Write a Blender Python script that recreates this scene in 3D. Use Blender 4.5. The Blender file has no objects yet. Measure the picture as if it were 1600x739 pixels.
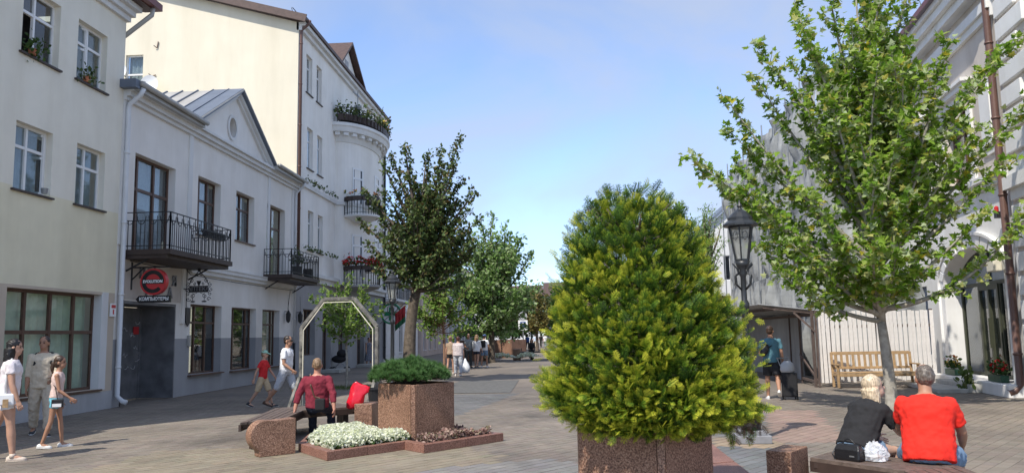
import bpy, bmesh, math, random
import numpy as np
from mathutils import Vector, Matrix
R = math.radians
rng = np.random.default_rng(7); random.seed(7)
S = bpy.context.scene; COL = S.collection

# ---------------------------------------------------------------- camera
PW, PH, FPX, CAMH = 1600, 739, 1250.0, 1.70
HY0, ROLL, VPX = 522.0, 0.018, 880.0
class Cam:
    def __init__(s):
        c, sn = math.cos(ROLL), math.sin(ROLL)
        off = (HY0-PH/2)*c
        X = VPX-PW/2; Y = (HY0-ROLL*X)-PH/2
        xu = c*X-sn*Y
        p = math.atan(off/FPX); psi = math.atan(xu/math.hypot(FPX, off))
        fw = np.array([-math.sin(psi)*math.cos(p), math.cos(psi)*math.cos(p), math.sin(p)])
        r = np.array([math.cos(psi), math.sin(psi), 0]); u = np.cross(r, fw)
        c2, s2 = math.cos(-ROLL), math.sin(-ROLL)
        s.r = c2*r+s2*u; s.u = -s2*r+c2*u; s.fw = fw; s.o = np.array([0, 0, CAMH])
    def ray(s, x, y): return s.fw*FPX+s.r*(x-PW/2)-s.u*(y-PH/2)
    def g(s, x, y, z=0.0):                      # pixel -> point on the horizontal plane z
        d = s.ray(x, y); return s.o+(z-CAMH)/d[2]*d
    def at(s, x, y, Y):                         # pixel -> point at street depth Y
        d = s.ray(x, y); return s.o+Y/d[1]*d
CAM = Cam()
cd = bpy.data.cameras.new('camera'); co = bpy.data.objects.new('camera', cd); COL.objects.link(co)
cd.sensor_width = 36; cd.lens = FPX/PW*36; cd.clip_end = 2000; cd.clip_start = .05
m = Matrix.Identity(4)
for i in range(3):
    m[i][0] = CAM.r[i]; m[i][1] = CAM.u[i]; m[i][2] = -CAM.fw[i]; m[i][3] = CAM.o[i]
co.matrix_world = m; S.camera = co

# ---------------------------------------------------------------- world, sun, exposure
SUNDIR = Vector((-.52, -.854, 0)).normalized(); SUNEL = R(51)
SUNV = Vector((SUNDIR.x*math.cos(SUNEL), SUNDIR.y*math.cos(SUNEL), math.sin(SUNEL)))
W = bpy.data.worlds.new('World'); S.world = W; W.use_nodes = True
nt = W.node_tree; N = nt.nodes; LK = nt.links
bg = N['Background']; sky = N.new('ShaderNodeTexSky'); sky.sky_type = 'NISHITA'; sky.sun_disc = False
sky.sun_elevation = SUNEL; sky.sun_rotation = math.atan2(SUNDIR.x, SUNDIR.y)
sky.air_density = .8; sky.dust_density = .8; sky.ozone_density = 3.0; sky.altitude = 1800
tc = N.new('ShaderNodeTexCoord'); mp = N.new('ShaderNodeMapping'); mp.inputs['Scale'].default_value = (1, 1, 2.6)
mp.inputs['Rotation'].default_value = (0, 0, .6)
nz = N.new('ShaderNodeTexNoise'); nz.inputs['Scale'].default_value = 2.3; nz.inputs['Detail'].default_value = 7; nz.inputs['Roughness'].default_value = .52
nz.inputs['Distortion'].default_value = .6
cr = N.new('ShaderNodeValToRGB'); cr.color_ramp.elements[0].position = .27; cr.color_ramp.elements[1].position = .62
cr.color_ramp.elements[1].color = (.82, .82, .82, 1)
mx = N.new('ShaderNodeMix'); mx.data_type = 'RGBA'; mx.inputs[7].default_value = (1.75, 1.95, 2.4, 1)
LK.new(tc.outputs['Generated'], mp.inputs[0]); LK.new(mp.outputs[0], nz.inputs[0]); LK.new(nz.outputs[0], cr.inputs[0])
LK.new(cr.outputs[0], mx.inputs[0]); LK.new(sky.outputs[0], mx.inputs[6]); LK.new(mx.outputs[2], bg.inputs[0])
bg.inputs[1].default_value = 0.15
sl = bpy.data.lights.new('sun', 'SUN'); sl.energy = 2.3; sl.angle = R(.53); sl.color = (1, .94, .84)
so = bpy.data.objects.new('sun', sl); COL.objects.link(so); so.rotation_euler = SUNV.to_track_quat('Z', 'Y').to_euler()
so.location = (-20, -20, 40)
S.view_settings.view_transform = 'Standard'; S.view_settings.look = 'None'; S.view_settings.exposure = 1.16; S.view_settings.gamma = 1
S.render.engine = 'CYCLES'; S.cycles.max_bounces = 9; S.cycles.diffuse_bounces = 6; S.cycles.transparent_max_bounces = 12

# ---------------------------------------------------------------- materials
MATS = {}
def nodes(name):
    mt = bpy.data.materials.new(name); mt.use_nodes = True
    return mt, mt.node_tree.nodes, mt.node_tree.links, mt.node_tree.nodes['Principled BSDF']
def rgb(c): return (c[0], c[1], c[2], 1)
def pm(name, col, rough=.7, var=.12, vs=3.0, bump=.0, bs=60.0, metal=0.0, spec=.5, col2=None, stain=0.0, det=4):
    """principled material: noise variation of the colour, fine bump, optional large stains"""
    if name in MATS: return MATS[name]
    mt, n, l, b = nodes(name)
    b.inputs['Roughness'].default_value = rough; b.inputs['Metallic'].default_value = metal
    b.inputs['Specular IOR Level'].default_value = spec
    t = n.new('ShaderNodeTexCoord'); z = n.new('ShaderNodeTexNoise'); z.inputs['Scale'].default_value = vs; z.inputs['Detail'].default_value = det
    l.new(t.outputs['Object'], z.inputs[0])
    r = n.new('ShaderNodeValToRGB'); a = np.array(col, float); c2 = np.array(col2, float) if col2 else None
    r.color_ramp.elements[0].position = .3; r.color_ramp.elements[1].position = .7
    if c2 is None:
        r.color_ramp.elements[0].color = rgb(a*(1-var)); r.color_ramp.elements[1].color = rgb(np.minimum(a*(1+var), .95))
    else:
        r.color_ramp.elements[0].color = rgb(a); r.color_ramp.elements[1].color = rgb(c2)
    l.new(z.outputs[0], r.inputs[0]); out = r.outputs[0]
    if stain:
        z2 = n.new('ShaderNodeTexNoise'); z2.inputs['Scale'].default_value = .55; z2.inputs['Detail'].default_value = 6; z2.inputs['Roughness'].default_value = .65
        mpp = n.new('ShaderNodeMapping'); mpp.inputs['Scale'].default_value = (1.6, 1.6, .22); l.new(t.outputs['Object'], mpp.inputs[0]); l.new(mpp.outputs[0], z2.inputs[0])
        r2 = n.new('ShaderNodeValToRGB'); r2.color_ramp.elements[0].position = .35; r2.color_ramp.elements[1].position = .62
        k = 1-stain; r2.color_ramp.elements[0].color = (k, k*.985, k*.96, 1); r2.color_ramp.elements[1].color = (1, 1, 1, 1)
        mm = n.new('ShaderNodeMix'); mm.data_type = 'RGBA'; mm.blend_type = 'MULTIPLY'; mm.inputs[0].default_value = 1
        l.new(z2.outputs[0], r2.inputs[0]); l.new(out, mm.inputs[6]); l.new(r2.outputs[0], mm.inputs[7]); out = mm.outputs[2]
    l.new(out, b.inputs['Base Color'])
    if bump:
        z3 = n.new('ShaderNodeTexNoise'); z3.inputs['Scale'].default_value = bs; z3.inputs['Detail'].default_value = 3; l.new(t.outputs['Object'], z3.inputs[0])
        bp = n.new('ShaderNodeBump'); bp.inputs['Strength'].default_value = bump; bp.inputs['Distance'].default_value = .02
        l.new(z3.outputs[0], bp.inputs['Height']); l.new(bp.outputs[0], b.inputs['Normal'])
    MATS[name] = mt; return mt
def granite(name, base, dark, light):
    mt, n, l, b = nodes(name); b.inputs['Roughness'].default_value = .55
    t = n.new('ShaderNodeTexCoord'); z = n.new('ShaderNodeTexNoise'); z.inputs['Scale'].default_value = 62; z.inputs['Detail'].default_value = 3; z.inputs['Roughness'].default_value = .7
    r = n.new('ShaderNodeValToRGB'); e = r.color_ramp.elements
    e[0].position = .36; e[0].color = rgb(dark); e[1].position = .62; e[1].color = rgb(light)
    x = e.new(.47); x.color = rgb(base)
    l.new(t.outputs['Object'], z.inputs[0]); l.new(z.outputs[0], r.inputs[0])
    z2 = n.new('ShaderNodeTexNoise'); z2.inputs['Scale'].default_value = 2.5; z2.inputs['Detail'].default_value = 5; l.new(t.outputs['Object'], z2.inputs[0])
    r2 = n.new('ShaderNodeValToRGB'); r2.color_ramp.elements[0].color = (.68, .66, .64, 1); r2.color_ramp.elements[0].position = .3; r2.color_ramp.elements[1].position = .65
    mm = n.new('ShaderNodeMix'); mm.data_type = 'RGBA'; mm.blend_type = 'MULTIPLY'; mm.inputs[0].default_value = 1
    l.new(z2.outputs[0], r2.inputs[0]); l.new(r.outputs[0], mm.inputs[6]); l.new(r2.outputs[0], mm.inputs[7]); l.new(mm.outputs[2], b.inputs['Base Color'])
    MATS[name] = mt; return mt
def glassmat(name, tint=(.75, .8, .82), refl=.12):
    mt, n, l, b = nodes(name); n.remove(b)
    tr = n.new('ShaderNodeBsdfTransparent'); tr.inputs[0].default_value = rgb(tint)
    gl = n.new('ShaderNodeBsdfGlossy'); gl.inputs['Roughness'].default_value = .03
    lw = n.new('ShaderNodeLayerWeight'); fr = n.new('ShaderNodeMath'); fr.operation = 'POWER'; fr.inputs[1].default_value = 4.0; l.new(lw.outputs['Facing'], fr.inputs[0])
    ad = n.new('ShaderNodeMath'); ad.operation = 'ADD'; ad.inputs[1].default_value = refl; ad.use_clamp = True
    t = n.new('ShaderNodeTexCoord'); z = n.new('ShaderNodeTexNoise'); z.inputs['Scale'].default_value = 1.5; bp = n.new('ShaderNodeBump'); bp.inputs['Strength'].default_value = .04
    l.new(t.outputs['Object'], z.inputs[0]); l.new(z.outputs[0], bp.inputs['Height']); l.new(bp.outputs[0], gl.inputs['Normal'])
    mi = n.new('ShaderNodeMixShader'); l.new(fr.outputs[0], ad.inputs[0]); l.new(ad.outputs[0], mi.inputs[0]); l.new(tr.outputs[0], mi.inputs[1]); l.new(gl.outputs[0], mi.inputs[2])
    l.new(mi.outputs[0], n['Material Output'].inputs[0]); MATS[name] = mt; return mt
def leafmat(name, cols, trans=.35, rough=.45, attr=None, spec=.35):
    """leaf shader: colour by random island (or by an attribute along the spray), part translucent"""
    mt, n, l, b = nodes(name)
    g = n.new('ShaderNodeNewGeometry'); r = n.new('ShaderNodeValToRGB'); e = r.color_ramp.elements
    e[0].color = rgb(cols[0]); e[1].color = rgb(cols[-1]); e[0].position = .0; e[1].position = 1
    for i, c in enumerate(cols[1:-1]): x = e.new((i+1)/(len(cols)-1)); x.color = rgb(c)
    if attr:
        a = n.new('ShaderNodeAttribute'); a.attribute_name = attr; mth = n.new('ShaderNodeMath'); mth.operation = 'MULTIPLY_ADD'
        mth.inputs[1].default_value = .35; l.new(g.outputs['Random Per Island'], mth.inputs[0]); l.new(a.outputs['Fac'], mth.inputs[2]); l.new(mth.outputs[0], r.inputs[0])
    else: l.new(g.outputs['Random Per Island'], r.inputs[0])
    l.new(r.outputs[0], b.inputs['Base Color']); b.inputs['Roughness'].default_value = rough; b.inputs['Specular IOR Level'].default_value = spec
    tl = n.new('ShaderNodeBsdfTranslucent'); l.new(r.outputs[0], tl.inputs[0]); mi = n.new('ShaderNodeMixShader'); mi.inputs[0].default_value = trans
    l.new(b.outputs[0], mi.inputs[1]); l.new(tl.outputs[0], mi.inputs[2]); l.new(mi.outputs[0], n['Material Output'].inputs[0])
    MATS[name] = mt; return mt
M = lambda k: MATS[k]

# ---------------------------------------------------------------- object helpers
ORG = {}
def prop(o, label=None, cat=None, group=None, kind=None):
    if label: o['label'] = label
    if cat: o['category'] = cat
    if group: o['group'] = group
    if kind: o['kind'] = kind
    return o
def thing(name, label, cat, loc=(0, 0, 0), rz=0.0, group=None):
    o = bpy.data.objects.new(name, None); COL.objects.link(o); o.empty_display_size = .2
    o.location = loc; o.rotation_euler = (0, 0, rz); ORG[o.name] = Matrix.Translation(Vector(loc)) @ Matrix.Rotation(rz, 4, 'Z')
    return prop(o, label, cat, group)
def link(name, me, mat=None, parent=None, world=True):
    o = bpy.data.objects.new(name, me); COL.objects.link(o)
    if mat and not me.materials: me.materials.append(mat if not isinstance(mat, str) else MATS[mat])
    if parent:
        o.parent = parent
        if world and parent.name in ORG: o.matrix_parent_inverse = ORG[parent.name].inverted()
    return o
class MB:
    def __init__(s): s.v = []; s.f = []
    def add(s, v, f):
        k = len(s.v); s.v += [tuple(map(float, p)) for p in v]; s.f += [tuple(i+k for i in q) for q in f]; return s
    def quad(s, a, b, c, d): return s.add([a, b, c, d], [(0, 1, 2, 3)])
    def hexa(s, P):   # 8 points: bottom 4 ccw, top 4 ccw
        return s.add(P, [(3, 2, 1, 0), (4, 5, 6, 7), (0, 1, 5, 4), (1, 2, 6, 5), (2, 3, 7, 6), (3, 0, 4, 7)])
    def box(s, c, d, rz=0.0):
        x, y, z = [k/2 for k in d]; ca, sa = math.cos(rz), math.sin(rz); P = []
        for dz in (-z, z):
            for a, b in ((-x, -y), (x, -y), (x, y), (-x, y)): P.append((c[0]+a*ca-b*sa, c[1]+a*sa+b*ca, c[2]+dz))
        return s.hexa(P)
    def bb(s, p, q): return s.box([(a+b)/2 for a, b in zip(p, q)], [abs(b-a) for a, b in zip(p, q)])
    def beam(s, a, b, w, h, up=(0, 0, 1)):
        a, b = Vector(a), Vector(b); d = (b-a).normalized(); sd = d.cross(Vector(up))
        if sd.length < 1e-3: sd = d.cross(Vector((1, 0, 0)))
        sd.normalize(); u = sd.cross(d); P = []
        for dz in (-h/2, h/2):
            for p, e in ((a, -1), (a, 1), (b, 1), (b, -1)): P.append(p+sd*(e*w/2)+u*dz)
        return s.hexa(P)
    def prism(s, poly, z0, z1):
        n = len(poly); v = [(p[0], p[1], z0) for p in poly]+[(p[0], p[1], z1) for p in poly]
        return s.add(v, [tuple(range(n-1, -1, -1)), tuple(range(n, 2*n))]+[(i, (i+1) % n, n+(i+1) % n, n+i) for i in range(n)])
    def loft(s, secs, cap=True):   # list of equal-length rings
        n = len(secs[0]); v = [p for q in secs for p in q]; f = []
        for k in range(len(secs)-1):
            for i in range(n): j = (i+1) % n; f.append((k*n+i, k*n+j, k*n+n+j, k*n+n+i))
        if cap: f += [tuple(range(n-1, -1, -1)), tuple(range((len(secs)-1)*n, len(secs)*n))]
        return s.add(v, f)
    def tube(s, pts, rad, n=8, cap=True):
        pts = [Vector(p) for p in pts]; rad = rad if hasattr(rad, '__len__') else [rad]*len(pts)
        u = None; secs = []
        for i, p in enumerate(pts):
            d = (pts[min(i+1, len(pts)-1)]-pts[max(i-1, 0)])
            d = d.normalized() if d.length > 1e-9 else Vector((0, 0, 1))
            if u is None: u = d.orthogonal().normalized()
            u = (u-d*u.dot(d)); u = u.normalized() if u.length > 1e-6 else d.orthogonal().normalized(); w = d.cross(u)
            secs.append([p+(u*math.cos(t)+w*math.sin(t))*rad[i] for t in [2*math.pi*k/n for k in range(n)]])
        return s.loft(secs, cap)
    def lathe(s, prof, c=(0, 0, 0), n=16):   # (r,z) bottom to top
        return s.loft([[(c[0]+r*math.cos(2*math.pi*k/n), c[1]+r*math.sin(2*math.pi*k/n), c[2]+z) for k in range(n)] for r, z in prof])
    def ball(s, c, r, n=12, m=8, rot=None):
        r = r if hasattr(r, '__len__') else (r, r, r); secs = []
        for j in range(1, m):
            t = math.pi*j/m; secs.append([(r[0]*math.sin(t)*math.cos(2*math.pi*k/n), r[1]*math.sin(t)*math.sin(2*math.pi*k/n), -r[2]*math.cos(t)) for k in range(n)])
        v = [Vector(p) for q in secs for p in q]+[Vector((0, 0, -r[2])), Vector((0, 0, r[2]))]
        f = []; B = len(v)-2
        for k in range(m-2):
            for i in range(n): j = (i+1) % n; f.append((k*n+i, k*n+j, k*n+n+j, k*n+n+i))
        for i in range(n): f.append((B, (i+1) % n, i)); f.append((B+1, (m-2)*n+i, (m-2)*n+(i+1) % n))
        if rot is not None: v = [rot @ p for p in v]
        return s.add([p+Vector(c) for p in v], f)
    def mesh(s, name, smooth=False):
        me = bpy.data.meshes.new(name); me.from_pydata(s.v, [], s.f); me.update()
        if smooth: me.polygons.foreach_set('use_smooth', [True]*len(me.polygons))
        return me
    def build(s, name, mat, parent=None, smooth=False, bevel=0, world=True):
        o = link(name, s.mesh(name, smooth), mat, parent, world)
        if bevel:
            b = o.modifiers.new('bevel', 'BEVEL'); b.width = bevel; b.segments = 2; b.limit_method = 'ANGLE'; b.angle_limit = R(40)
        return o
def arrays_mesh(name, V, F, attrs=None):
    """fast mesh: V (n,3), F (m,k)"""
    V = np.asarray(V, np.float32); F = np.asarray(F, np.int32); k = F.shape[1]
    me = bpy.data.meshes.new(name); me.vertices.add(len(V)); me.vertices.foreach_set('co', V.ravel())
    me.loops.add(F.size); me.loops.foreach_set('vertex_index', F.ravel()); me.polygons.add(len(F))
    me.polygons.foreach_set('loop_start', np.arange(0, F.size, k, dtype=np.int32))
    for a, d in (attrs or {}).items():
        if d.ndim == 2: at = me.attributes.new(a, 'FLOAT_COLOR', 'POINT'); at.data.foreach_set('color', d.astype(np.float32).ravel())
        else: at = me.attributes.new(a, 'FLOAT', 'POINT'); at.data.foreach_set('value', d.astype(np.float32))
    me.update(calc_edges=True); me.validate(); me.shade_flat(); return me
def stamp(name, tv, tf, pos, axis, nrm, size, tattr=None, extra=None):
    """place a leaf/spray template (x side, y along axis, z normal) at many positions"""
    pos, axis, nrm = (np.asarray(a, float) for a in (pos, axis, nrm)); n = len(pos); size = np.broadcast_to(size, (n,))
    axis = axis/np.linalg.norm(axis, axis=1, keepdims=True); side = np.cross(axis, nrm); side /= np.linalg.norm(side, axis=1, keepdims=True)+1e-9
    nn = np.cross(side, axis); tv = np.asarray(tv, float); k = len(tv)
    V = pos[:, None]+size[:, None, None]*(tv[None, :, 0:1]*side[:, None]+tv[None, :, 1:2]*axis[:, None]+tv[None, :, 2:3]*nn[:, None])
    F = (np.asarray(tf)[None]+(np.arange(n)*k)[:, None, None]).reshape(-1, len(tf[0]))
    at = {}
    if tattr is not None: at['tip'] = (np.asarray(tattr)[None]+(0 if extra is None else np.asarray(extra)[:, None])+np.zeros((n, 1))).ravel()
    return arrays_mesh(name, V.reshape(-1, 3), F, at)
def text_mesh(txt, size, depth=.006, align='CENTER', bold=0.0):
    cu = bpy.data.curves.new('t', 'FONT'); cu.body = txt; cu.size = size; cu.extrude = depth; cu.align_x = align; cu.align_y = 'CENTER'; cu.offset = bold; cu.resolution_u = 3
    o = bpy.data.objects.new('t', cu); COL.objects.link(o); dg = bpy.context.evaluated_depsgraph_get(); dg.update()
    me = bpy.data.meshes.new_from_object(o.evaluated_get(dg)); bpy.data.objects.remove(o); bpy.data.curves.remove(cu); return me
def text(name, txt, size, mat, parent, origin, right, up, depth=.006, bold=0.0, sx=1.0):
    me = text_mesh(txt, size, depth, bold=bold); rr, uu = Vector(right).normalized(), Vector(up).normalized(); nn = rr.cross(uu)
    mm = Matrix(((rr.x*sx, uu.x, nn.x, origin[0]), (rr.y*sx, uu.y, nn.y, origin[1]), (rr.z*sx, uu.z, nn.z, origin[2]), (0, 0, 0, 1)))
    me.transform(mm); me.materials.clear(); return link(name, me, mat, parent)
def remeshed(mb, voxel, smooth=5, disp=0.0, dscale=.1):
    me = mb.mesh('tmp'); o = bpy.data.objects.new('tmp', me); COL.objects.link(o)
    r = o.modifiers.new('r', 'REMESH'); r.mode = 'VOXEL'; r.voxel_size = voxel; r.use_smooth_shade = True
    if smooth: sm = o.modifiers.new('s', 'SMOOTH'); sm.factor = .5; sm.iterations = smooth
    if disp:
        key = 'fold%.3f' % dscale; tx = bpy.data.textures.get(key) or bpy.data.textures.new(key, 'CLOUDS'); tx.noise_scale = dscale; tx.noise_depth = 2
        dm = o.modifiers.new('d', 'DISPLACE'); dm.texture = tx; dm.strength = disp; dm.mid_level = .5; dm.texture_coords = 'LOCAL'
    dg = bpy.context.evaluated_depsgraph_get(); dg.update()
    out = bpy.data.meshes.new_from_object(o.evaluated_get(dg)); bpy.data.objects.remove(o); bpy.data.meshes.remove(me)
    out.polygons.foreach_set('use_smooth', [True]*len(out.polygons)); return out
# ---------------------------------------------------------------- material list
pm('cream', (.80, .74, .55), .9, .05, 1.5, .25, 90, stain=.09)
pm('cream_top', (.83, .79, .68), .9, .04, 1.5, .25, 90, stain=.09)
pm('beige', (.56, .47, .37), .9, .05, 2, .2, 90)
pm('stucco_grey', (.81, .78, .735), .9, .04, 1.5, .2, 90, stain=.09)
pm('stucco_dark', (.36, .36, .37), .9, .05, 1.5, .2, 90, stain=.15)
pm('stucco_white', (.84, .815, .77), .9, .04, 1.5, .2, 90, stain=.09)
pm('gable_yellow', (.72, .665, .53), .9, .03, .8, .2, 40, stain=.09)
pm('plinth', (.46, .46, .47), .85, .08, 2, .25, 60, stain=.2)
pm('trim_white', (.72, .72, .71), .8, .04, 2, .12, 80, stain=.09)
pm('pink_wall', (.56, .46, .40), .9, .05, 2, .2, 80, stain=.15)
pm('arch_white', (.78, .775, .76), .8, .05, 2, .15, 60, stain=.12)
pm('arch_beige', (.62, .56, .50), .9, .05, 2, .15, 60, stain=.15)
pm('white_paint', (.78, .78, .77), .45, .03, 5)
pm('brown_frame', (.105, .055, .035), .5, .15, 8, .1, 40)
pm('dark_brown', (.05, .032, .026), .55, .2, 6)
pm('green_frame', (.045, .05, .03), .5, .15, 8)
pm('iron', (.018, .018, .02), .45, .25, 12, .15, 60)
pm('lamp_black', (.022, .024, .026), .4, .2, 10, .1, 80)
pm('zinc', (.42, .41, .385), .5, .08, 2, metal=.1, stain=.15)
pm('roof_blue', (.13, .155, .20), .5, .1, 2)
pm('roof_brown', (.09, .055, .045), .6, .2, 6, .2, 20)
pm('roof_red', (.16, .05, .045), .5, .15, 4)
pm('roof_orange', (.55, .20, .10), .75, .2, 8, .3, 12)
pm('pipe_white', (.66, .67, .68), .45, .05, 4)
pm('pipe_brown', (.13, .07, .055), .45, .1, 4)
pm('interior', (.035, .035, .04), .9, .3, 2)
pm('curtain', (.60, .61, .60), .9, .1, 4)
pm('curtain_green', (.55, .64, .50), .9, .12, 5)
pm('dark_door', (.15, .15, .155), .55, .35, 2.2, .15, 14)
pm('graffiti_white', (.45, .45, .46), .8, .2, 9)
pm('sign_red', (.55, .035, .04), .35, .05, 4)
pm('sign_black', (.012, .012, .014), .35, .1, 4)
pm('sign_white', (.85, .85, .84), .4, .02, 4)
pm('sign_green', (.01, .22, .09), .4, .05, 4)
pm('letter_grey', (.24, .24, .25), .6, .1, 8)
pm('flag_red', (.42, .03, .03), .8, .1, 8); pm('flag_green', (.02, .13, .05), .8, .1, 8)
pm('bench_wood', (.125, .092, .075), .6, .3, 14, .25, 50, spec=.5)
pm('oak', (.36, .235, .12), .65, .22, 9, .25, 40)
pm('grey_wood', (.27, .255, .225), .85, .0, 7, .5, 28, col2=(.05, .05, .048))
pm('pale_strip', (.66, .62, .50), .8, .1, 8)
pm('board_white', (.80, .765, .735), .75, .07, 7, .2, 40)
pm('bark', (.17, .135, .10), .95, .0, 9, .9, 26, col2=(.07, .055, .042))
pm('bark_pale', (.42, .39, .33), .9, .0, 10, .5, 30, col2=(.23, .21, .175))
pm('bark_red', (.26, .15, .10), .9, .2, 9, .5, 30)
pm('joint_sand', (.13, .115, .10), .95, .0, 1.1, .4, 60, col2=(.30, .265, .21), det=8)
pm('soil', (.05, .038, .028), .95, .3, 20, .8, 40)
pm('net', (.36, .37, .365), .85, .0, 1.6, .5, 9, col2=(.20, .21, .215), det=8)
pm('corrugated', (.36, .37, .38), .5, .12, 1.2, metal=.25, stain=.25)
pm('rust', (.10, .072, .062), .8, .25, 8)
pm('concrete', (.42, .41, .38), .9, .15, 5, .4, 40)
pm('asphalt', (.13, .13, .125), .95, .15, 4, .5, 90)
pm('box_green', (.02, .075, .04), .5, .15, 8)
pm('plastic_white', (.78, .79, .80), .35, .04, 6)
pm('black_cloth', (.014, .014, .016), .85, .15, 20, .3, 60)
pm('leather_black', (.013, .013, .015), .35, .2, 20, .2, 120)
pm('red_plastic', (.62, .012, .03), .25, .1, 6, .5, 9)
pm('metal_grey', (.30, .31, .32), .4, .1, 6, metal=.6)
pm('far_white', (.62, .62, .61), .9, .05, 2); pm('far_beige', (.52, .46, .38), .9, .05, 2); pm('far_grey', (.40, .41, .43), .9, .05, 2)
granite('granite', (.25, .125, .078), (.075, .04, .03), (.46, .29, .20))
granite('granite_kerb', (.25, .115, .082), (.10, .05, .04), (.36, .20, .155))
glassmat('glass', refl=.05); glassmat('glass_clear', (.92, .94, .93), .0); glassmat('glass_dark', (.45, .5, .52), .10)
# lamp glass: milky panes
pm('lamp_glass', (.60, .61, .56), .15, .1, 8)
leafmat('leaf_maple', [(.10, .20, .02), (.15, .28, .03), (.20, .34, .035), (.27, .40, .05), (.34, .44, .10), (.46, .54, .32), (.50, .44, .04)], .45, .6, None, .15)
leafmat('leaf_dark', [(.035, .06, .02), (.05, .085, .025), (.065, .11, .03), (.085, .13, .04), (.11, .16, .05), (.13, .18, .05), (.14, .16, .05), (.18, .11, .04)], .28)
leafmat('leaf_silver', [(.11, .21, .05), (.18, .30, .08), (.28, .39, .15), (.42, .50, .30)], .42, .6, None, .15)
leafmat('leaf_young', [(.10, .19, .03), (.16, .27, .05), (.23, .34, .07), (.34, .42, .15)], .4, .6, None, .15)
leafmat('leaf_yellow', [(.10, .12, .03), (.17, .14, .04), (.22, .16, .05), (.12, .15, .04)], .3)
leafmat('leaf_green', [(.03, .07, .015), (.05, .10, .02), (.08, .14, .03)], .3)
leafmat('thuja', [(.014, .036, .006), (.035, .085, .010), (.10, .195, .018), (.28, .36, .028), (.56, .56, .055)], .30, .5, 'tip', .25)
leafmat('thuja_dead', [(.10, .06, .035), (.17, .11, .07), (.24, .17, .11)], .15, .8, None, .1)
leafmat('pine', [(.015, .05, .015), (.03, .085, .022), (.06, .14, .035), (.10, .20, .05)], .15, .5, 'tip', .3)
leafmat('petal_white', [(.62, .66, .42), (.80, .82, .66), (.86, .87, .78)], .3, .6)
leafmat('petal_red', [(.35, .01, .015), (.55, .02, .02), (.62, .05, .05)], .25, .6)
leafmat('petal_mixed', [(.55, .03, .03), (.62, .50, .05), (.65, .25, .20), (.62, .55, .40)], .25, .6)
leafmat('groundcover', [(.16, .08, .07), (.30, .18, .15), (.42, .30, .25), (.19, .17, .09)], .15, .7)
leafmat('grass', [(.07, .12, .025), (.11, .16, .04), (.17, .18, .07)], .3, .7)

# ---------------------------------------------------------------- ground and paving
def poly_in(px, py, poly):
    ins = np.zeros(len(px), bool); n = len(poly)
    for i in range(n):
        x1, y1 = poly[i][:2]; x2, y2 = poly[(i+1) % n][:2]
        c = ((y1 > py) != (y2 > py)) & (px < (x2-x1)*(py-y1)/(y2-y1+1e-12)+x1); ins ^= c
    return ins
G = lambda x, y, z=0.0: tuple(CAM.g(x, y, z)[:2])
mt, n, l, b = nodes('paving'); b.inputs['Roughness'].default_value = .85
t = n.new('ShaderNodeTexCoord'); br = n.new('ShaderNodeTexBrick'); br.inputs['Scale'].default_value = 1; br.inputs['Brick Width'].default_value = .24; br.inputs['Row Height'].default_value = .16
br.inputs['Mortar Size'].default_value = .006; br.inputs['Color1'].default_value = (.215, .186, .160, 1); br.inputs['Color2'].default_value = (.195, .168, .145, 1); br.inputs['Mortar'].default_value = (.165, .145, .125, 1)
rt = n.new('ShaderNodeMapping'); rt.inputs['Rotation'].default_value = (0, 0, R(51)); l.new(t.outputs['Object'], rt.inputs[0]); l.new(rt.outputs[0], br.inputs['Vector'])
z = n.new('ShaderNodeTexNoise'); z.inputs['Scale'].default_value = .22; z.inputs['Detail'].default_value = 8; z.inputs['Roughness'].default_value = .62; l.new(t.outputs['Object'], z.inputs[0])
r = n.new('ShaderNodeValToRGB'); r.color_ramp.elements[0].position = .35; r.color_ramp.elements[0].color = (.70, .69, .68, 1); r.color_ramp.elements[1].position = .62; r.color_ramp.elements[1].color = (1.12, 1.08, 1.02, 1)
mm = n.new('ShaderNodeMix'); mm.data_type = 'RGBA'; mm.blend_type = 'MULTIPLY'; mm.inputs[0].default_value = 1
l.new(z.outputs[0], r.inputs[0]); l.new(br.outputs[0], mm.inputs[6]); l.new(r.outputs[0], mm.inputs[7]); l.new(mm.outputs[2], b.inputs['Base Color'])
bp = n.new('ShaderNodeBump'); bp.inputs['Strength'].default_value = .4; bp.inputs['Distance'].default_value = .01; l.new(br.outputs['Fac'], bp.inputs['Height']); bp.invert = True; l.new(bp.outputs[0], b.inputs['Normal'])
MATS['paving'] = mt
prop(MB().add([(-600, -60, -.02), (600, -60, -.02), (600, 900, -.02), (-600, 900, -.02)], [(0, 1, 2, 3)]).build('ground', 'paving'), kind='structure')

mt, n, l, b = nodes('paver'); b.inputs['Roughness'].default_value = .82
a = n.new('ShaderNodeAttribute'); a.attribute_name = 'Col'; t = n.new('ShaderNodeTexCoord')
z = n.new('ShaderNodeTexNoise'); z.inputs['Scale'].default_value = .5; z.inputs['Detail'].default_value = 9; z.inputs['Roughness'].default_value = .65; l.new(t.outputs['Object'], z.inputs[0])
r = n.new('ShaderNodeValToRGB'); r.color_ramp.elements[0].position = .33; r.color_ramp.elements[0].color = (.72, .71, .70, 1); r.color_ramp.elements[1].position = .6; r.color_ramp.elements[1].color = (1.08, 1.06, 1.03, 1)
mm = n.new('ShaderNodeMix'); mm.data_type = 'RGBA'; mm.blend_type = 'MULTIPLY'; mm.inputs[0].default_value = 1; l.new(z.outputs[0], r.inputs[0]); l.new(a.outputs['Color'], mm.inputs[6]); l.new(r.outputs[0], mm.inputs[7]); l.new(mm.outputs[2], b.inputs['Base Color'])
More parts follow.
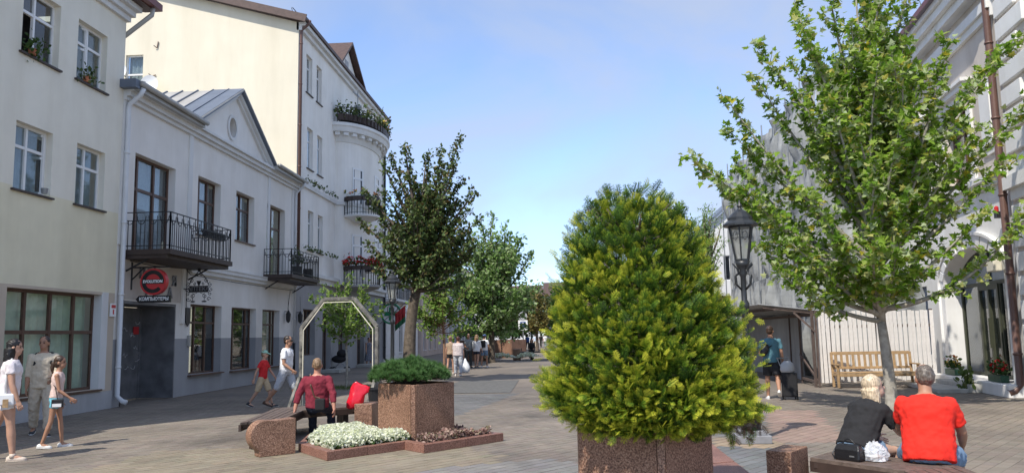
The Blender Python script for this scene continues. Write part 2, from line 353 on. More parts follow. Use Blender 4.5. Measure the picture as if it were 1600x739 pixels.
z2 = n.new('ShaderNodeTexNoise'); z2.inputs['Scale'].default_value = 120; l.new(t.outputs['Object'], z2.inputs[0]); bp = n.new('ShaderNodeBump'); bp.inputs['Strength'].default_value = .3; bp.inputs['Distance'].default_value = .006
l.new(z2.outputs[0], bp.inputs['Height']); l.new(bp.outputs[0], b.inputs['Normal']); MATS['paver'] = mt

ga = R(51); E1 = np.array([math.cos(ga), math.sin(ga)]); E2 = np.array([-math.sin(ga), math.cos(ga)])
def make_pavers():
    bw, bh = .24, .16; us, vs = [], []
    for j in range(-80, 190):
        for i in range(-60, 140): us.append((i+(.5 if j % 2 else 0))*bw); vs.append(j*bh)
    us = np.array(us); vs = np.array(vs); cx = us*E1[0]+vs*E2[0]; cy = us*E1[1]+vs*E2[1]
    keep = (cy > 5.5) & (cy < 23.5) & (cx > -11.6) & (cx < 11.0) & (np.abs(cx+.05*cy) < .74*cy+1.5)
    cx, cy = cx[keep], cy[keep]; n_ = len(cx)
    base = np.tile(np.array([.215, .185, .155]), (n_, 1))
    nz_ = np.sin(cx*.7+1.3*np.sin(cy*.5))*.5+.5
    base = base*(0.92+.14*nz_)[:, None]
    def zone(poly, col): base[poly_in(cx, cy, poly)] = col
    zone([(-6.5, 9), (-3.2, 6.0), (-.9, 9.5), (-.9, 11.6), (-1.6, 12.6), (-4.2, 12.8), (-6.3, 12.4)], (.25, .215, .16))
    zone([(-2.0, 6), (1.2, 6), (1.2, 9.7), (-.2, 11.3), (-1.2, 10.9), (-2.6, 9.6)], (.215, .205, .198))
    zone([G(1114, 697), G(1207, 698), (2.6, 8.6), G(1153, 731)], (.155, .16, .165))
    zone([G(1112, 683), G(1197, 683), G(1240, 700), G(1114, 697)], (.36, .28, .20))
    zone([G(1190, 640), G(1270, 640), G(1330, 690), G(1215, 690)], (.30, .215, .18))
    zone([G(1112, 640), G(1195, 645), G(1197, 682), G(1112, 682)], (.19, .19, .19))
    zone([(-4.0, 19), (-2.3, 17.2), (-1.3, 23.6), (-4.2, 23.6)], (.15, .15, .15))
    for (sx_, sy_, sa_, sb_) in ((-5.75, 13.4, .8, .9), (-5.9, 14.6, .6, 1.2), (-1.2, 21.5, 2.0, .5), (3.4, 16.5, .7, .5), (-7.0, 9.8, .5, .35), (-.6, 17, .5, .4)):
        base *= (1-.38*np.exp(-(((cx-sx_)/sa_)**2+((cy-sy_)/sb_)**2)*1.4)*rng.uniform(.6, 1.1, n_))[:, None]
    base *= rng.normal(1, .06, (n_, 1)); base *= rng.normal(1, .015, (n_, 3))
    d = np.hypot(cx, cy); order = np.argsort(d/np.maximum(.35, 1)); order = order[np.argsort(cy[order], kind='stable')]
    # a paver: top face slightly smaller than its foot, rounded by a narrow chamfer
    hw, hh = bw/2-.0045, bh/2-.0045
    tv = np.array([(-hw, -hh, -.02), (hw, -hh, -.02), (hw, hh, -.02), (-hw, hh, -.02), (-hw+.0015, -hh+.0015, 0), (hw-.0015, -hh+.0015, 0), (hw-.0015, hh-.0015, 0), (-hw+.0015, hh-.0015, 0)])
    tf = np.array([(4, 5, 6, 7), (0, 1, 5, 4), (1, 2, 6, 5), (2, 3, 7, 6), (3, 0, 4, 7)])
    tvw = np.c_[tv[:, 0:1]*E1[0]+tv[:, 1:2]*E2[0], tv[:, 0:1]*E1[1]+tv[:, 1:2]*E2[1], tv[:, 2:3]]
    zz = rng.uniform(-.0015, .0015, n_)
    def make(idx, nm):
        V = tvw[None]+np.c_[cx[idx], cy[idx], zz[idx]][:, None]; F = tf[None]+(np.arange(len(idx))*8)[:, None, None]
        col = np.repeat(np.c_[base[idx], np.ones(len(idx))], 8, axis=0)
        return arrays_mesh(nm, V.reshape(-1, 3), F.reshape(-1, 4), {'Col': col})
    # in view and largest first
    P = np.c_[cx, cy, np.zeros(n_)]-CAM.o; zc = P@CAM.fw; sx = 800+FPX*(P@CAM.r)/zc; sy = 369.5-FPX*(P@CAM.u)/zc
    vis = (sx > 0) & (sx < 1600) & (sy < 739) & ~poly_in(cx, cy, [(-.2, 6.4), (1.6, 6.4), (1.6, 8.4), (-.2, 8.4)]) & ~((sx > 842) & (sx < 1190))
    big = np.argsort(np.where(vis, zc, 1e9))[:300]
    road = prop(link('pavement', MB().add([(-11.7, 5, -.004), (11.2, 5, -.004), (11.2, 23.6, -.004), (-11.7, 23.6, -.004)], [(0, 1, 2, 3)]).mesh('pavement'), 'joint_sand'), kind='structure')
    rest = np.setdiff1d(np.arange(n_), big)
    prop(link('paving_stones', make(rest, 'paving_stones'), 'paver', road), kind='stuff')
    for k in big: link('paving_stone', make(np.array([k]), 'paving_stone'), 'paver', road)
make_pavers()
# worn asphalt patch and the pink kerb slabs right of the conifer
def sheet(name, poly, z, mat): return prop(MB().add([(p[0], p[1], z) for p in poly], [tuple(range(len(poly)))]).build(name, mat), kind='structure')
mt2 = pm('setts', (.12, .118, .112), .9, .3, 7, .6, 14)
sheet('asphalt_patch', [(-4.3, 24), (-1.6, 24), (-1.7, 30.5), (-3.9, 30.5)], -.008, 'setts')

# ---------------------------------------------------------------- facades
class Fac:
    """a vertical wall plane: u along the wall, z up, o outward"""
    def __init__(s, p0, d, nrm): s.p0 = np.array([p0[0], p0[1], 0.0]); s.d = np.array([d[0], d[1], 0.0]); s.n = np.array([nrm[0], nrm[1], 0.0])
    def P(s, u, z, o=0.0): q = s.p0+s.d*u+s.n*o; return (q[0], q[1], z)
    def uz(s, x, y):
        r_ = CAM.ray(x, y); t_ = ((s.p0-CAM.o)@s.n)/(r_@s.n); q = CAM.o+t_*r_; return float((q-s.p0)@s.d), float(q[2])
    def box(s, mb, u0, u1, z0, z1, o0, o1):
        a = [s.P(u0, z0, o0), s.P(u1, z0, o0), s.P(u1, z0, o1), s.P(u0, z0, o1)]
        return mb.hexa(a+[(p[0], p[1], z1) for p in a])
    def wall(s, u0, u1, z0, z1, holes, depth=.25):
        """rectangular wall with rectangular holes and their reveals"""
        mb = MB(); us = sorted({u0, u1}|{h[0] for h in holes}|{h[1] for h in holes}); zs = sorted({z0, z1}|{h[2] for h in holes}|{h[3] for h in holes})
        us = [u for u in us if u0 <= u <= u1]; zs = [z_ for z_ in zs if z0 <= z_ <= z1]
        for i in range(len(us)-1):
            for j in range(len(zs)-1):
                uc, zc = (us[i]+us[i+1])/2, (zs[j]+zs[j+1])/2
                if any(h[0] < uc < h[1] and h[2] < zc < h[3] for h in holes): continue
                mb.quad(s.P(us[i], zs[j]), s.P(us[i+1], zs[j]), s.P(us[i+1], zs[j+1]), s.P(us[i], zs[j+1]))
        for a, b_, c, d in [h[:4] for h in holes]:
            c0 = max(c, z0); d0 = min(d, z1)
            if d0 <= c0: continue
            mb.quad(s.P(a, c0), s.P(a, c0, -depth), s.P(a, d0, -depth), s.P(a, d0)); mb.quad(s.P(b_, c0, -depth), s.P(b_, c0), s.P(b_, d0), s.P(b_, d0, -depth))
            if d <= z1: mb.quad(s.P(a, d0), s.P(a, d0, -depth), s.P(b_, d0, -depth), s.P(b_, d0))
            if c >= z0: mb.quad(s.P(a, c0, -depth), s.P(a, c0), s.P(b_, c0), s.P(b_, c0, -depth))
        return mb
    def window(s, h, parent, mat='white_paint', cols=(.5,), rows=(.62,), rec=.16, fw=.055, sill='dark_brown', curtain=None, name='window', skip=(), glass='glass', back=True, sillo=.07):
        u0, u1, z0, z1 = h[:4]; o = -rec; mb = MB(); t_ = .06
        s.box(mb, u0, u0+fw, z0, z1, o-t_, o); s.box(mb, u1-fw, u1, z0, z1, o-t_, o)
        s.box(mb, u0+fw, u1-fw, z0, z0+fw, o-t_, o); s.box(mb, u0+fw, u1-fw, z1-fw, z1, o-t_, o)
        U = [u0+fw]+[u0+(u1-u0)*c for c in cols]+[u1-fw]; Z = [z0+fw]+[z0+(z1-z0)*c for c in rows]+[z1-fw]
        for c in U[1:-1]: s.box(mb, c-fw*.6, c+fw*.6, z0+fw, z1-fw, o-t_+.004, o+.012)
        for c in Z[1:-1]: s.box(mb, u0+fw, u1-fw, c-fw*.6, c+fw*.6, o-t_+.002, o+.006)
        w = mb.build(name, mat, parent)
        for i in range(len(U)-1):
            for j in range(len(Z)-1):
                if (i, j) in skip: continue
                g_ = MB(); s.box(g_, U[i]+.005, U[i+1]-.005, Z[j]+.005, Z[j+1]-.005, o-.036, o-.03); link('pane', g_.mesh('pane'), glass, w)
        if sill:
            sb = MB(); s.box(sb, u0-.07, u1+.07, z0-.045, z0-.003, -rec+.01, sillo); link('sill', sb.mesh('sill'), sill, w)
        if back:
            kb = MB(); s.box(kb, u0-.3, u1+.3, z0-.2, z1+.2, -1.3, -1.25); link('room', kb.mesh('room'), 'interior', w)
        if curtain:
            cb = MB(); k = max(6, int((u1-u0)/.05)); pr = None
            for a in np.linspace(u0+.02, u1-.02, k):
                oo = o-.2+.035*math.sin(a*23+math.sin(a*5)*2); cur = (a, oo)
                if pr: cb.quad(s.P(pr[0], z0, pr[1]), s.P(cur[0], z0, cur[1]), s.P(cur[0], z1, cur[1]), s.P(pr[0], z1, pr[1]))
                pr = cur
            link('curtain', cb.mesh('curtain', True), curtain, w)
        return w
    def pipe(s, mb, u, z0, z1, o=.14, r=.055, foot=True, top=True):
        pts = [s.P(u, z0+.28, o)] if foot else [s.P(u, z0, o)]
        if foot: pts = [s.P(u, z0+.12, o+.26), s.P(u, z0+.16, o+.14)]+[s.P(u, z0+.30, o)]
        pts += [s.P(u, z1-.55, o)]
        if top: pts += [s.P(u, z1-.42, o+.03), s.P(u, z1-.18, o+.32), s.P(u, z1, o+.40)]
        else: pts += [s.P(u, z1, o)]
        mb.tube(pts, r, 10)
        for zz in np.arange(z0+1.0, z1-.6, 1.9): mb.tube([s.P(u, zz, o), s.P(u, zz+.05, o)], r*1.22, 10)
        return mb
def railing(mb, pts, z, h, sp=.12, orn=True, r=.011):
    """iron railing along a polyline: rails, bars and a row of hanging loops under the top rail"""
    for a, b_ in zip(pts[:-1], pts[1:]):
        a, b_ = Vector(a), Vector(b_); L = (b_-a).length; nn = max(2, round(L/sp))
        for zz, w in ((z+h, .04), (z+h-.22, .022), (z+.1, .022)): mb.beam((a.x, a.y, zz), (b_.x, b_.y, zz), w, .022)
        for k in range(nn+1):
            p = a.lerp(b_, k/nn); big = k in (0, nn)
            mb.box((p.x, p.y, z+h/2 if big or k % 3 == 0 else z+(h-.22)/2), (.034 if big else .016,)*2+((h if big or k % 3 == 0 else h-.22),))
        if orn:
            no = max(1, round(L/.36))
            for k in range(no):
                c0, c1 = (k+.12)/no, (k+.88)/no; q = []
                for t_ in range(9):
                    an = math.pi*t_/8; p = a.lerp(b_, (c0+c1)/2-(c1-c0)/2*math.cos(an)); q.append((p.x, p.y, z+h-.10-.22*math.sin(an)))
                mb.tube(q, .011, 5)
# ================================================================ left side of the street
XL = -11.7
LF = Fac((XL, 0), (0, 1), (1, 0))
FD = lambda x, y: LF.uz(x, y)
def wood_clutter(mb, c, n_, r): 
    for k in range(n_): mb.ball((c[0]+random.uniform(-r, r), c[1]+random.uniform(-r, r), c[2]+random.uniform(-r, r)), random.uniform(.03, .06), 6, 4)
LEAF_T = [(0, 0, 0), (.34, .35, .05), (.26, .75, .02), (0, 1, -.08), (-.26, .75, .02), (-.34, .35, .05)]
LEAF_F = [(0, 1, 2, 3), (0, 3, 4, 5)]
BLOSSOM_T = [(0, 0, 0), (.5, .1, .2), (.35, .5, .25), (0, .62, .3), (-.35, .5, .25), (-.5, .1, .2)]
def scatter_mesh(name, pts, size, tv=LEAF_T, tf=LEAF_F, up=.6, sj=.3):
    n_ = len(pts); ax = rng.normal(0, 1, (n_, 3)); ax[:, 2] = np.abs(ax[:, 2])*up+up*.3; nm = rng.normal(0, 1, (n_, 3)); nm[:, 2] += .4
    return stamp(name, tv, tf, pts, ax, nm, size*rng.uniform(1-sj, 1+sj, n_))
def window_flowers(label, c, L, d, mat, n_=160, trough='dark_brown', h=.28):
    """a planted trough: box, leaves, blossoms. c centre of the trough top, d unit direction along it"""
    t_ = thing('flower_trough', label, 'flower box', tuple(c)); mb = MB(); an = math.atan2(d[1], d[0])
    mb.box((c[0], c[1], c[2]-.09), (L, .17, .17), an); mb.build('trough', trough, t_)
    w = rng.uniform(-.5, .5, n_)*L; s_ = rng.normal(0, .07, n_); zz = np.abs(rng.normal(0, h*.5, n_))
    P = np.c_[c[0]+d[0]*w-d[1]*s_, c[1]+d[1]*w+d[0]*s_, c[2]+zz]
    prop(link('foliage', scatter_mesh('foliage', P, .10), 'leaf_green', t_), kind='stuff'); k = n_//2
    if mat: prop(link('blossoms', scatter_mesh('blossoms', P[:k]+[0, 0, .05], .075, BLOSSOM_T), mat, t_), kind='stuff')
    return t_

# ---- low neighbour, outside the picture, whose shade falls on the pavement at the left edge
nb = thing('low_building', 'low grey stucco building next to the cream house, mostly outside the picture', 'building', (XL, 2, 0))
LF.wall(-8, 10.9, 0, 5.9, [(1, 2.4, .9, 2.6), (4.5, 5.9, .9, 2.6), (8, 9.4, .9, 2.6)]).build('wall', 'stucco_grey', nb)
for a in (1, 4.5, 8): LF.window((a, a+1.4, .9, 2.6), nb)
MB().bb((XL-9, -8.2, 5.9), (XL+.35, 10.9, 6.15)).build('roof', 'roof_brown', nb)

# ---- cream three-storey house
b1 = thing('cream_house', 'cream stucco house with white windows and a wide curtained shop window, at the left edge', 'building', (XL, 16, 0))
H1 = dict(gw=(16.2, 19.72, .52, 2.88), w1=(16.19, 17.45, 5.0, 6.5), w2=(18.38, 19.58, 5.02, 6.52), w3=(16.2, 17.5, 8.05, 9.6), w4=(18.2, 19.46, 8.08, 9.6), w0=(13.6, 14.9, 5.0, 6.5), w5=(13.6, 14.9, 8.05, 9.6))
hs = list(H1.values())
LF.wall(10.95, 20.3, 5.06, 10.45, hs).build('wall', 'cream_top', b1); LF.wall(10.95, 20.3, 2.95, 5.06, hs).build('wall', 'cream', b1)
LF.wall(10.95, 20.3, .45, 2.95, hs).build('wall', 'beige', b1)
mb = MB(); LF.box(mb, 10.95, 20.3, 0, .448, -.3, .03); mb.build('plinth', 'plinth', b1)
mb = MB(); mb.quad(LF.P(20.3, 0), LF.P(20.3, 0, -9), LF.P(20.3, 10.45, -9), LF.P(20.3, 10.45)); mb.quad(LF.P(10.95, 0), LF.P(10.95, 0, -9), LF.P(10.95, 10.45, -9), LF.P(10.95, 10.45)); mb.build('side_wall', 'cream_top', b1)
mb = MB()
for z0, z1, o in ((10.35, 10.5, .10), (10.5, 10.66, .2), (10.66, 10.8, .33)): LF.box(mb, 10.9, 20.3+o*.6, z0, z1, -.2, o)
mb.build('cornice', 'trim_white', b1)
mb = MB(); mb.hexa([LF.P(10.8, 10.8, .55), LF.P(20.75, 10.8, .55), LF.P(20.75, 10.8, -9), LF.P(10.8, 10.8, -9), LF.P(10.8, 10.95, .55), LF.P(20.75, 10.95, .55), LF.P(20.0, 14, -9), LF.P(10.8, 14, -9)]); rf = mb.build('roof', 'roof_brown', b1)
mb = MB(); LF.box(mb, 20.0, 20.85, 10.83, 11.02, .2, .72); link('fascia', mb.mesh('fascia'), 'roof_red', rf)
mb = MB(); mb.tube([LF.P(20.55, 10.8, .6), LF.P(20.55, 10.62, .58), LF.P(20.38, 10.0, -.05), LF.P(20.36, 9.85, -.25)], .065, 10); mb.build('downpipe', 'zinc', b1, True)
LF.window(H1['gw'], b1, 'brown_frame', (.245, .5, .755), (.60,), .2, .07, 'brown_frame', 'curtain_green', name='shop_window', glass='glass_clear')
for k, c in (('w1', ()), ('w2', ()), ('w3', ()), ('w4', ()), ('w0', ()), ('w5', ())):
    LF.window(H1[k], b1, rows=(.66,), cols=(.45,), curtain='curtain' if k in ('w2', 'w4', 'w1') else None, skip=((0, 0),) if k == 'w3' else ())
for k, ang in (('w1', 55), ('w4', 18)):                       # open casements swung inwards
    u0, u1, z0, z1 = H1[k]; mb = MB(); L = .5; ca, sa = math.cos(R(ang)), math.sin(R(ang)); a = LF.P(u1-.1 if k == 'w1' else u0+.6, 0, -.16); sg = -1
    e = (a[0]-sa*L, a[1]+sg*ca*L)
    for zz in (z0+.08, z0+.9, z1-.08): mb.beam((a[0], a[1], zz), (e[0], e[1], zz), .05, .06)
    for p in (a, e): mb.box((p[0], p[1], (z0+z1)/2), (.05, .05, z1-z0-.12))
    mb.build('casement', 'white_paint', b1)
# reveals painted white round the shop window
mb = MB(); LF.box(mb, 19.70, 19.73, .5, 2.9, -.2, .012); LF.box(mb, 19.73, 19.98, .5, 2.95, -.05, .02); mb.build('window_surround', 'trim_white', b1)
for (lab, uz, nn_) in (('small potted plant with dark red leaves on the topmost left window sill', (16.55, 8.06), 130), ('dark drooping plant on the sill of the tilted upper window', (18.6, 8.1), 90)):
    p = LF.P(uz[0], uz[1]+.06, .02); t_ = thing('potted_plant', lab, 'plant', p)
    mb = MB(); mb.lathe([(.07, -.06), (.09, .09)], p, 10); mb.build('pot', 'roof_orange', t_)
    P = np.c_[p[0]+rng.normal(.04, .09, nn_), p[1]+rng.normal(0, .18, nn_), p[2]+rng.normal(.08, .13, nn_)]
    link('foliage', scatter_mesh('foliage', P, .09), 'leaf_dark' if nn_ < 100 else 'leaf_green', t_)
p = LF.P(17.2, 5.05, .03); MB().lathe([(.06, 0), (.08, .12), (.07, .12), (.06, .05)], p, 12).build('flower_pot', 'metal_grey'); prop(bpy.data.objects['flower_pot'], 'small empty grey pot on the sill of the open lower window', 'pot')

# ---- grey two-storey house with pediment
b2 = thing('pediment_house', 'pale grey two-storey house with a triangular pediment, two iron balconies and a dark passage', 'building', (XL, 27, 0))
H2 = dict(A=(21.03, 23.36, 4.12, 6.88), B=(24.88, 26.62, 5.1, 7.0), C=(27.93, 29.65, 5.25, 7.05), D=(30.96, 33.05, 4.2, 7.08), P=(20.75, 23.65, -1, 2.78), G1=(24.6, 26.93, .62, 2.83), G2=(27.76, 30.05, .6, 2.83), G3=(30.7, 32.6, .6, 2.84))
hs = list(H2.values())
LF.wall(20.3, 34.4, 4.02, 8.35, hs, .3).build('wall', 'stucco_grey', b2)
LF.wall(20.3, 34.4, 1.75, 4.02, hs, .3).build('wall', 'stucco_grey', b2)
LF.wall(20.3, 20.75, 0, 1.75, [], .3).build('dado', 'stucco_dark', b2); LF.wall(23.65, 34.4, 0, 1.75, [h for h in hs if h[0] > 23], .3).build('dado', 'stucco_dark', b2)
# pilaster strips, string course, cornice
mb = MB()
for a, b_ in ((20.32, 20.62), (24.15, 24.4), (31.0, 31.2), (33.85, 34.4)): LF.box(mb, a, b_, 4.25, 8.2, 0, .045)
LF.box(mb, 24.4, 34.4, 3.80, 3.93, -.1, .10); LF.box(mb, 24.4, 34.4, 3.93, 4.06, -.1, .17); LF.box(mb, 24.3, 34.4, 4.06, 4.09, -.1, .2)
LF.box(mb, 20.3, 34.4, 8.17, 8.28, -.1, .10); LF.box(mb, 20.3, 34.4, 8.28, 8.42, -.1, .2); LF.box(mb, 20.3, 34.4, 8.42, 8.5, -.1, .3)
mb.build('cornice', 'trim_white', b2)
# pediment with round opening
U0, U1, UA, Z0, ZA = 24.25, 31.0, 27.6, 8.5, 10.55; oc, ocz, rr = 27.35, 9.22, .36
mb = MB(); nn_ = 28; ring = [(oc+rr*.86*math.cos(2*math.pi*k/nn_), ocz+rr*math.sin(2*math.pi*k/nn_)) for k in range(nn_)]
def tri_edge(u, z_):   # from the oculus centre outwards to the pediment edge
    best = 1e9
    for (a, b_), (c, d) in (((U0, Z0), (U1, Z0)), ((U1, Z0), (UA, ZA)), ((UA, ZA), (U0, Z0))):
        ex, ey = c-a, d-b_; dx, dy = u-oc, z_-ocz; den = dx*ey-dy*ex
        if abs(den) < 1e-9: continue
        t_ = ((a-oc)*ey-(b_-ocz)*ex)/den; 
        if t_ > 0: best = min(best, t_)
    return oc+(u-oc)*best, ocz+(z_-ocz)*best
angs = sorted([2*math.pi*k/60 for k in range(60)]+[math.atan2(b_-ocz, a-oc) % (2*math.pi) for a, b_ in ((U0, Z0), (U1, Z0), (UA, ZA))])
for a, b_ in zip(angs, angs[1:]+[angs[0]+2*math.pi]):
    i0 = (oc+rr*.86*math.cos(a), ocz+rr*math.sin(a)); i1 = (oc+rr*.86*math.cos(b_), ocz+rr*math.sin(b_))
    o0 = tri_edge(oc+math.cos(a), ocz+math.sin(a)); o1 = tri_edge(oc+math.cos(b_), ocz+math.sin(b_))
    mb.quad(LF.P(*i0, .02), LF.P(*o0, .02), LF.P(*o1, .02), LF.P(*i1, .02)); mb.quad(LF.P(*i0, .02), LF.P(*i1, .02), LF.P(*i1, -.35), LF.P(*i0, -.35))
pd = mb.build('pediment', 'stucco_grey', b2)
mb = MB()
mb.loft([[LF.P(oc+(rr+q)*.86*math.cos(2*math.pi*k/32), ocz+(rr+q)*math.sin(2*math.pi*k/32), o) for q, o in ((0, .03), (0, .075), (.1, .075), (.1, .03))] for k in range(33)], False); link('oculus_ring', mb.mesh('oculus_ring', False), 'trim_white', pd)
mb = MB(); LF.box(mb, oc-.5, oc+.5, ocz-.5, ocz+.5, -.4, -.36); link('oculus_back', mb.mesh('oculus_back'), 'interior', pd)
mb = MB()
for a, b_ in (((U0-.1, Z0+.02), (UA, ZA+.02)), ((U1+.1, Z0+.02), (UA, ZA+.02))):
    for dz, o in ((-.12, .12), (.0, .22)): mb.beam(LF.P(a[0], a[1]+dz, o/2), LF.P(b_[0], b_[1]+dz, o/2), o, .13)
link('raking_cornice', mb.mesh('raking_cornice'), 'trim_white', pd)
# roof: cross gable with standing-seam panels, low main roof, blue verge
RX = XL-9
np_ = 13; rise = (ZA-Z0+.12)/(UA-U0+.35)
for k in range(np_):
    x0, x1 = XL+.35-k*.58, XL+.35-(k+1)*.58
    for sg, ue in ((1, U0-.3), (-1, U1+.35)):
        zz = ZA+.16; ze = zz-abs(UA-ue)*rise; mb = MB()
        mb.hexa([(x0, UA, zz-.05), (x1+.01, UA, zz-.05), (x1+.01, ue, ze-.05), (x0, ue, ze-.05), (x0, UA, zz), (x1+.01, UA, zz), (x1+.01, ue, ze), (x0, ue, ze)]) 
        mb.build('roof_panel', 'zinc', b2)
        sb = MB(); sb.beam((x1, UA, zz+.02), (x1, ue, ze+.02), .025, .07); sb.build('roof_seam', 'roof_blue', b2)
# seams that run parallel to the verge on the street-side slope
x_e = XL+.32
for sg, ue in ((1, U0-.12), (-1, U1+.12)):
    mb = MB(); mb.hexa([(XL-.8, UA, ZA+.06), (x_e, UA, ZA+.06), (x_e, ue, Z0+.06), (XL-.8, ue, Z0+.06), (XL-.8, UA, ZA+.19), (x_e, UA, ZA+.19), (x_e, ue, Z0+.19), (XL-.8, ue, Z0+.19)]); mb.build('verge', 'roof_blue', b2)
for a, b_ in ((20.3, U0+.05), (U1-.05, 34.45)):
    mb = MB(); mb.hexa([(XL+.42, a, 8.5), (XL+.42, b_, 8.5), (RX, b_, 8.7), (RX, a, 8.7), (XL+.42, a, 8.58), (XL+.42, b_, 8.58), (RX, b_, 8.8), (RX, a, 8.8)]); mb.build('roof', 'zinc', b2)
for a, b_ in ((20.3, U0+.1), (U1-.1, 34.45)):
    mb = MB(); mb.tube([(XL+.50, a, 8.6), (XL+.50, b_, 8.56)], .075, 10); mb.build('gutter', 'zinc', b2, True); mb = MB(); LF.box(mb, a, b_, 8.42, 8.52, .30, .43); mb.build('fascia_board', 'zinc', b2)
mb = MB(); LF.box(mb, 20.1, 20.34, 8.45, 8.68, -.3, .45); mb.build('flashing', 'roof_blue', b2)
LF.pipe(MB(), 20.42, 0, 8.5, .10, .065).build('downpipe', 'pipe_white', b2, True); LF.pipe(MB(), 34.15, 1.5, 8.5, .10, .055, False).build('downpipe', 'pipe_white', b2, True)
mb = MB(); LF.pipe(mb, 34.15, 0, 1.5, .10, .065, False, False); mb.build('downpipe_foot', 'iron', b2, True)
LF.window(H2['A'], b2, 'brown_frame', (.22, .62), (.66,), .22, .07, None, 'curtain', name='balcony_door')
LF.window(H2['B'], b2, 'brown_frame', (.3, .65), (.62,), .22, .06, 'brown_frame', 'curtain')
LF.window(H2['C'], b2, 'brown_frame', (.5,), (.68,), .22, .055, 'brown_frame', 'curtain')
LF.window(H2['D'], b2, 'brown_frame', (.5,), (.70,), .22, .06, None, None, name='balcony_door')
for k in ('G1', 'G2', 'G3'): LF.window(H2[k], b2, 'brown_frame', (.34, .68) if k == 'G1' else (.3, .8), (.74,), .24, .055, 'brown_frame', None, name='shop_window', glass='glass', sillo=.12)
mb = MB(); u0, u1 = 24.9, 26.3
for k in range(2): pass
# passage: two metal door leaves set back, worn with scrawls
mb = MB(); LF.box(mb, 20.7, 23.7, 2.7, 2.8, -1.2, -.01); LF.box(mb, 20.7, 20.76, 0, 2.8, -1.2, 0); LF.box(mb, 23.6, 23.7, 0, 2.78, -1.2, -.003); mb.build('passage', 'dark_door', b2)
for a, b_ in ((20.78, 22.25), (22.28, 23.6)):
    mb = MB(); LF.box(mb, a, b_, .02, 2.68, -1.1, -1.04)
    for c in (a+.06, b_-.06): LF.box(mb, c-.05, c+.05, .02, 2.68, -1.04, -1.015)
    LF.box(mb, a, b_, 1.3, 1.38, -1.04, -1.012); d_ = mb.build('passage_door', 'dark_door', b2); sc = MB()
    for q in range(9):
        u, z_ = random.uniform(a+.2, b_-.3), random.uniform(.9, 2.5); pts = [LF.P(u+.06*k, z_+random.uniform(-.07, .07), -1.005) for k in range(5)]; sc.tube(pts, .012, 4)
    link('scrawl', sc.mesh('scrawl'), 'graffiti_white', d_)
mb = MB(); LF.box(mb, 23.1, 23.4, 1.9, 2.12, -1.01, -.995); mb.build('notice', 'sign_red', b2)
# worn beige panel over the passage with remains of old letters
mb = MB(); LF.box(mb, 20.72, 23.9, 2.83, 3.92, -.02, .02); mb.build('fascia_panel', 'arch_beige', b2)
mb = MB(); LF.box(mb, 23.92, 24.1, 2.2, 3.95, -.02, .07); mb.build('pier', 'stucco_grey', b2)
for ch, u, z_ in (('Ц', 21.55, 3.55), ('П', 22.0, 3.55), ('Я', 23.4, 3.45), ('Т', 21.8, 3.08), ('А', 23.15, 3.08)):
    text('old_letter', ch, .42, 'letter_grey', b2, LF.P(u, z_, .05), (0, 1, 0), (0, 0, 1), .02, .008)
def balcony(parent, u0, u1, z_, out, h=1.0):
    mb = MB(); LF.box(mb, u0-.06, u1+.06, z_-.14, z_, -.05, out+.06); LF.box(mb, u0-.02, u1+.02, z_-.24, z_-.14, -.05, out-.05)
    bl = mb.build('balcony', 'dark_brown', parent); rb = MB(); railing(rb, [LF.P(u0, 0), LF.P(u0, 0, out), LF.P(u1, 0, out), LF.P(u1, 0)], z_, h)
    for u in (u0+.15, u1-.15): rb.beam(LF.P(u, z_-.55, .02), LF.P(u, z_-.2, out*.55), .04, .04)
    link('railing', rb.mesh('railing'), 'iron', bl); return bl
balcony(b2, 20.6, 24.5, 4.12, 1.28); balcony(b2, 30.75, 34.25, 4.2, 1.1)
mb = MB(); mb.bb(LF.P(23.0, 4.75, 1.05), LF.P(24.3, 4.95, 1.22)); mb.build('balcony_trough', 'iron', b2)
for u in (32.2, 33.6):
    mb = MB(); mb.lathe([(.16, 0), (.22, .42), (.19, .42)], LF.P(u, 4.2, .85), 12); prop(mb.build('plant_tub', 'iron'), 'black plant tub on the %s side of the smaller iron balcony' % ('near' if u < 33 else 'far'), 'plant pot')
P = np.array([LF.P(32.2+rng.normal(0, .12), 4.7+abs(rng.normal(0, .3)), .85+rng.normal(0, .12)) for _ in range(160)]); prop(link('balcony_plant', scatter_mesh('balcony_plant', P, .1), 'leaf_dark'), 'dark leafy plant growing from a tub on the smaller iron balcony', 'plant', kind='stuff')
for u in (33.2, 34.75):
    mb = MB(); p = LF.P(u, 2.62, .16); mb.lathe([(.02, -.28), (.09, -.2), (.11, .1), (.05, .2), (.02, .26)], p, 8); mb.beam((p[0]-.16, p[1], p[2]+.2), (p[0], p[1], p[2]+.2), .03, .03); mb.tube([(p[0], p[1], p[2]+.2), (p[0]-.02, p[1], p[2]+.9)], .008, 5)
    prop(mb.build('wall_lantern', 'iron'), 'black iron wall lantern %s' % ('right of the last shop window of the grey house' if u < 34 else 'beyond the grey house downpipe'), 'wall lamp')
mb = MB(); p = LF.P(24.35, 2.45, .03); mb.add([LF.P(24.2, 2.7, .03), LF.P(24.5, 2.7, .03), LF.P(24.5, 2.25, .03), LF.P(24.35, 2.12, .03), LF.P(24.2, 2.25, .03)]+[LF.P(24.2, 2.7, .06), LF.P(24.5, 2.7, .06), LF.P(24.5, 2.25, .06), LF.P(24.35, 2.12, .06), LF.P(24.2, 2.25, .06)], [(5, 6, 7, 8, 9), (4, 3, 2, 1, 0)]+[(i, (i+1) % 5, 5+(i+1) % 5, 5+i) for i in range(5)])
prop(mb.build('shield_plaque', 'iron'), 'dark shield-shaped plaque left of the first shop window', 'plaque')
t_ = thing('notice_sign', 'small white notice with red print beside the drainpipe of the cream house', 'sign', LF.P(20.25, 2.5, .05))
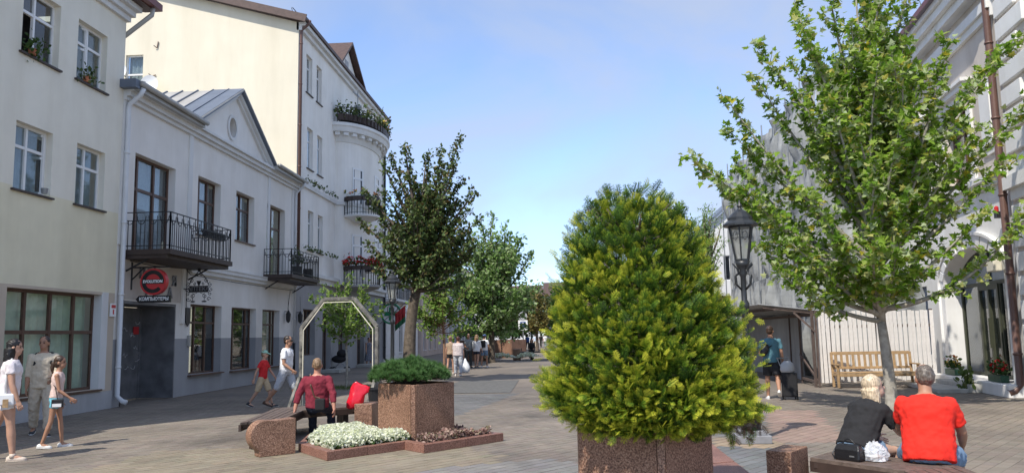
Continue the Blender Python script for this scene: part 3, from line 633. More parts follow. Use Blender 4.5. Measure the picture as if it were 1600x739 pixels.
mb = MB(); LF.box(mb, 20.05, 20.3, 2.34, 2.68, .02, .05); mb.build('plate', 'sign_white', t_); mb = MB(); LF.box(mb, 20.08, 20.27, 2.56, 2.64, .05, .056); LF.box(mb, 20.15, 20.2, 2.4, 2.52, .05, .056); mb.build('print', 'sign_red', t_)

for k, pts in enumerate(([(20.9, 3.86, .05), (22.2, 3.82, .06), (24.1, 3.9, .05), (24.3, 3.72, .12), (28, 3.70, .12), (34.2, 3.74, .12)], [(33.5, 3.7, .12), (33.52, 2.9, .03)], [(24.12, 3.9, .09), (24.12, 2.75, .09), (24.3, 2.72, .03)])):
    mb = MB(); mb.tube([LF.P(*p_) for p_ in pts], .012, 5); mb.build('cable', 'iron', b2)
mb = MB(); LF.box(mb, 24.42, 24.56, 1.5, 1.85, .0, .07); mb.build('meter_box', 'zinc', b2, bevel=.01)
# ---- round projecting shop sign and arrow sign (seen square on from down the street)
ys = 20.95
def disc(mb, c, r, y0, y1, n_=40):
    return mb.loft([[(c[0]+r*math.cos(2*math.pi*k/n_), y, c[1]+r*math.sin(2*math.pi*k/n_)) for k in range(n_)] for y in (y0, y1)])
cx_, cz_ = CAM.at(239, 440, ys)[0], CAM.at(239, 440, ys)[2]
t_ = thing('round_shop_sign', 'round red and black sign reading EVOLUTION hanging from an iron bracket', 'sign', (cx_, ys, cz_))
mb = MB(); disc(mb, (cx_, cz_), .36, ys, ys+.16); mb.build('sign_box', 'sign_red', t_)
mb = MB(); n_ = 40
def ring(mb, c, r0, r1, a0, a1, y):
    k = 48
    for i in range(k):
        a, b_ = a0+(a1-a0)*i/k, a0+(a1-a0)*(i+1)/k; mb.quad(*[(c[0]+q*math.cos(t2), y, c[1]+q*math.sin(t2)) for q, t2 in ((r0, a), (r1, a), (r1, b_), (r0, b_))])
ring(mb, (cx_, cz_), .205, .31, R(-0), R(318), ys-.006); mb.build('letter_ring', 'sign_black', t_)
mb = MB(); mb.bb((cx_-.30, ys-.012, cz_-.055), (cx_+.30, ys-.004, cz_+.065)); mb.build('name_bar', 'sign_black', t_)
text('lettering', 'EVOLUTION', .106, 'sign_white', t_, (cx_, ys-.014, cz_+.004), (1, 0, 0), (0, 0, 1), .002, .004, .92)
mb = MB(); zb = cz_+.40; mb.beam((XL, ys+.08, zb), (cx_+.4, ys+.08, zb), .035, .035); mb.beam((XL+.02, ys+.08, cz_-.2), (XL+.02, ys+.08, zb+.15), .05, .05); mb.beam((XL+.02, ys+.08, zb-.35), (XL+.38, ys+.08, zb), .03, .03)
mb.box((cx_, ys+.08, zb-.02), (.03, .03, .06)); mb.build('bracket', 'iron', t_)
ax0, ax1 = CAM.at(211, 467, ys)[0], CAM.at(264.5, 467, ys)[0]; az0, az1 = CAM.at(240, 472.5, ys)[2], CAM.at(240, 461.5, ys)[2]; zc_ = (az0+az1)/2
t_ = thing('arrow_sign', 'black arrow-shaped sign lettered КОМПЬЮТЕРЫ under the round sign', 'sign', (cx_, ys, zc_))
prf = [(ax0, zc_), (ax0+.09, az0), (ax1, az0), (ax1, az1), (ax0+.09, az1)]; mb = MB(); mb.loft([[(a, y, b_) for a, b_ in prf] for y in (ys+.02, ys+.11)]); mb.build('sign_box', 'sign_black', t_)
text('lettering', 'КОМПЬЮТЕРЫ', .125, 'sign_white', t_, ((ax0+ax1)/2+.04, ys+.012, zc_), (1, 0, 0), (0, 0, 1), .003, .003, .88)
mb = MB(); mb.box((cx_, ys+.065, (az1+cz_-.36)/2), (.03, .03, cz_-.36-az1+.03)); mb.build('hanger', 'iron', t_)
# ---- wrought iron pharmacy sign
ya = 23.95; pa = CAM.at(310, 452, ya); ax, az = pa[0], pa[2]
t_ = thing('iron_pharmacy_sign', 'black wrought iron scroll sign lettered АПТЕКА', 'sign', (ax, ya, az))
mb = MB(); mb.bb((ax-.30, ya, az-.09), (ax+.30, ya+.04, az+.11)); mb.build('name_plate', 'iron', t_); text('lettering', 'АПТЕКА', .17, 'letter_grey', t_, (ax, ya-.004, az+.01), (1, 0, 0), (0, 0, 1), .004, .003)
mb = MB(); mb.beam((XL, ya+.02, az+.02), (ax-.3, ya+.02, az+.02), .03, .03)
def spiral(mb, c, r, a0, turns, sg=1, rad=.010):
    mb.tube([(c[0]+r*(1-k/26)*math.cos(a0+sg*2*math.pi*turns*k/24), ya+.02, c[1]+r*(1-k/26)*math.sin(a0+sg*2*math.pi*turns*k/24)) for k in range(25)], rad, 5)
for sg in (-1, 1):
    mb.tube([(ax+sg*.32, ya+.02, az+.12), (ax+sg*.2, ya+.02, az+.36), (ax, ya+.02, az+.58)], .013, 6)
    for c, r_ in (((.38, .0), .08), ((.36, .15), .07), ((.36, -.13), .07), ((.24, .27), .07), ((.14, .17), .05), ((.2, -.2), .08), ((.07, .45), .05)): spiral(mb, (ax+sg*c[0], az+c[1]), r_, R(90), 1.3, sg)
    mb.tube([(ax+sg*.05, ya+.02, az-.1), (ax+sg*.2, ya+.02, az-.16), (ax+sg*.18, ya+.02, az-.34)], .009, 5)
    mb.ball((ax+sg*.18, ya+.02, az-.37), (.085, .05, .025), 10, 6); spiral(mb, (ax+sg*.32, az-.3), .07, 0, 1.2, sg)
mb.ball((ax, ya+.02, az+.60), (.05, .02, .07), 8, 6); mb.lathe([(.02, .12), (.07, .24), (.07, .26)], (ax, ya+.02, az), 8); mb.build('scrollwork', 'iron', t_)

# ---- four-storey white house: sunlit side gable, bay with terrace
b3 = thing('bay_house', 'tall white four-storey house with a round bay, flowered balconies and a bare yellow side wall', 'building', (XL, 40, 0))
YC = 34.45; ZE = 16.0
ws = [(35.6, 36.5), (37.15, 38.0)]; H3 = []
for k, (z0, z1) in enumerate(((13.1, 14.95), (9.55, 11.5), (5.75, 7.6))): H3 += [(a+k*.25, b_+k*.22, z0, z1) for a, b_ in ws]
H3g = [(35.6, 37.4, .9, 3.0), (38.6, 40.0, .05, 2.9), (41.4, 43.0, .9, 3.0), (45.2, 46.8, .05, 2.9), (48.2, 50, .9, 3.0)]; H3u = [(48.3, 49.5, z0, z0+1.85) for z0 in (5.75, 9.55, 13.1)]
LF.wall(YC, 52, 4.6, ZE, H3+H3u, .22).build('wall', 'stucco_white', b3); LF.wall(YC, 52, 0, 4.6, H3g, .3).build('ground_floor_wall', 'stucco_dark', b3)
for h in H3+H3u: LF.window(h, b3, cols=(.5,), rows=(.7,), rec=.14, fw=.05, curtain='curtain' if h[0] < 36.5 else None)
for h in H3g: LF.window(h, b3, 'brown_frame', (.33, .67), (.75,), .25, .06, None, None, name='shop_window', glass='glass_dark')
mb = MB()
LF.box(mb, YC, 52, 4.25, 4.5, -.1, .16); LF.box(mb, YC, 52, 4.5, 4.66, -.1, .3); LF.box(mb, YC, 52, 8.55, 8.72, -.1, .12); LF.box(mb, YC, 52, ZE-.35, ZE-.15, -.1, .15); LF.box(mb, YC, 52, ZE-.15, ZE+.02, -.1, .32); mb.build('cornice', 'trim_white', b3)
# side wall (sunlit) with its little window
GF = Fac((XL, YC), (-1, 0), (0, -1)); sl_ = .285; (gu, gz0), (gu2, gz1) = GF.uz(222, 140), GF.uz(197, 87); gw = (gu, gu2, gz0, gz1)
mb = GF.wall(0, 16, 0, ZE, [gw], .18); mb.add([GF.P(0, ZE), GF.P(16, ZE), GF.P(16, ZE+16*sl_)], [(0, 1, 2)]); mb.build('side_wall', 'gable_yellow', b3)
GF.window(gw, b3, cols=(), rows=(.45,), rec=.12, fw=.06, sill='plinth', curtain='curtain')
for k, (a, b_) in enumerate((((313, 68), (317, 80)), ((236, 118), (245, 116)))):
    mb = MB(); p, q = GF.uz(248-k*4, 66+k*52), GF.uz(246-k*8, 76+k*44); mb.beam(GF.P(*p, .04), GF.P(*q, .04), .04, .03); mb.beam(GF.P(q[0], q[1], .04), GF.P(q[0]+.12, q[1]+.1, .12), .03, .03); mb.build('wall_hook', 'pipe_brown', b3)
for lab, (x, y), r_ in (('round grey satellite dish half hidden by the cream house corner', (196, 117), .38), ('large white satellite dish above the standing-seam roof', (243, 138), .42)):
    u, z_ = GF.uz(x, y); c = Vector(GF.P(u, z_, .5)); t_ = thing('satellite_dish', lab, 'satellite dish', tuple(c), group=None); mb = MB(); prf = []
    for k in range(6):
        q = k/5*r_; prf.append([(c.x+q*math.cos(2*math.pi*i/24)+1e-4*math.cos(i), c.y-(.10*(k/5)**2), c.z+q*math.sin(2*math.pi*i/24)) for i in range(24)])
    mb.loft(prf, False); mb.build('dish', 'plastic_white', t_, True); mb = MB(); mb.beam((c.x, c.y, c.z), (c.x, YC, c.z-.1), .04, .04); mb.beam((c.x, c.y-.05, c.z-r_*.95), (c.x, c.y-.45, c.z-.05), .02, .02); mb.box((c.x, c.y-.47, c.z-.03), (.06, .1, .06)); mb.build('arm', 'metal_grey', t_)
# roof with verge boards, cross gable, snow guards
mb = MB(); z0_, z1_ = ZE+.02, ZE+16*sl_+.02
mb.hexa([LF.P(YC-.35, z0_, .42), LF.P(52.2, z0_, .42), LF.P(52.2, z1_, -16), LF.P(YC-.35, z1_, -16), LF.P(YC-.35, z0_+.16, .42), LF.P(52.2, z0_+.16, .42), LF.P(52.2, z1_+.16, -16), LF.P(YC-.35, z1_+.16, -16)]); rf = mb.build('roof', 'roof_brown', b3)
mb = MB(); mb.beam(GF.P(-.45, z0_+.02, .37), GF.P(16, z1_+.02, .37), .06, .34); link('verge_board', mb.mesh('verge_board'), 'roof_brown', rf)
gu0, gu1, gua, gz = 40.4, 45.4, 42.4, 17.75
mb = MB(); mb.add([LF.P(gu0, ZE-.1, .06), LF.P(gu1, ZE-.1, .06), LF.P(gua, gz, .06)], [(0, 1, 2)]); mb.build('gable_front', 'stucco_white', b3)
mb = MB()
for a in (gu0-.2, gu1+.2):
    mb.hexa([LF.P(a, ZE+.02, .4), LF.P(gua, gz+.1, .4), LF.P(gua, gz+.1, -5), LF.P(a, ZE+.02, -5), LF.P(a, ZE+.16, .4), LF.P(gua, gz+.26, .4), LF.P(gua, gz+.26, -5), LF.P(a, ZE+.16, -5)])
link('gable_roof', mb.mesh('gable_roof'), 'roof_brown', rf)
mb = MB(); LF.box(mb, 42.0, 42.7, 16.15, 16.95, .06, .08); mb.build('gable_window', 'far_grey', b3)
mb = MB()
for a, b_ in ((YC, 40.2), (45.8, 52)):
    nn_ = int((b_-a)/.45)
    for k in range(nn_+1):
        u = a+(b_-a)*k/nn_; mb.beam(LF.P(u, ZE+.3, -.25), LF.P(u, ZE+.72, -.35), .025, .025)
    for zz in (.5, .72): mb.beam(LF.P(a, ZE+zz, -.30), LF.P(b_, ZE+zz, -.30), .025, .025)
mb.build('snow_guard', 'iron', b3)
LF.pipe(MB(), YC+.08, 4.5, ZE+.1, .10, .07, False).build('downpipe', 'pipe_brown', b3, True); LF.pipe(MB(), 51.7, 0, ZE+.1, .12, .08).build('downpipe', 'iron', b3, True)
# the bay
bc, ba, bo = 43.6, 3.1, 1.45
def bay_ring(z_, e=0.0, n_=28): return [LF.P(bc-(ba+e)*math.cos(math.pi*k/n_), z_, (bo+e)*math.sin(math.pi*k/n_)) for k in range(n_+1)]
def bay_band(mb, prof):
    rs = [bay_ring(z_, e) for z_, e in prof]
    for a, b_ in zip(rs[:-1], rs[1:]):
        for k in range(len(a)-1): mb.quad(a[k], a[k+1], b_[k+1], b_[k])
    mb.add(rs[-1], [tuple(range(len(rs[-1])))]); mb.add(rs[0], [tuple(range(len(rs[0])-1, -1, -1))]); return mb
bay = bay_band(MB(), [(4.4, 0), (12.1, 0)]).build('bay', 'stucco_white', b3)
link('bay_cornice', bay_band(MB(), [(11.9, .05), (12.15, .15), (12.35, .18), (12.37, .48), (12.6, .55), (12.66, .62), (12.82, .62)]).mesh('bay_cornice'), 'trim_white', bay)
mb = MB()
for k in range(1, 28, 2):
    mb = MB(); a = math.pi*k/28; p = Vector(LF.P(bc-(ba+.3)*math.cos(a), 12.27, (bo+.3)*math.sin(a))); mb.box(p, (.2, .26, .16), math.atan2((bo)*math.cos(a)*-1, ba*math.sin(a))); link('dentil', mb.mesh('dentil'), 'trim_white', bay)
link('band', bay_band(MB(), [(8.5, .02), (8.55, .12), (8.7, .12)]).mesh('band'), 'trim_white', bay)
def bay_win(parent, a0, a1, z0, z1, mat='white_paint', rows=(.72,)):
    P = lambda a, z_, e: Vector(LF.P(bc-(ba+e)*math.cos(a), z_, (bo+e)*math.sin(a))); mb = MB(); f_ = .07
    def slab(q0, q1, y0, y1, e0, e1, m_): A, B = a0+(a1-a0)*q0, a0+(a1-a0)*q1; m_.hexa([P(A, y0, e0), P(B, y0, e0), P(B, y0, e1), P(A, y0, e1), P(A, y1, e0), P(B, y1, e0), P(B, y1, e1), P(A, y1, e1)])
    for q0, q1 in ((-.06, .06), (.94, 1.06)): slab(q0, q1, z0, z1, .0, .05, mb)
    for zz in [z0, z1-.1]+[z0+(z1-z0)*r_ for r_ in rows]: slab(.0, 1, zz, zz+.1, .001, .045, mb)
    w = mb.build('bay_window', mat, parent); g_ = MB(); slab(.0, 1, z0, z1, -.02, .012, g_); link('pane', g_.mesh('pane'), 'bay_glass', w)
pm('bay_glass', (.035, .04, .05), .06, .2, 3, spec=.8)
for z0, z1 in ((4.75, 7.05), (8.4, 10.6)):
    bay_win(b3, R(34), R(52), z0, z1); bay_win(b3, R(84), R(104), z0+.35, z1); bay_win(b3, R(128), R(146), z0+.35, z1)
mb = MB(); pts = [(p[0], p[1]) for p in bay_ring(0, .45)]; railing(mb, [Vector((a, b_, 0)) for a, b_ in pts[1:-1]], 12.82, .85, .14, False); mb.build('terrace_railing', 'iron', b3)
mb = MB()
for k in range(2, 27):
    a = bay_ring(12.95, .40)[k]; mb.box((a[0], a[1], 13.1), (.3, .42, .34))
mb.build('terrace_boxes', 'dark_brown', b3)
pts = np.array([bay_ring(13.3, .42)[k] for k in rng.integers(1, 28, 900)]); pts += rng.normal(0, .14, pts.shape); pts[:, 2] += np.abs(rng.normal(0, .25, len(pts)))
prop(link('terrace_plants', scatter_mesh('terrace_plants', pts, .15), 'leaf_dark'), 'dark trailing plants along the rim of the bay terrace', 'plant', kind='stuff')
pts = np.array([bay_ring(13.5, .45)[k] for k in rng.integers(13, 26, 140)])+rng.normal(0, .12, (140, 3)); prop(link('terrace_flowers', scatter_mesh('terrace_flowers', pts, .13, BLOSSOM_T), 'petal_mixed'), 'pale pink and orange flowers at the far end of the bay terrace', 'flowers', kind='stuff')
p = LF.P(41.2, 13.0, 1.0); mb = MB(); mb.lathe([(.2, 0), (.25, .5), (.1, .6), (.22, .9), (.2, 1.0)], p, 10); mb.tube([(p[0], p[1], 13.9), (p[0], p[1], 14.9)], .03, 6); mb.beam((p[0]-.1, p[1]-.6, 14.6), (p[0], p[1]+.3, 14.6), .05, .05); prop(mb.build('terrace_ornament', 'metal_grey'), 'grey garden ornament with a crossbar standing on the bay terrace', 'ornament')
def small_balcony(z_, mat, rmat):
    c = Vector(LF.P(41.2, 0, 1.25)); r_ = .95; mb = MB(); mb.lathe([(.35, z_-.35), (r_*.8, z_-.18), (r_+.05, z_-.1), (r_+.05, z_)], (c.x, c.y, 0), 24); bl = mb.build('small_balcony', mat, b3, False)
    rb = MB(); k = 20; ring_ = [Vector((c.x+r_*math.cos(2*math.pi*i/k), c.y+r_*math.sin(2*math.pi*i/k), 0)) for i in range(k+1)]; railing(rb, ring_, z_, .95, .15, False); link('railing', rb.mesh('railing'), rmat, bl); return c, r_
pm('rail_green', (.035, .07, .07), .5, .1, 5)
c, r_ = small_balcony(8.0, 'trim_white', 'rail_green'); c2, _ = small_balcony(4.35, 'stucco_dark', 'iron')
def rim_flowers(name, lab, c, r_, z_, mat, n_, cat):
    a = rng.uniform(0, 2*math.pi, n_); P = np.c_[c.x+r_*np.cos(a), c.y+r_*np.sin(a), z_+np.abs(rng.normal(0, .16, n_))]+rng.normal(0, .07, (n_, 3))
    t_ = thing(name, lab, cat, (c.x, c.y, z_)); mb = MB()
    for k in range(12): q = 2*math.pi*k/12; mb.box((c.x+r_*.92*math.cos(q), c.y+r_*.92*math.sin(q), z_-.12), (.2, .48, .2), q)
    mb.build('trough', 'dark_brown', t_); link('foliage', scatter_mesh('foliage', P, .13), 'leaf_green' if mat == 'petal_red' else 'leaf_dark', t_)
    link('blossoms', scatter_mesh('blossoms', P[:int(n_*.8)]+[0, 0, .07], .13, BLOSSOM_T), mat, t_)
rim_flowers('balcony_flowers', 'dense red flowers along the lower round balcony', c2, r_, 5.35, 'petal_red', 420, 'flowers')
rim_flowers('balcony_flowers', 'sparse dry flowers along the upper green-railed round balcony', c, r_, 8.95, 'petal_mixed', 120, 'flowers')
for z_, lab in ((8.72, 'upper'), (5.6, 'lower')):
    P = np.array([LF.P(rng.uniform(35, 40.2), z_+.05+abs(rng.normal(0, .08)), .25+rng.normal(0, .06)) for _ in range(110)]); prop(link('ledge_plants', scatter_mesh('ledge_plants', P, .12), 'leaf_dark'), 'dry trailing plants on the %s ledge of the white house' % lab, 'plant', kind='stuff')
P = np.array([LF.P(50.5+rng.normal(0, .25), 5.9+rng.normal(0, .12), .2) for _ in range(90)]); prop(link('hanging_flowers', scatter_mesh('hanging_flowers', P, .13, BLOSSOM_T), 'petal_red'), 'small red hanging flowers by the dark downpipe', 'flowers', kind='stuff')
for a in (38.4, 45): mb = MB(); LF.box(mb, a, a+2, 0, .16, 0, .9); mb.build('door_step', 'concrete', b3)

# ---- houses further down the left side
def far_house(name, lab, u0, u1, zr, wall, roof, nwin, floors, xo=0.0, nx=1):
    f = Fac((XL+xo, 0), (0, 1), (nx, 0)); b_ = thing(name, lab, 'building', (XL+xo, (u0+u1)/2, 0)); hs = []
    w = (u1-u0)/nwin
    for k in range(nwin):
        for j in range(floors): hs.append((u0+w*(k+.28), u0+w*(k+.72), .7+j*3.6 if j else .5, 2.9+j*3.6-(.3 if j else 0)))
    f.wall(u0, u1, 0, zr, hs, .2).build('wall', wall, b_)
    mb = MB(); mb.quad(f.P(u0, 0), f.P(u0, 0, -10), f.P(u0, zr, -10), f.P(u0, zr)); mb.build('side_wall', wall, b_)
    for h in hs: f.window(h, b_, cols=(.5,), rows=(.7,), rec=.15, sill='trim_white', glass='glass_dark')
    mb = MB(); f.box(mb, u0, u1, 3.5, 3.75, -.1, .15); f.box(mb, u0-.1, u1+.1, zr-.2, zr, -.1, .3); mb.build('cornice', 'trim_white', b_)
    mb = MB(); mb.add([f.P(u0-.2, zr, .5), f.P(u1+.2, zr, .5), f.P(u1+.2, zr+3.4, -5), f.P(u0-.2, zr+3.4, -5), f.P(u1+.2, zr, -10), f.P(u0-.2, zr, -10)], [(0, 1, 2, 3), (3, 2, 4, 5), (0, 3, 5), (1, 4, 2)]); mb.build('roof', roof, b_); return b_, f
b4, f4 = far_house('orange_roof_house', 'pale house with an orange tiled roof behind the dark leaning tree', 52.1, 66, 9.6, 'stucco_white', 'roof_orange', 5, 2, -.3)
mb = MB(); f4.box(mb, 53, 60, 4.05, 4.2, 0, 1.0); bl = mb.build('balcony', 'trim_white', b4); rb = MB(); railing(rb, [f4.P(53, 0), f4.P(53, 0, 1), f4.P(60, 0, 1), f4.P(60, 0)], 4.2, 1.1, .14); link('railing', rb.mesh('railing'), 'iron', bl)
far_house('pink_shop_house', 'pinkish shop house with a dark entrance beyond the flag', 66.1, 80, 8.6, 'pink_wall', 'roof_brown', 5, 2, 0)
far_house('white_corner_house', 'long white house towards the far end on the left', 80.1, 104, 9.2, 'far_white', 'roof_orange', 7, 2, .2)
mb = MB(); p = CAM.at(611, 490, 50.0); px_, pz_ = p[0], p[2]
t_ = thing('pharmacy_cross_sign', 'round white sign with a green cross on an arm by the street lamp', 'sign', (px_, 50, pz_)); mb = MB(); mb.loft([[(px_+.66*math.cos(2*math.pi*k/28), y, pz_+.66*math.sin(2*math.pi*k/28)) for k in range(28)] for y in (50, 50.18)]); mb.build('disc', 'sign_white', t_)
mb = MB(); mb.bb((px_-.13, 49.97, pz_-.42), (px_+.13, 49.99, pz_+.42)); mb.bb((px_-.42, 49.965, pz_-.13), (px_+.42, 49.985, pz_+.13)); mb.build('cross', 'sign_green', t_)
mb = MB(); mb.loft([[(px_+q*math.cos(2*math.pi*k/28), y, pz_+q*math.sin(2*math.pi*k/28)) for q, y in ((.55, 49.98), (.66, 49.97), (.68, 50.19))] for k in range(29)], False); mb.build('rim', 'sign_green', t_); mb = MB(); mb.beam((XL, 50.1, pz_), (px_-.66, 50.1, pz_), .05, .05); mb.build('arm', 'iron', t_)
f0, f1, f2_ = CAM.at(632, 476, 47), CAM.at(622, 506, 47), CAM.at(633, 509, 47)
t_ = thing('flag', 'red and green flag on a short slanted pole above the pharmacy', 'flag', (f0[0], 47, f0[2])); mb = MB(); mb.beam((f0[0]+.05, 47, f0[2]+.1), (f0[0]-1.5, 47.1, f0[2]-1.1), .04, .04); mb.build('flag_pole', 'grey_wood', t_)
for nm, q0, q1 in (('red_field', 0, .66), ('green_field', .66, 1)):
    mb = MB(); gr = []
    for i in range(7):
        row = []
        for j in range(4):
            s_ = q0+(q1-q0)*i/6; w_ = j/3; a = Vector(f0).lerp(Vector(f1), w_); b_ = Vector((f0[0]+.15-w_*.1, 47, f0[2]-1.15-w_*.2)); q = Vector((f0[0]-.62*w_+.05, 47+.05*math.sin(9*s_+5*w_), f0[2]-.55*w_-s_*1.0)); row.append(q)
        gr.append(row)
    for i in range(6):
        for j in range(3): mb.quad(gr[i][j], gr[i][j+1], gr[i+1][j+1], gr[i+1][j])
    o = mb.build(nm, 'flag_red' if nm[0] == 'r' else 'flag_green', t_, True); o.modifiers.new('s', 'SOLIDIFY').thickness = .01
# street end
def end_block(name, lab, x0, x1, y, z1, mat, roof, cols, floors):
    f = Fac((x0, y), (1, 0), (0, -1)); b_ = thing(name, lab, 'building', (x0, y, 0)); w = (x1-x0)/cols
    hs = [(w*(k+.3), w*(k+.7), .8+j*3.3, 2.7+j*3.3) for k in range(cols) for j in range(floors)]
    f.wall(0, x1-x0, 0, z1, hs, .25).build('wall', mat, b_)
    for h in hs: f.window(h, b_, cols=(.5,), rows=(), rec=.2, sill=None, glass='glass_dark')
    mb = MB(); mb.add([(x0-.3, y-.4, z1), (x1+.3, y-.4, z1), (x1+.3, y+5, z1+3), (x0-.3, y+5, z1+3), (x1+.3, y+10, z1), (x0-.3, y+10, z1)], [(0, 1, 2, 3), (3, 2, 4, 5), (0, 3, 5), (1, 4, 2)]); mb.build('roof', roof, b_)
end_block('far_white_block', 'white building closing the far end of the street', -22, -4, 150, 8, 'far_white', 'roof_brown', 6, 2)
end_block('far_beige_block', 'beige building far down the street beside the white one', -3.5, 22, 158, 9, 'far_beige', 'roof_brown', 8, 2)
# ================================================================ right side of the street
p0 = CAM.g(1597, 620); th = R(7.7)
RF = Fac((p0[0], p0[1]), (math.sin(th), math.cos(th)), (-math.cos(th), math.sin(th)))
b5 = thing('arch_house', 'ornate white and beige house with an arched glazed doorway and brown downpipe', 'building', tuple(p0))
AU0, AU1, AZ0, AZS, ARI = .2, 4.7, .32, 2.9, .9; AC = (AU0+AU1)/2; AH = (AU1-AU0)/2
W5 = [(1.8, 3.72, 5.62, 7.75), (5.6, 7.4, 5.62, 7.75), (8.4, 10, 5.62, 7.75)]
RF.wall(-.5, 10.6, 5.5, 10.5, W5, .25).build('wall', 'arch_beige', b5)
RF.wall(-.5, 10.6, 0, 5.5, [(AU0, AU1, AZ0, 3.9), (6.6, 8.6, .8, 3)], .45).build('ground_floor_wall', 'arch_white', b5)
arc = [(AC-AH*math.cos(math.pi*k/32), AZS+ARI*math.sin(math.pi*k/32)) for k in range(33)]
mb = MB()
for a, b_ in zip(arc[:-1], arc[1:]):
    mb.quad(RF.P(*a, .002), RF.P(*b_, .002), RF.P(b_[0], 3.92, .002), RF.P(a[0], 3.92, .002)); mb.quad(RF.P(*a, .002), RF.P(*a, -.45), RF.P(*b_, -.45), RF.P(*b_, .002))
mb.build('arch_spandrel', 'arch_white', b5)
def arc_off(e): return [(AC-(AH+e)*math.cos(math.pi*k/32), AZS+(ARI+e)*math.sin(math.pi*k/32)) for k in range(33)]
inner = [(AU0, AZ0)]+arc_off(0)+[(AU1, AZ0)]; outer = [(AU0-.42, AZ0)]+arc_off(.42)+[(AU1+.42, AZ0)]; mid = [(AU0-.34, AZ0)]+arc_off(.34)+[(AU1+.34, AZ0)]
mb = MB(); mb.loft([[RF.P(*i, .0), RF.P(*i, .07), RF.P(*m_, .07), RF.P(*m_, .14), RF.P(*o, .14), RF.P(*o, 0)] for i, m_, o in zip(inner, mid, outer)]); mb.build('arch_surround', 'arch_white', b5)
for k in range(1, 12):       # voussoirs
    a0, a1 = math.pi*(k-.42)/12, math.pi*(k+.42)/12; q = lambda a, e: (AC-(AH+e)*math.cos(a), AZS+(ARI+e)*math.sin(a)); mb = MB()
    mb.hexa([RF.P(*q(a0, .02), .06), RF.P(*q(a1, .02), .06), RF.P(*q(a1, .33), .06), RF.P(*q(a0, .33), .06), RF.P(*q(a0, .02), .10), RF.P(*q(a1, .02), .10), RF.P(*q(a1, .33), .10), RF.P(*q(a0, .33), .10)]); mb.build('voussoir', 'arch_white', b5)
# glazed doorway
mb = MB(); o = -.38
for u in (AU0+.05, 1.82, 3.3, AU1-.05): RF.box(mb, u-.05, u+.05, AZ0, AZS+(.0 if .3 < u < 4.5 else -.05), o-.08, o)
for z_ in (AZ0+.04, AZS-.05): RF.box(mb, AU0+.1, AU1-.1, z_-.05, z_+.05, o-.079, o-.001)
RF.box(mb, AC-.03, AC+.03, AZS, AZS+ARI-.03, o-.06, o)
for k in range(32):
    a, b_ = arc[k], arc[k+1]; mb.beam(RF.P(a[0], a[1]-.04, o-.04), RF.P(b_[0], b_[1]-.04, o-.04), .07, .08)
dw = mb.build('doorway_frame', 'green_frame', b5)
mb = MB()
for u in (1.9, 3.2, 2.55): RF.box(mb, u-.05, u+.05, AZ0+.05, AZS-.1, o-.05, o+.03)
for z_ in (AZ0+.12, AZS-.16): RF.box(mb, 1.9, 3.2, z_-.07, z_+.07, o-.049, o+.028)
RF.box(mb, 2.48, 2.52, 1.1, 1.9, o+.03, o+.09); mb.build('door', 'green_frame', b5)
for a, b_ in ((AU0+.1, 1.77), (1.95, 2.5), (2.6, 3.15), (3.35, AU1-.1)):
    mb = MB(); RF.box(mb, a, b_, AZ0+.08, AZS-.1, o-.045, o-.04); link('pane', mb.mesh('pane'), 'glass_dark', dw)
mb = MB(); mb.add([RF.P(*q, o-.04) for q in arc], [tuple(range(33))]); link('lunette_pane', mb.mesh('lunette_pane'), 'glass_dark', dw)
cb = MB(); pr = None
for a in np.arange(AU0, AU1, .05):
    cur = (a, o-.4+.04*math.sin(a*21))
    if pr: cb.quad(RF.P(pr[0], AZ0, pr[1]), RF.P(cur[0], AZ0, cur[1]), RF.P(cur[0], 2.5, cur[1]), RF.P(pr[0], 2.5, pr[1]))
    pr = cur
cb.build('curtain', 'curtain', b5, True)
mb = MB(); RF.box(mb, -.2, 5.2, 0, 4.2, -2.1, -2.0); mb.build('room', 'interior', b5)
for a, b_ in ((AU0-.6, 1.7), (3.4, AU1+.55)): mb = MB(); RF.box(mb, a, b_, 0, AZ0-.02, -.4, .42); mb.build('plinth_ledge', 'arch_white', b5, bevel=.02)
mb = MB(); RF.box(mb, 1.3, 3.9, 0, .22, -.3, .75); mb.build('step', 'concrete', b5, bevel=.015)
mb = MB(); RF.box(mb, 1.2, 4.2, 0, .11, .76, 1.5); mb.build('step', 'concrete', b5, bevel=.015)
for h in W5: RF.window(h, b5, 'brown_frame', (.5,), (.7,), .2, .07, 'trim_white', None)
mb = MB()
for h in W5:
    a, b_, c, d = h
    RF.box(mb, a-.32, a-.02, c-.1, d+.1, -.05, .07); RF.box(mb, b_+.02, b_+.32, c-.1, d+.1, -.05, .07); RF.box(mb, a-.32, b_+.32, d+.1, d+.3, -.05, .09); RF.box(mb, a-.42, b_+.42, d+.3, d+.45, -.05, .22); RF.box(mb, a-.5, b_+.5, d+.45, d+.55, -.05, .3)
mb.build('window_surround', 'arch_white', b5)
mb = MB()
for z0, z1, o_ in ((5.2, 5.36, .1), (5.36, 5.5, .2), (9.3, 9.5, .1), (9.5, 9.75, .18), (10.1, 10.35, .3), (10.35, 10.6, .45), (10.6, 10.75, .55)): RF.box(mb, -.48, 10.6+o_*.3, z0, z1, -.05, o_)
for u0, u1 in ((-.1, 1.0), (4.4, 5.0), (7.8, 8.1)): RF.box(mb, u0+.12, u1-.12, 6.0, 7.9, -.02, .05); RF.box(mb, u0+.24, u1-.24, 6.15, 7.75, .05, .08)
mb.build('cornice', 'arch_white', b5)
mb = MB(); mb.hexa([RF.P(-.5, 10.75, .7), RF.P(10.9, 10.75, .7), RF.P(10.9, 13.6, -6), RF.P(-.5, 13.6, -6), RF.P(-.5, 10.9, .7), RF.P(10.9, 10.9, .7), RF.P(10.9, 13.75, -6), RF.P(-.5, 13.75, -6)]); mb.build('roof', 'roof_red', b5)
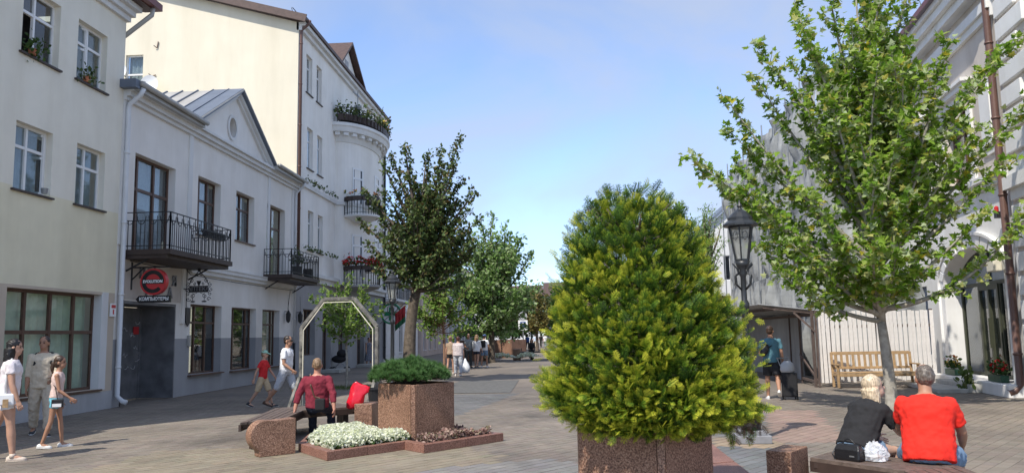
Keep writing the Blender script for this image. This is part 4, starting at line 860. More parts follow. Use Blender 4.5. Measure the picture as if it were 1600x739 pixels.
mb = MB(); mb.quad(RF.P(10.6, 0), RF.P(10.6, 0, -9), RF.P(10.6, 10.6, -9), RF.P(10.6, 10.6)); mb.build('side_wall', 'arch_beige', b5)
RF.pipe(MB(), -.35, 0, 10.6, .14, .085).build('downpipe', 'pipe_brown', b5, True)
mb = MB(); RF.box(mb, .05, .5, 3.02, 3.35, .15, .35); prop(mb.build('wall_floodlight', 'pale_strip', bevel=.02), 'pale square floodlight on the wall right of the arched doorway', 'lamp')
mb = MB(); RF.box(mb, -.18, .0, 4.3, 4.45, .1, .25); mb2 = MB(); p = RF.P(-.05, 4.52, .2); mb2.lathe([(.05, -.06), (.05, .05), (.02, .08)], p, 10); t_ = thing('alarm_beacon', 'small red alarm beacon on the wall above the floodlight', 'alarm', p); mb.build('housing', 'iron', t_); mb2.build('red_lens', 'sign_red', t_)
# neighbour with rusticated white blocks at the right edge
b6 = thing('rusticated_house', 'beige house with raised white corner blocks at the right edge', 'building', RF.P(-4, 0))
RF.wall(-9, -.52, 0, 11.5, [(-5, -3, 1, 3.2), (-5, -3, 5.6, 7.8)], .2).build('wall', 'arch_beige', b6)
for h in ((-5, -3, 1, 3.2), (-5, -3, 5.6, 7.8)): RF.window(h, b6)
for k in range(19):
    z_ = .15+k*.56; w_ = 1.5 if k % 2 else 1.1; mb = MB(); RF.box(mb, -.62-w_, -.62, z_, z_+.44, -.02, .09); mb.build('corner_block', 'arch_white', b6, bevel=.015)
mb = MB(); RF.box(mb, -9, -.52, 4.9, 5.2, -.05, .2); mb.build('string_course', 'arch_white', b6); mb = MB(); RF.box(mb, -9, -.52, 11.2, 11.6, -.05, .5); RF.box(mb, -9, -.52, 10.9, 11.2, -.05, .3); mb.build('cornice', 'arch_white', b6)
mb = MB(); RF.box(mb, -9, -.4, 11.6, 11.8, -9, .7); mb.build('roof', 'roof_brown', b6)
def ledge_box(lab, u, n_, mat):
    t_ = thing('flower_box', lab, 'flower box', RF.P(u, .32, .2)); mb = MB(); RF.box(mb, u-.42, u+.42, .31, .48, .08, .27); mb.build('trough', 'box_green', t_, bevel=.01)
    P = np.array([RF.P(u+rng.uniform(-.4, .4), .5+abs(rng.normal(0, .11)), .18+rng.normal(0, .06)) for _ in range(n_)])
    link('foliage', scatter_mesh('foliage', P, .10), 'leaf_green', t_); link('blossoms', scatter_mesh('blossoms', P[:n_//2]+[0, 0, .06], .085, BLOSSOM_T), mat, t_)
ledge_box('green flower box with mixed yellow and pink flowers left of the arched door', 4.15, 150, 'petal_mixed'); ledge_box('green flower box with bright red flowers right of the arched door', .85, 130, 'petal_red')
P = np.array([RF.P(1.45+rng.normal(0, .12), abs(rng.normal(0, .25)), .7+rng.normal(0, .1)) for _ in range(90)]); prop(link('weed', scatter_mesh('weed', P, .16, up=1.5), 'grass'), 'green weed growing at the right end of the steps', 'plant', kind='stuff')

# ---- white board fence
fl, fr = np.array([7.55, 24.55]), np.array([11.25, 25.25]); fd = (fr-fl)/np.linalg.norm(fr-fl); L = np.linalg.norm(fr-fl)
fe = thing('board_fence', 'white painted fence of upright boards behind the wooden bench', 'fence', (fl[0], fl[1], 0)); nb_ = 26; an = math.atan2(fd[1], fd[0])
bmz = MB(); bmz.box((0, 0, 1.10), (L/nb_-.034, .024, 2.08)); bme = bmz.mesh('board')
for k in range(nb_):
    o = link('board', bme, 'board_white', fe, True); c = fl+fd*(L*(k+.5)/nb_); o.location = (c[0], c[1], .06+random.uniform(-.02, .02)); o.rotation_euler = (random.uniform(-.006, .006), random.uniform(-.012, .012), an)
for z_ in (.5, 1.75): mb = MB(); q = np.array([-fd[1], fd[0]])*.05; mb.beam((fl[0]+q[0], fl[1]+q[1], z_), (fr[0]+q[0], fr[1]+q[1], z_), .05, .09); mb.build('rail', 'rust', fe)
for c in (fl-fd*.08, (fl+fr)/2, fr): mb = MB(); mb.box((c[0]-fd[1]*.1, c[1]+fd[0]*.1, 1.1), (.07, .07, 2.3), an); mb.build('post', 'rust', fe)
# ---- corrugated passage roof and wall
sh = thing('site_passage', 'corrugated metal passage with a slanting roof along the building site', 'shelter', (7.8, 29, 0))
def corrugate(mb, a, b_, z0, z1, amp=.022, pitch=.10):
    a, b_ = np.array(a), np.array(b_); d = (b_-a); L = np.linalg.norm(d); d = d/L; n_ = np.array([-d[1], d[0]]); k = int(L/pitch*4); pr = None
    for i in range(k+1):
        s_ = L*i/k; q = a+d*s_+n_*amp*math.sin(2*math.pi*s_/pitch)
        if pr is not None: mb.quad((pr[0], pr[1], z0), (q[0], q[1], z0), (q[0], q[1], z1), (pr[0], pr[1], z1))
        pr = q
for a, b_ in (((7.55, 34.5), (7.75, 31.2)), ((7.75, 31.2), (7.95, 28.6)), ((7.95, 28.6), (7.65, 26.5))):
    mb = MB(); corrugate(mb, a, b_, .06, 2.2, .035, .15); mb.build('wall_sheet', 'corrugated', sh, True)
for k in range(5):
    mb = MB(); y0, y1 = 24.9+k*1.9, 24.9+(k+1)*1.9; n_ = 72; pr = None
    for i in range(n_+1):
        y = y0+(y1+.05-y0)*i/n_; dz = .02*math.sin(2*math.pi*(y-y0)/.11)
        if pr: mb.quad((5.95, pr[0], 2.47+pr[1]), (5.95, y, 2.47+dz), (8.3, y, 2.17+dz), (8.3, pr[0], 2.17+pr[1]))
        pr = (y, dz)
    mb.build('roof_sheet', 'corrugated', sh, True)
mb = MB()
for p_ in ((7.5, 24.45), (7.6, 26.5), (7.9, 28.7), (6.5, 34)): mb.box((p_[0], p_[1], 1.12), (.05, .05, 2.25))
mb.beam((6.1, 24.98, 2.37), (8.3, 24.98, 2.08), .05, .05); mb.beam((7.6, 24.6, 2.12), (7.75, 34.3, 2.12), .06, .08); mb.beam((6.45, 24.95, 2.32), (6.5, 34.3, 2.32), .06, .08); mb.beam((7.5, 24.5, 1.6), (7.0, 24.9, 2.2), .04, .05); mb.beam((7.55, 26.4, .9), (7.5, 24.5, .15), .04, .06); mb.beam((7.6, 26.5, .15), (7.5, 24.5, .12), .05, .07)
mb.build('frame', 'rust', sh)
# ---- scaffold wrapped in net
ns = thing('netted_building', 'building under repair wrapped in grey scaffold netting', 'building', (9.6, 36, 0))
def net(name, a, b_, z0, z1, nu, nz_, amp):
    a, b_ = np.array(a), np.array(b_); d = b_-a; L = np.linalg.norm(d); d /= L; n_ = np.array([-d[1], d[0]]); mb = MB(); gr = []
    for j in range(nz_+1):
        row = []
        for i in range(nu+1):
            s_ = L*i/nu; z_ = z0+(z1-z0)*j/nz_; tie = abs(math.sin(math.pi*z_/2.0))
            o_ = amp*tie*(math.sin(s_*2.3+1.2*math.sin(z_*.9))+.5*math.sin(s_*6.1+z_*1.7)+.35*math.sin(s_*11+z_*.6)); q = a+d*s_+n_*o_; row.append((q[0], q[1], z_+.12*math.sin(s_*1.3)*tie))
        gr.append(row)
    for j in range(nz_):
        for i in range(nu): mb.quad(gr[j][i], gr[j][i+1], gr[j+1][i+1], gr[j+1][i])
    return mb.build(name, 'net', ns, True)
net('netting', (8.95, 27.6), (9.75, 47), 0, 10.5, 200, 60, .2); net('netting', (11.9, 27.2), (8.95, 27.6), 0, 10.3, 60, 60, .16)
mb = MB()
for k in range(10):
    y = 27.7+k*2.1
    mb.tube([(9.05+.04*k, y, 0), (9.05+.04*k, y, 10.9)], .03, 6)
for z_ in np.arange(2, 10.6, 2): mb.tube([(9.0, 27.6, z_), (9.8, 47, z_)], .03, 6)
mb.build('scaffold_tubes', 'metal_grey', ns); mb = MB(); mb.bb((10.3, 28.2, 0), (18, 46.5, 10)); mb.build('wall', 'far_grey', ns)
text('banner_letters', 'АРС', .9, 'letter_grey', ns, (10.9, 27.1, 6.7), (1, -.13, 0), (0, 0, 1), .004, 0, .6)
mb = MB(); p = (9.4, 27.25)
# ---- house behind with dark roof edge
b7 = thing('gable_house', 'pale house with a dark roof edge showing behind the street lamp', 'building', (14, 62, 0)); gx0, gx1, gxa = 11.2, 21, 16.1
f = Fac((gx0, 62), (1, 0), (0, -1)); hs = [(1.2, 2.2, 5.5, 7.4), (3.6, 4.6, 5.5, 7.4), (1.2, 2.2, 1, 3), (3.6, 4.6, 1, 3)]
mb = f.wall(0, 9.8, 0, 9.6, hs); mb.add([f.P(0, 9.6), f.P(9.8, 9.6), f.P(4.9, 13.8)], [(0, 1, 2)]); mb.build('wall', 'far_white', b7)
for h in hs: f.window(h, b7, cols=(.5,), rows=(), sill=None, glass='glass_dark')
mb = MB(); mb.quad(f.P(0, 0), f.P(0, 9.6), f.P(0, 9.6, -12), f.P(0, 0, -12)); mb.build('side_wall', 'far_beige', b7)
mb = MB()
for a, s_ in ((-.5, 1), (10.3, -1)): mb.hexa([f.P(a, 9.2, .4), f.P(4.9, 13.9, .4), f.P(4.9, 13.9, -12), f.P(a, 9.2, -12), f.P(a, 9.45, .4), f.P(4.9, 14.15, .4), f.P(4.9, 14.15, -12), f.P(a, 9.45, -12)])
mb.build('roof', 'roof_blue', b7)
far_house('far_right_house', 'long pale house down the right side, hidden behind the conifer', 76, 112, 8.8, 'far_beige', 'roof_brown', 9, 2, 24.2, -1)
b8 = thing('low_brown_building', 'low building with brown band and white base behind the conifer', 'building', (12, 50, 0))
mb = MB(); mb.bb((8.2, 50, 0), (14, 60, 1.9)); mb.build('base', 'far_white', b8); mb = MB(); mb.bb((8.15, 49.95, 1.9), (14, 60, 3.6)); mb.build('upper_wall', 'pink_wall', b8); mb = MB(); mb.bb((8, 49.8, 3.6), (14, 60, 3.8)); mb.build('roof', 'roof_brown', b8)

# ================================================================ street furniture
def lamp(lab, x, y, H=3.78):
    t_ = thing('street_lamp', lab, 'street lamp', (x, y, 0), group='cast iron street lamps'); h = H
    mb = MB(); mb.box((x, y, .06), (.50, .50, .12)); mb.box((x, y, .15), (.38, .38, .07)); mb.build('base', 'letter_grey' if y < 20 else 'iron', t_, bevel=.012)
    mb = MB(); z_ = h-1.15
    mb.lathe([(.15, .18), (.15, .26), (.11, .32), (.12, .55), (.085, .62), (.10, .70), (.07, .78), (.058, 1.1), (.055, 1.6), (.05, z_-.62), (.075, z_-.58), (.075, z_-.52), (.045, z_-.46), (.042, z_-.1), (.07, z_-.05), (.05, z_), (.09, z_+.06), (.12, z_+.14)], (x, y, 0), 16)
    mb.build('pole', 'lamp_black', t_, True)
    for k in range(4):
        a = math.pi/2*k+.5; c, s_ = math.cos(a), math.sin(a); mb = MB(); mb.tube([(x+c*.05, y+s_*.05, z_-.30), (x+c*.15, y+s_*.15, z_-.22), (x+c*.17, y+s_*.17, z_-.08), (x+c*.10, y+s_*.10, z_-.05), (x+c*.11, y+s_*.11, z_+.02), (x+c*.2, y+s_*.2, z_+.1)], .014, 6)
        mb.build('scroll', 'lamp_black', t_, True); mb = MB(); mb.tube([(x+c*.13, y+s_*.13, .2), (x+c*.19, y+s_*.19, .34), (x+c*.14, y+s_*.14, .5), (x+c*.09, y+s_*.09, .46)], .018, 6); mb.build('foot_scroll', 'lamp_black', t_, True)
    mb = MB(); n_ = 6; zb, zt, rb, rt_ = z_+.16, z_+.68, .105, .19
    C = lambda k, r_, zz: (x+r_*math.cos(math.pi/3*k+.2), y+r_*math.sin(math.pi/3*k+.2), zz)
    for k in range(6):
        mb.beam(C(k, rb, zb), C(k, rt_, zt), .024, .024); mb.beam(C(k, rb, zb), C(k+1, rb, zb), .03, .03); mb.beam(C(k, rt_, zt), C(k+1, rt_, zt), .03, .03); mb.beam(C(k, rb+.06, zb+.35), C(k+1, rb+.06, zb+.35), .008, .008)
        a_, b_ = Vector(C(k, rt_-.02, zt-.04)), Vector(C(k+1, rt_-.02, zt-.04)); m_ = (a_+b_)/2
        mb.tube([m_+Vector((0, 0, -.1))+(b_-a_)*.22*math.cos(q)+Vector((0, 0, .07*math.sin(q))) for q in np.linspace(0, 6.28, 11)], .005, 4)
    lt = mb.build('lantern_frame', 'lamp_black', t_)
    for k in range(6): g_ = MB(); g_.quad(C(k, rb-.004, zb), C(k+1, rb-.004, zb), C(k+1, rt_-.006, zt), C(k, rt_-.006, zt)); link('pane', g_.mesh('pane'), 'lamp_pane', lt)
    g_ = MB(); g_.lathe([(.02, zb), (.03, zb+.1), (.05, zb+.22), (.03, zb+.32), (.01, zb+.34)], (x, y, 0), 10); link('bulb', g_.mesh('bulb'), 'lamp_glass', lt)
    mb = MB(); mb.lathe([(.17, zt+.0), (.275, zt+.015), (.275, zt+.045), (.205, zt+.10), (.19, zt+.11), (.19, zt+.15), (.12, zt+.23), (.05, zt+.28), (.03, zt+.31), (.045, zt+.34), (.015, zt+.40), (.005, zt+.44)], (x, y, 0), 12); mb.build('lantern_roof', 'lamp_black', t_)
mt_, n, l, b = nodes('lamp_pane'); n.remove(b); tr = n.new('ShaderNodeBsdfTransparent'); df = n.new('ShaderNodeBsdfTranslucent'); df.inputs[0].default_value = (.75, .75, .68, 1); d2 = n.new('ShaderNodeBsdfDiffuse'); d2.inputs[0].default_value = (.6, .6, .54, 1)
m1 = n.new('ShaderNodeMixShader'); m2 = n.new('ShaderNodeMixShader'); m1.inputs[0].default_value = .5; m2.inputs[0].default_value = .42; l.new(df.outputs[0], m1.inputs[1]); l.new(d2.outputs[0], m1.inputs[2]); l.new(tr.outputs[0], m2.inputs[1]); l.new(m1.outputs[0], m2.inputs[2]); l.new(m2.outputs[0], n['Material Output'].inputs[0]); MATS['lamp_pane'] = mt_
lp = CAM.g(1180, 690); lamp('tall black street lamp with glass lantern right of the big conifer', lp[0]-.05, lp[1])
ll = CAM.at(613, 600, 25.2); lamp('grey-black street lamp standing before the dark leaning tree', ll[0], 25.2, 3.85); lf = CAM.at(763, 540, 58); lamp('distant street lamp under the silvery tree', lf[0], 58, 4.4)

# planters: square with cut corners, slabs of red granite
def planter_ring(c, s_, cut, an):
    h = s_/2; P = [(-h+cut, -h), (h-cut, -h), (h, -h+cut), (h, h-cut), (h-cut, h), (-h+cut, h), (-h, h-cut), (-h, -h+cut)]; ca, sa = math.cos(an), math.sin(an)
    return [(c[0]+a*ca-b_*sa, c[1]+a*sa+b_*ca) for a, b_ in P]
def planter(lab, c, s_, h, an, z0=0.0, group='red granite planters'):
    t_ = thing('granite_planter', lab, 'planter', (c[0], c[1], z0), group=group); o = planter_ring(c, s_, .055, an); i_ = planter_ring(c, s_-.14, .04, an)
    for k in range(8):
        a, b_, c2, d = o[k], o[(k+1) % 8], i_[(k+1) % 8], i_[k]; g_ = .003; va, vb = np.array(a), np.array(b_); e = (vb-va)/np.linalg.norm(vb-va)*g_; va, vb = va+e, vb-e
        mb = MB(); mb.prism([va, vb, c2, d], z0, z0+h+(0 if k % 2 == 0 else -.004)); mb.build('slab', 'granite', t_, bevel=.006)
    mb = MB(); mb.prism(i_, z0, z0+h-.08); mb.build('soil', 'soil', t_); return t_
PLC = np.array([-2.42, 12.62])+E1*.47+E2*.40
planter('square granite planter with a dwarf pine beside the white flowers', PLC, .93, .86, ga, .08)
TPC = np.array([.74, 7.77]); planter('square granite planter carrying the big golden conifer', TPC, .95, .84, R(-38), .0)
# dwarf pine: needle tufts
TUFT_T, TUFT_F, TUFT_A = [], [], []
for k in range(26):
    a = k*2.4; tl = .35+.75*((k*7) % 26)/26; r_, hz = math.sin(tl), math.cos(tl); q = len(TUFT_T); L = .8+.4*((k*5) % 7)/7
    b0 = .35*((k*3) % 26)/26
    TUFT_T += [(-.03*math.sin(a), b0-.02, .03*math.cos(a)), (.03*math.sin(a), b0, -.03*math.cos(a)), (r_*L*math.cos(a), b0+hz*L, r_*L*math.sin(a))]; TUFT_A += [.1, .1, .75]; TUFT_F.append((q, q+1, q+2))
def pine_shrub(lab, c, z_, w, d, h, n_, size=.11, group='dwarf pines in planters'):
    t_ = thing('dwarf_pine', lab, 'shrub', (c[0], c[1], z_-.1), group=group); P = []; A = []; X = []
    while len(P) < n_:
        a = rng.uniform(0, 2*math.pi); r_ = rng.uniform(0, 1)**.55; hh = rng.uniform(.2, 1)**.5
        x, y = r_*math.cos(a), r_*math.sin(a); top = (1-r_**4)*.62+.38; lump = 1+.25*math.sin(x*6+1)*math.cos(y*5)
        zz = h*top*hh*lump; P.append((c[0]+x*w/2, c[1]+y*d/2, z_+zz-.02)); A.append((x*.7, y*.7, .9)); X.append(.28*(hh-.6)+rng.uniform(-.1, .12))
    nm = rng.normal(0, 1, (n_, 3)); prop(link('needles', stamp('needles', TUFT_T, TUFT_F, P, A, nm, size*rng.uniform(.7, 1.25, n_), TUFT_A, X), 'pine', t_), kind='stuff')
    mb = MB()
    for k in range(0, n_, 9): mb.tube([(c[0], c[1], z_-.1), (c[0]*.5+P[k][0]*.5, c[1]*.5+P[k][1]*.5, z_+.08), P[k]], [.02, .012, .005], 5)
    mb.build('branches', 'bark', t_); return t_
pine_shrub('bushy dark green dwarf pine in the square planter by the white flowers', PLC+np.array([-.10, 0]), .92, 1.30, 1.18, .36, 2000, .078)

# ---- flower bed with kerbs
bedA, bedB, bedC, bedD, bedE = [np.array(G(*p)) for p in ((466, 705), (511.4, 720), (632, 702.5), (663, 708), (787, 688.5))]
fb = thing('flower_bed', 'kerbed bed of white flowers and reddish ground cover round the planter', 'flower bed', (bedC[0], bedC[1], 0))
bedF = bedE+E2*1.15; bedG = bedF-E1*.9; bedH = np.array([-3.55, 14.1]); bedI = np.array([-4.25, 13.3])
loop = [bedA, bedB, bedC, bedD, bedE, bedF, bedG, bedH, bedI]; cen = sum(loop)/len(loop); hk = .125
def inset(loop, d):
    out = []; n_ = len(loop)
    for i in range(n_):
        a, b_, c = loop[i-1], loop[i], loop[(i+1) % n_]; e0 = (b_-a)/np.linalg.norm(b_-a); e1 = (c-b_)/np.linalg.norm(c-b_); n0 = np.array([-e0[1], e0[0]]); n1 = np.array([-e1[1], e1[0]]); m_ = n0+n1; m_ /= max(.3, m_@n0); out.append(b_+m_*d)
    return out
inn = inset(loop, .14)
for k in range(len(loop)):
    j = (k+1) % len(loop); L = np.linalg.norm(loop[j]-loop[k]); ns_ = max(1, round(L/.85))
    for q in range(ns_):
        t0, t1 = q/ns_, (q+1)/ns_; e = .002/L; mb = MB(); lp_ = lambda a, b_, t2: a+(b_-a)*t2
        mb.prism([lp_(loop[k], loop[j], t0+e), lp_(loop[k], loop[j], t1-e), lp_(inn[k], inn[j], t1-e), lp_(inn[k], inn[j], t0+e)], 0, hk+random.uniform(-.002, .002)); mb.build('kerb_stone', 'granite_kerb', fb, bevel=.006)
mb = MB(); mb.prism(inn, 0, .075); mb.build('soil', 'soil', fb)
def fill(poly, n_):
    P = np.array(poly); lo, hi = P.min(0), P.max(0); out = np.zeros((0, 2))
    while len(out) < n_: q = rng.uniform(lo, hi, (n_*2, 2)); out = np.r_[out, q[poly_in(q[:, 0], q[:, 1], poly)]]
    return out[:n_]
pr_ = planter_ring(PLC, 1.0, .05, ga); white_poly = [inn[0], inn[1], inn[2]+(inn[1]-inn[2])*.0, bedC+E2*.25, np.array(pr_[7]), np.array(pr_[6]), inn[7], inn[8]]
q = fill(white_poly, 9000); dome = np.minimum(1, np.min([np.abs((q-np.array(a))@np.array([-(b_-a)[1], (b_-a)[0]])/np.linalg.norm(b_-a)) for a, b_ in zip(white_poly, white_poly[1:]+white_poly[:1])], axis=0)/.09)
zz = .10+.15*dome**.5*rng.uniform(.72, 1.05, len(q))
prop(link('white_blossoms', scatter_mesh('white_blossoms', np.r_[np.c_[q, zz], np.c_[q+rng.normal(0, .015, q.shape), zz+.01]], .042, BLOSSOM_T, up=1.0), 'petal_white', fb), kind='stuff')
q2 = fill(white_poly, 3400); prop(link('flower_leaves', scatter_mesh('flower_leaves', np.c_[q2, rng.uniform(.06, .17, len(q2))], .07), 'leaf_green', fb), kind='stuff')
gc_poly = [inn[3], inn[4], inn[5], np.array(pr_[2]), np.array(pr_[1]), np.array(pr_[0])]
q3 = fill(gc_poly, 2800); hx = .10+.10*(np.sin(q3[:, 0]*7)*np.cos(q3[:, 1]*5)*.5+.5)
prop(link('ground_cover', scatter_mesh('ground_cover', np.c_[q3, hx*rng.uniform(.6, 1.2, len(q3))], .052), 'groundcover', fb), kind='stuff')
# pink kerb of the conifer's bed
kb = thing('conifer_bed_kerb', 'flat pink granite kerb slabs beside the conifer planter', 'kerb', (1.5, 7.5, 0)); k0, k1, k2_ = np.array(G(1112, 703)), np.array([2.05, 7.0]), np.array([1.15, 6.6])
for t0, t1 in ((0, .33), (.34, .66), (.67, 1)): mb = MB(); a, b_ = k0+(k1-k0)*t0, k0+(k1-k0)*t1; w_ = np.array([-.48, -.22]); mb.prism([a+w_, b_+w_, b_, a], 0, .10); mb.build('kerb_stone', 'granite_kerb', kb, bevel=.006)

# ---- bent slatted benches on granite blocks
def bent_bench(lab, inner, outer, block_a, block_b, h=.43, group='bent slatted benches'):
    t_ = thing('bent_bench', lab, 'bench', (inner[0][0], inner[0][1], 0), group=group); inner = [np.array(p) for p in inner]; outer = [np.array(p) for p in outer]; ns_ = 6
    for k in range(2):
        for j in range(ns_):
            w0, w1 = (j+.06)/ns_, (j+.94)/ns_; f_ = lambda i, w: inner[i]+(outer[i]-inner[i])*w; e = .006
            a, b_, c, d = f_(k, w0), f_(k+1, w0), f_(k+1, w1), f_(k, w1); mb = MB(); mb.prism([a, d, c, b_][::-1], h-.04, h+random.uniform(-.002, .002)); mb.build('slat', 'bench_wood', t_, bevel=.004)
    mb = MB()
    for i in (0, 1, 2):
        a, b_ = inner[i], outer[i]; m_ = (inner[1]-inner[i])*.08 if i != 1 else np.zeros(2); mb.beam((*(a+m_), h-.07), (*(b_+m_), h-.07), .06, .05)
    for k in range(2): mb.beam((*(inner[k]*.97+outer[k]*.03), h-.085), (*(inner[k+1]*.97+outer[k+1]*.03), h-.085), .035, .10); mb.beam((*outer[k], h-.085), (*outer[k+1], h-.085), .035, .10)
    mb.build('frame', 'dark_brown', t_)
    for i, w in ((1, .5), (2, .5), (0, .6)):
        q = inner[i]*(1-w)+outer[i]*w+(inner[1]-inner[i])*.1; d = outer[i]-inner[i]; an_ = math.atan2(d[1], d[0]); mb = MB(); mb.box((q[0], q[1], (h-.1)/2), (.34, .10, h-.1), an_); mb.build('support', 'dark_brown', t_)
    for bl in (block_a, block_b):
        if bl is None: continue
        a, b_, thick, hh, rnd = bl; a, b_ = np.array(a), np.array(b_); L = np.linalg.norm(b_-a); d = (b_-a)/L; n_ = np.array([-d[1], d[0]])
        if rnd:
            r_ = hh*.42; prof = [(L, 0), (L, hh), (r_*1.6, hh-.015), (r_*1.25, hh-.005)]+[(r_+.0-r_*math.sin(q_), hh-r_+r_*math.cos(q_)) for q_ in np.linspace(0.1, math.pi*.80, 12)]+[(r_*.62, hh-2*r_+.0), (r_*.66, 0)]
        else: prof = [(L, 0), (L, hh), (0, hh), (0, 0)]
        mb = MB(); mb.loft([[(a[0]+d[0]*s_+n_[0]*o_, a[1]+d[1]*s_+n_[1]*o_, z_) for s_, z_ in prof] for o_ in (0, thick)]); mb.build('granite_block', 'granite', t_, bevel=.01)
    return t_
bent_bench('bent dark slatted bench on granite blocks where the man in the dark red shirt sits', [G(447, 652.5, .43), G(474, 640.6, .43), G(560, 634.5, .43)], [G(374.5, 660, .43), G(430, 637.0, .43), G(528, 629.0, .43)], ((-4.52, 11.50), (-4.02, 11.98), .2, .52, True), ((-3.74, 14.28), (-3.42, 14.28), .5, .52, False))
bent_bench('bent dark slatted bench in the right foreground with the seated couple', [(2.42, 8.35), (3.0, 7.55), (2.9, 6.2)], [(2.85, 8.85), (3.6, 7.78), (3.5, 6.1)], ((2.17, 8.10), (2.45, 8.5), .25, .52, False), None)
# ---- wooden park bench before the fence
bA, bB = np.array(G(1311, 606)), np.array(G(1437, 604.5)); bd = (bB-bA)/np.linalg.norm(bB-bA); bL = np.linalg.norm(bB-bA); t_ = thing('park_bench', 'light brown wooden park bench with slatted back before the white fence', 'bench', (*((bA+bB)/2), 0), math.atan2(bd[1], bd[0]))
def lb(name, c, d, mat='oak', rx=None):
    mb = MB(); mb.box((0, 0, 0), d); o = mb.build(name, mat, t_, bevel=.006, world=False); o.location = c
    if rx: o.rotation_euler = (rx, 0, 0)
    return o
hL = bL/2
for s_ in (-1, 1):
    lb('leg', (s_*hL, 0, .32), (.065, .065, .64)); lb('leg', (s_*hL, .5, .50), (.065, .065, 1.0), rx=-.10); lb('armrest', (s_*hL, .22, .66), (.085, .62, .035)); lb('side_rail', (s_*hL, .25, .36), (.04, .5, .07))
for k in range(5): lb('seat_slat', (0, .04+k*.10, .425+(.0 if k else .0)), (2*hL-.02, .085, .03))
lb('front_rail', (0, .02, .36), (2*hL-.07, .035, .09)); lb('top_rail', (0, .565, .97), (2*hL, .045, .09), rx=-.1); lb('lower_rail', (0, .50, .55), (2*hL, .04, .07), rx=-.1)
for k in range(13): lb('back_slat', (-hL+.12+(2*hL-.24)*k/12, .53, .76), (.075, .022, .40), rx=-.1)
# ---- weathered octagonal timber arch
aL, aR = np.array(G(470, 639)), np.array(G(589, 640)); az = 2.62; ad = (aR-aL)/np.linalg.norm(aR-aL); aw = np.linalg.norm(aR-aL)
t_ = thing('timber_arch', 'weathered grey octagonal timber arch framing a young tree', 'arch', (*((aL+aR)/2), 0), math.atan2(ad[1], ad[0])); pts = [(-aw/2, 0, 0), (-aw/2, 0, az*.74), (-aw*.20, 0, az), (aw*.20, 0, az), (aw/2, 0, az*.74), (aw/2, 0, 0)]
for a, b_ in zip(pts[:-1], pts[1:]):
    mb = MB(); mb.beam(a, b_, .10, .085, (0, 1, 0) if 0 else (a[2]-b_[2], 0, b_[0]-a[0])); mb.build('beam', 'grey_wood', t_, bevel=.01, world=False)
    c = Vector((0, -.07, az*.5)); ia, ib = Vector(a), Vector(b_); k_ = .925; ia2, ib2 = Vector((ia.x*.92, -.07, ia.z*.97)), Vector((ib.x*.92, -.07, ib.z*.97)); mb = MB(); mb.beam(ia2, ib2, .018, .018); mb.build('pale_strip', 'pale_strip', t_, world=False)
for s_ in (-1, 1):
    for e in (-1, 1): mb = MB(); mb.beam((s_*aw/2, e*.55, .03), (s_*aw/2, e*.06, .75), .07, .09); mb.build('brace', 'grey_wood', t_, world=False)
    mb = MB(); mb.beam((s_*aw/2, -.62, .05), (s_*aw/2, .62, .05), .12, .10); mb.build('foot', 'grey_wood', t_, bevel=.01, world=False)
# ---- litter bins, parking sign
def bin_(lab, x, y):
    t_ = thing('litter_bin', lab, 'litter bin', (x, y, 0), group='black litter bins'); mb = MB(); mb.lathe([(.11, .28), (.15, .62), (.175, .62), (.175, .65), (.15, .65), (.12, .32)], (x, y, 0), 14); mb.build('bucket', 'iron', t_)
    mb = MB(); mb.box((x+.19, y, .35), (.05, .05, .70)); mb.beam((x+.19, y, .60), (x+.12, y, .60), .03, .03); mb.box((x+.19, y, .02), (.16, .16, .03)); mb.build('post', 'iron', t_)
bin_('black bucket litter bin between the timber arch and the planter', -3.92, 16.6); pq = CAM.g(811, 559); bin_('distant black litter bin by the parking sign', pq[0], pq[1])
sg = CAM.at(818, 550, 62); t_ = thing('parking_sign', 'white parking sign with a blue P under a round sign on a post', 'sign', (sg[0], 62, 0)); zz = CAM.at(818, 508, 62)[2]; z2 = CAM.at(818, 494, 62)[2]
mb = MB(); mb.tube([(sg[0], 62, 0), (sg[0], 62, z2+.5)], .05, 8); mb.build('post', 'metal_grey', t_); mb = MB(); mb.box((sg[0], 61.93, zz), (.72, .04, .78)); mb.build('plate', 'sign_white', t_); pm('sign_blue', (.03, .08, .28), .4)
mb = MB(); mb.box((sg[0], 61.9, zz+.04), (.42, .02, .46)); mb.build('blue_field', 'sign_blue', t_); text('letter', 'P', .42, 'sign_white', t_, (sg[0], 61.885, zz+.04), (1, 0, 0), (0, 0, 1), .003, .01); mb = MB(); disc(mb, (sg[0], z2), .34, 61.9, 61.94); mb.build('round_plate', 'far_grey', t_)
# far bench group and planters
fp = CAM.g(757, 560); planter('far granite planter with a green shrub beyond the walkers', (fp[0]-.2, 54.0), 1.9, 1.35, ga, 0); pine_shrub('wide green shrub in the far planter beyond the walkers', (fp[0]-.2, 54.0), 1.25, 2.6, 2.2, .9, 500, .22)
fq = CAM.at(798, 555, 60); planter('second far granite planter left of the far bench', (fq[0], 60), 1.7, 1.3, ga, 0); pine_shrub('dark green shrub in the second far planter', (fq[0]-.6, 60), 1.2, 2.2, 2, .8, 380, .22)
fbx = CAM.at(838, 556, 54); t_ = thing('far_bench', 'distant dark bench on a granite block with a woman in black', 'bench', (fbx[0], 54, 0)); mb = MB(); mb.box((fbx[0]+.2, 54, .5), (3.0, .6, .10)); mb.build('seat', 'bench_wood', t_); mb = MB(); mb.box((fbx[0]-1.3, 54, .35), (.5, .7, .75)); mb.build('granite_block', 'granite', t_, bevel=.02); mb = MB(); mb.box((fbx[0]+.9, 54, .22), (.4, .5, .45)); mb.box((fbx[0]-.3, 54.1, .22), (.2, .5, .45)); mb.build('support', 'dark_brown', t_)
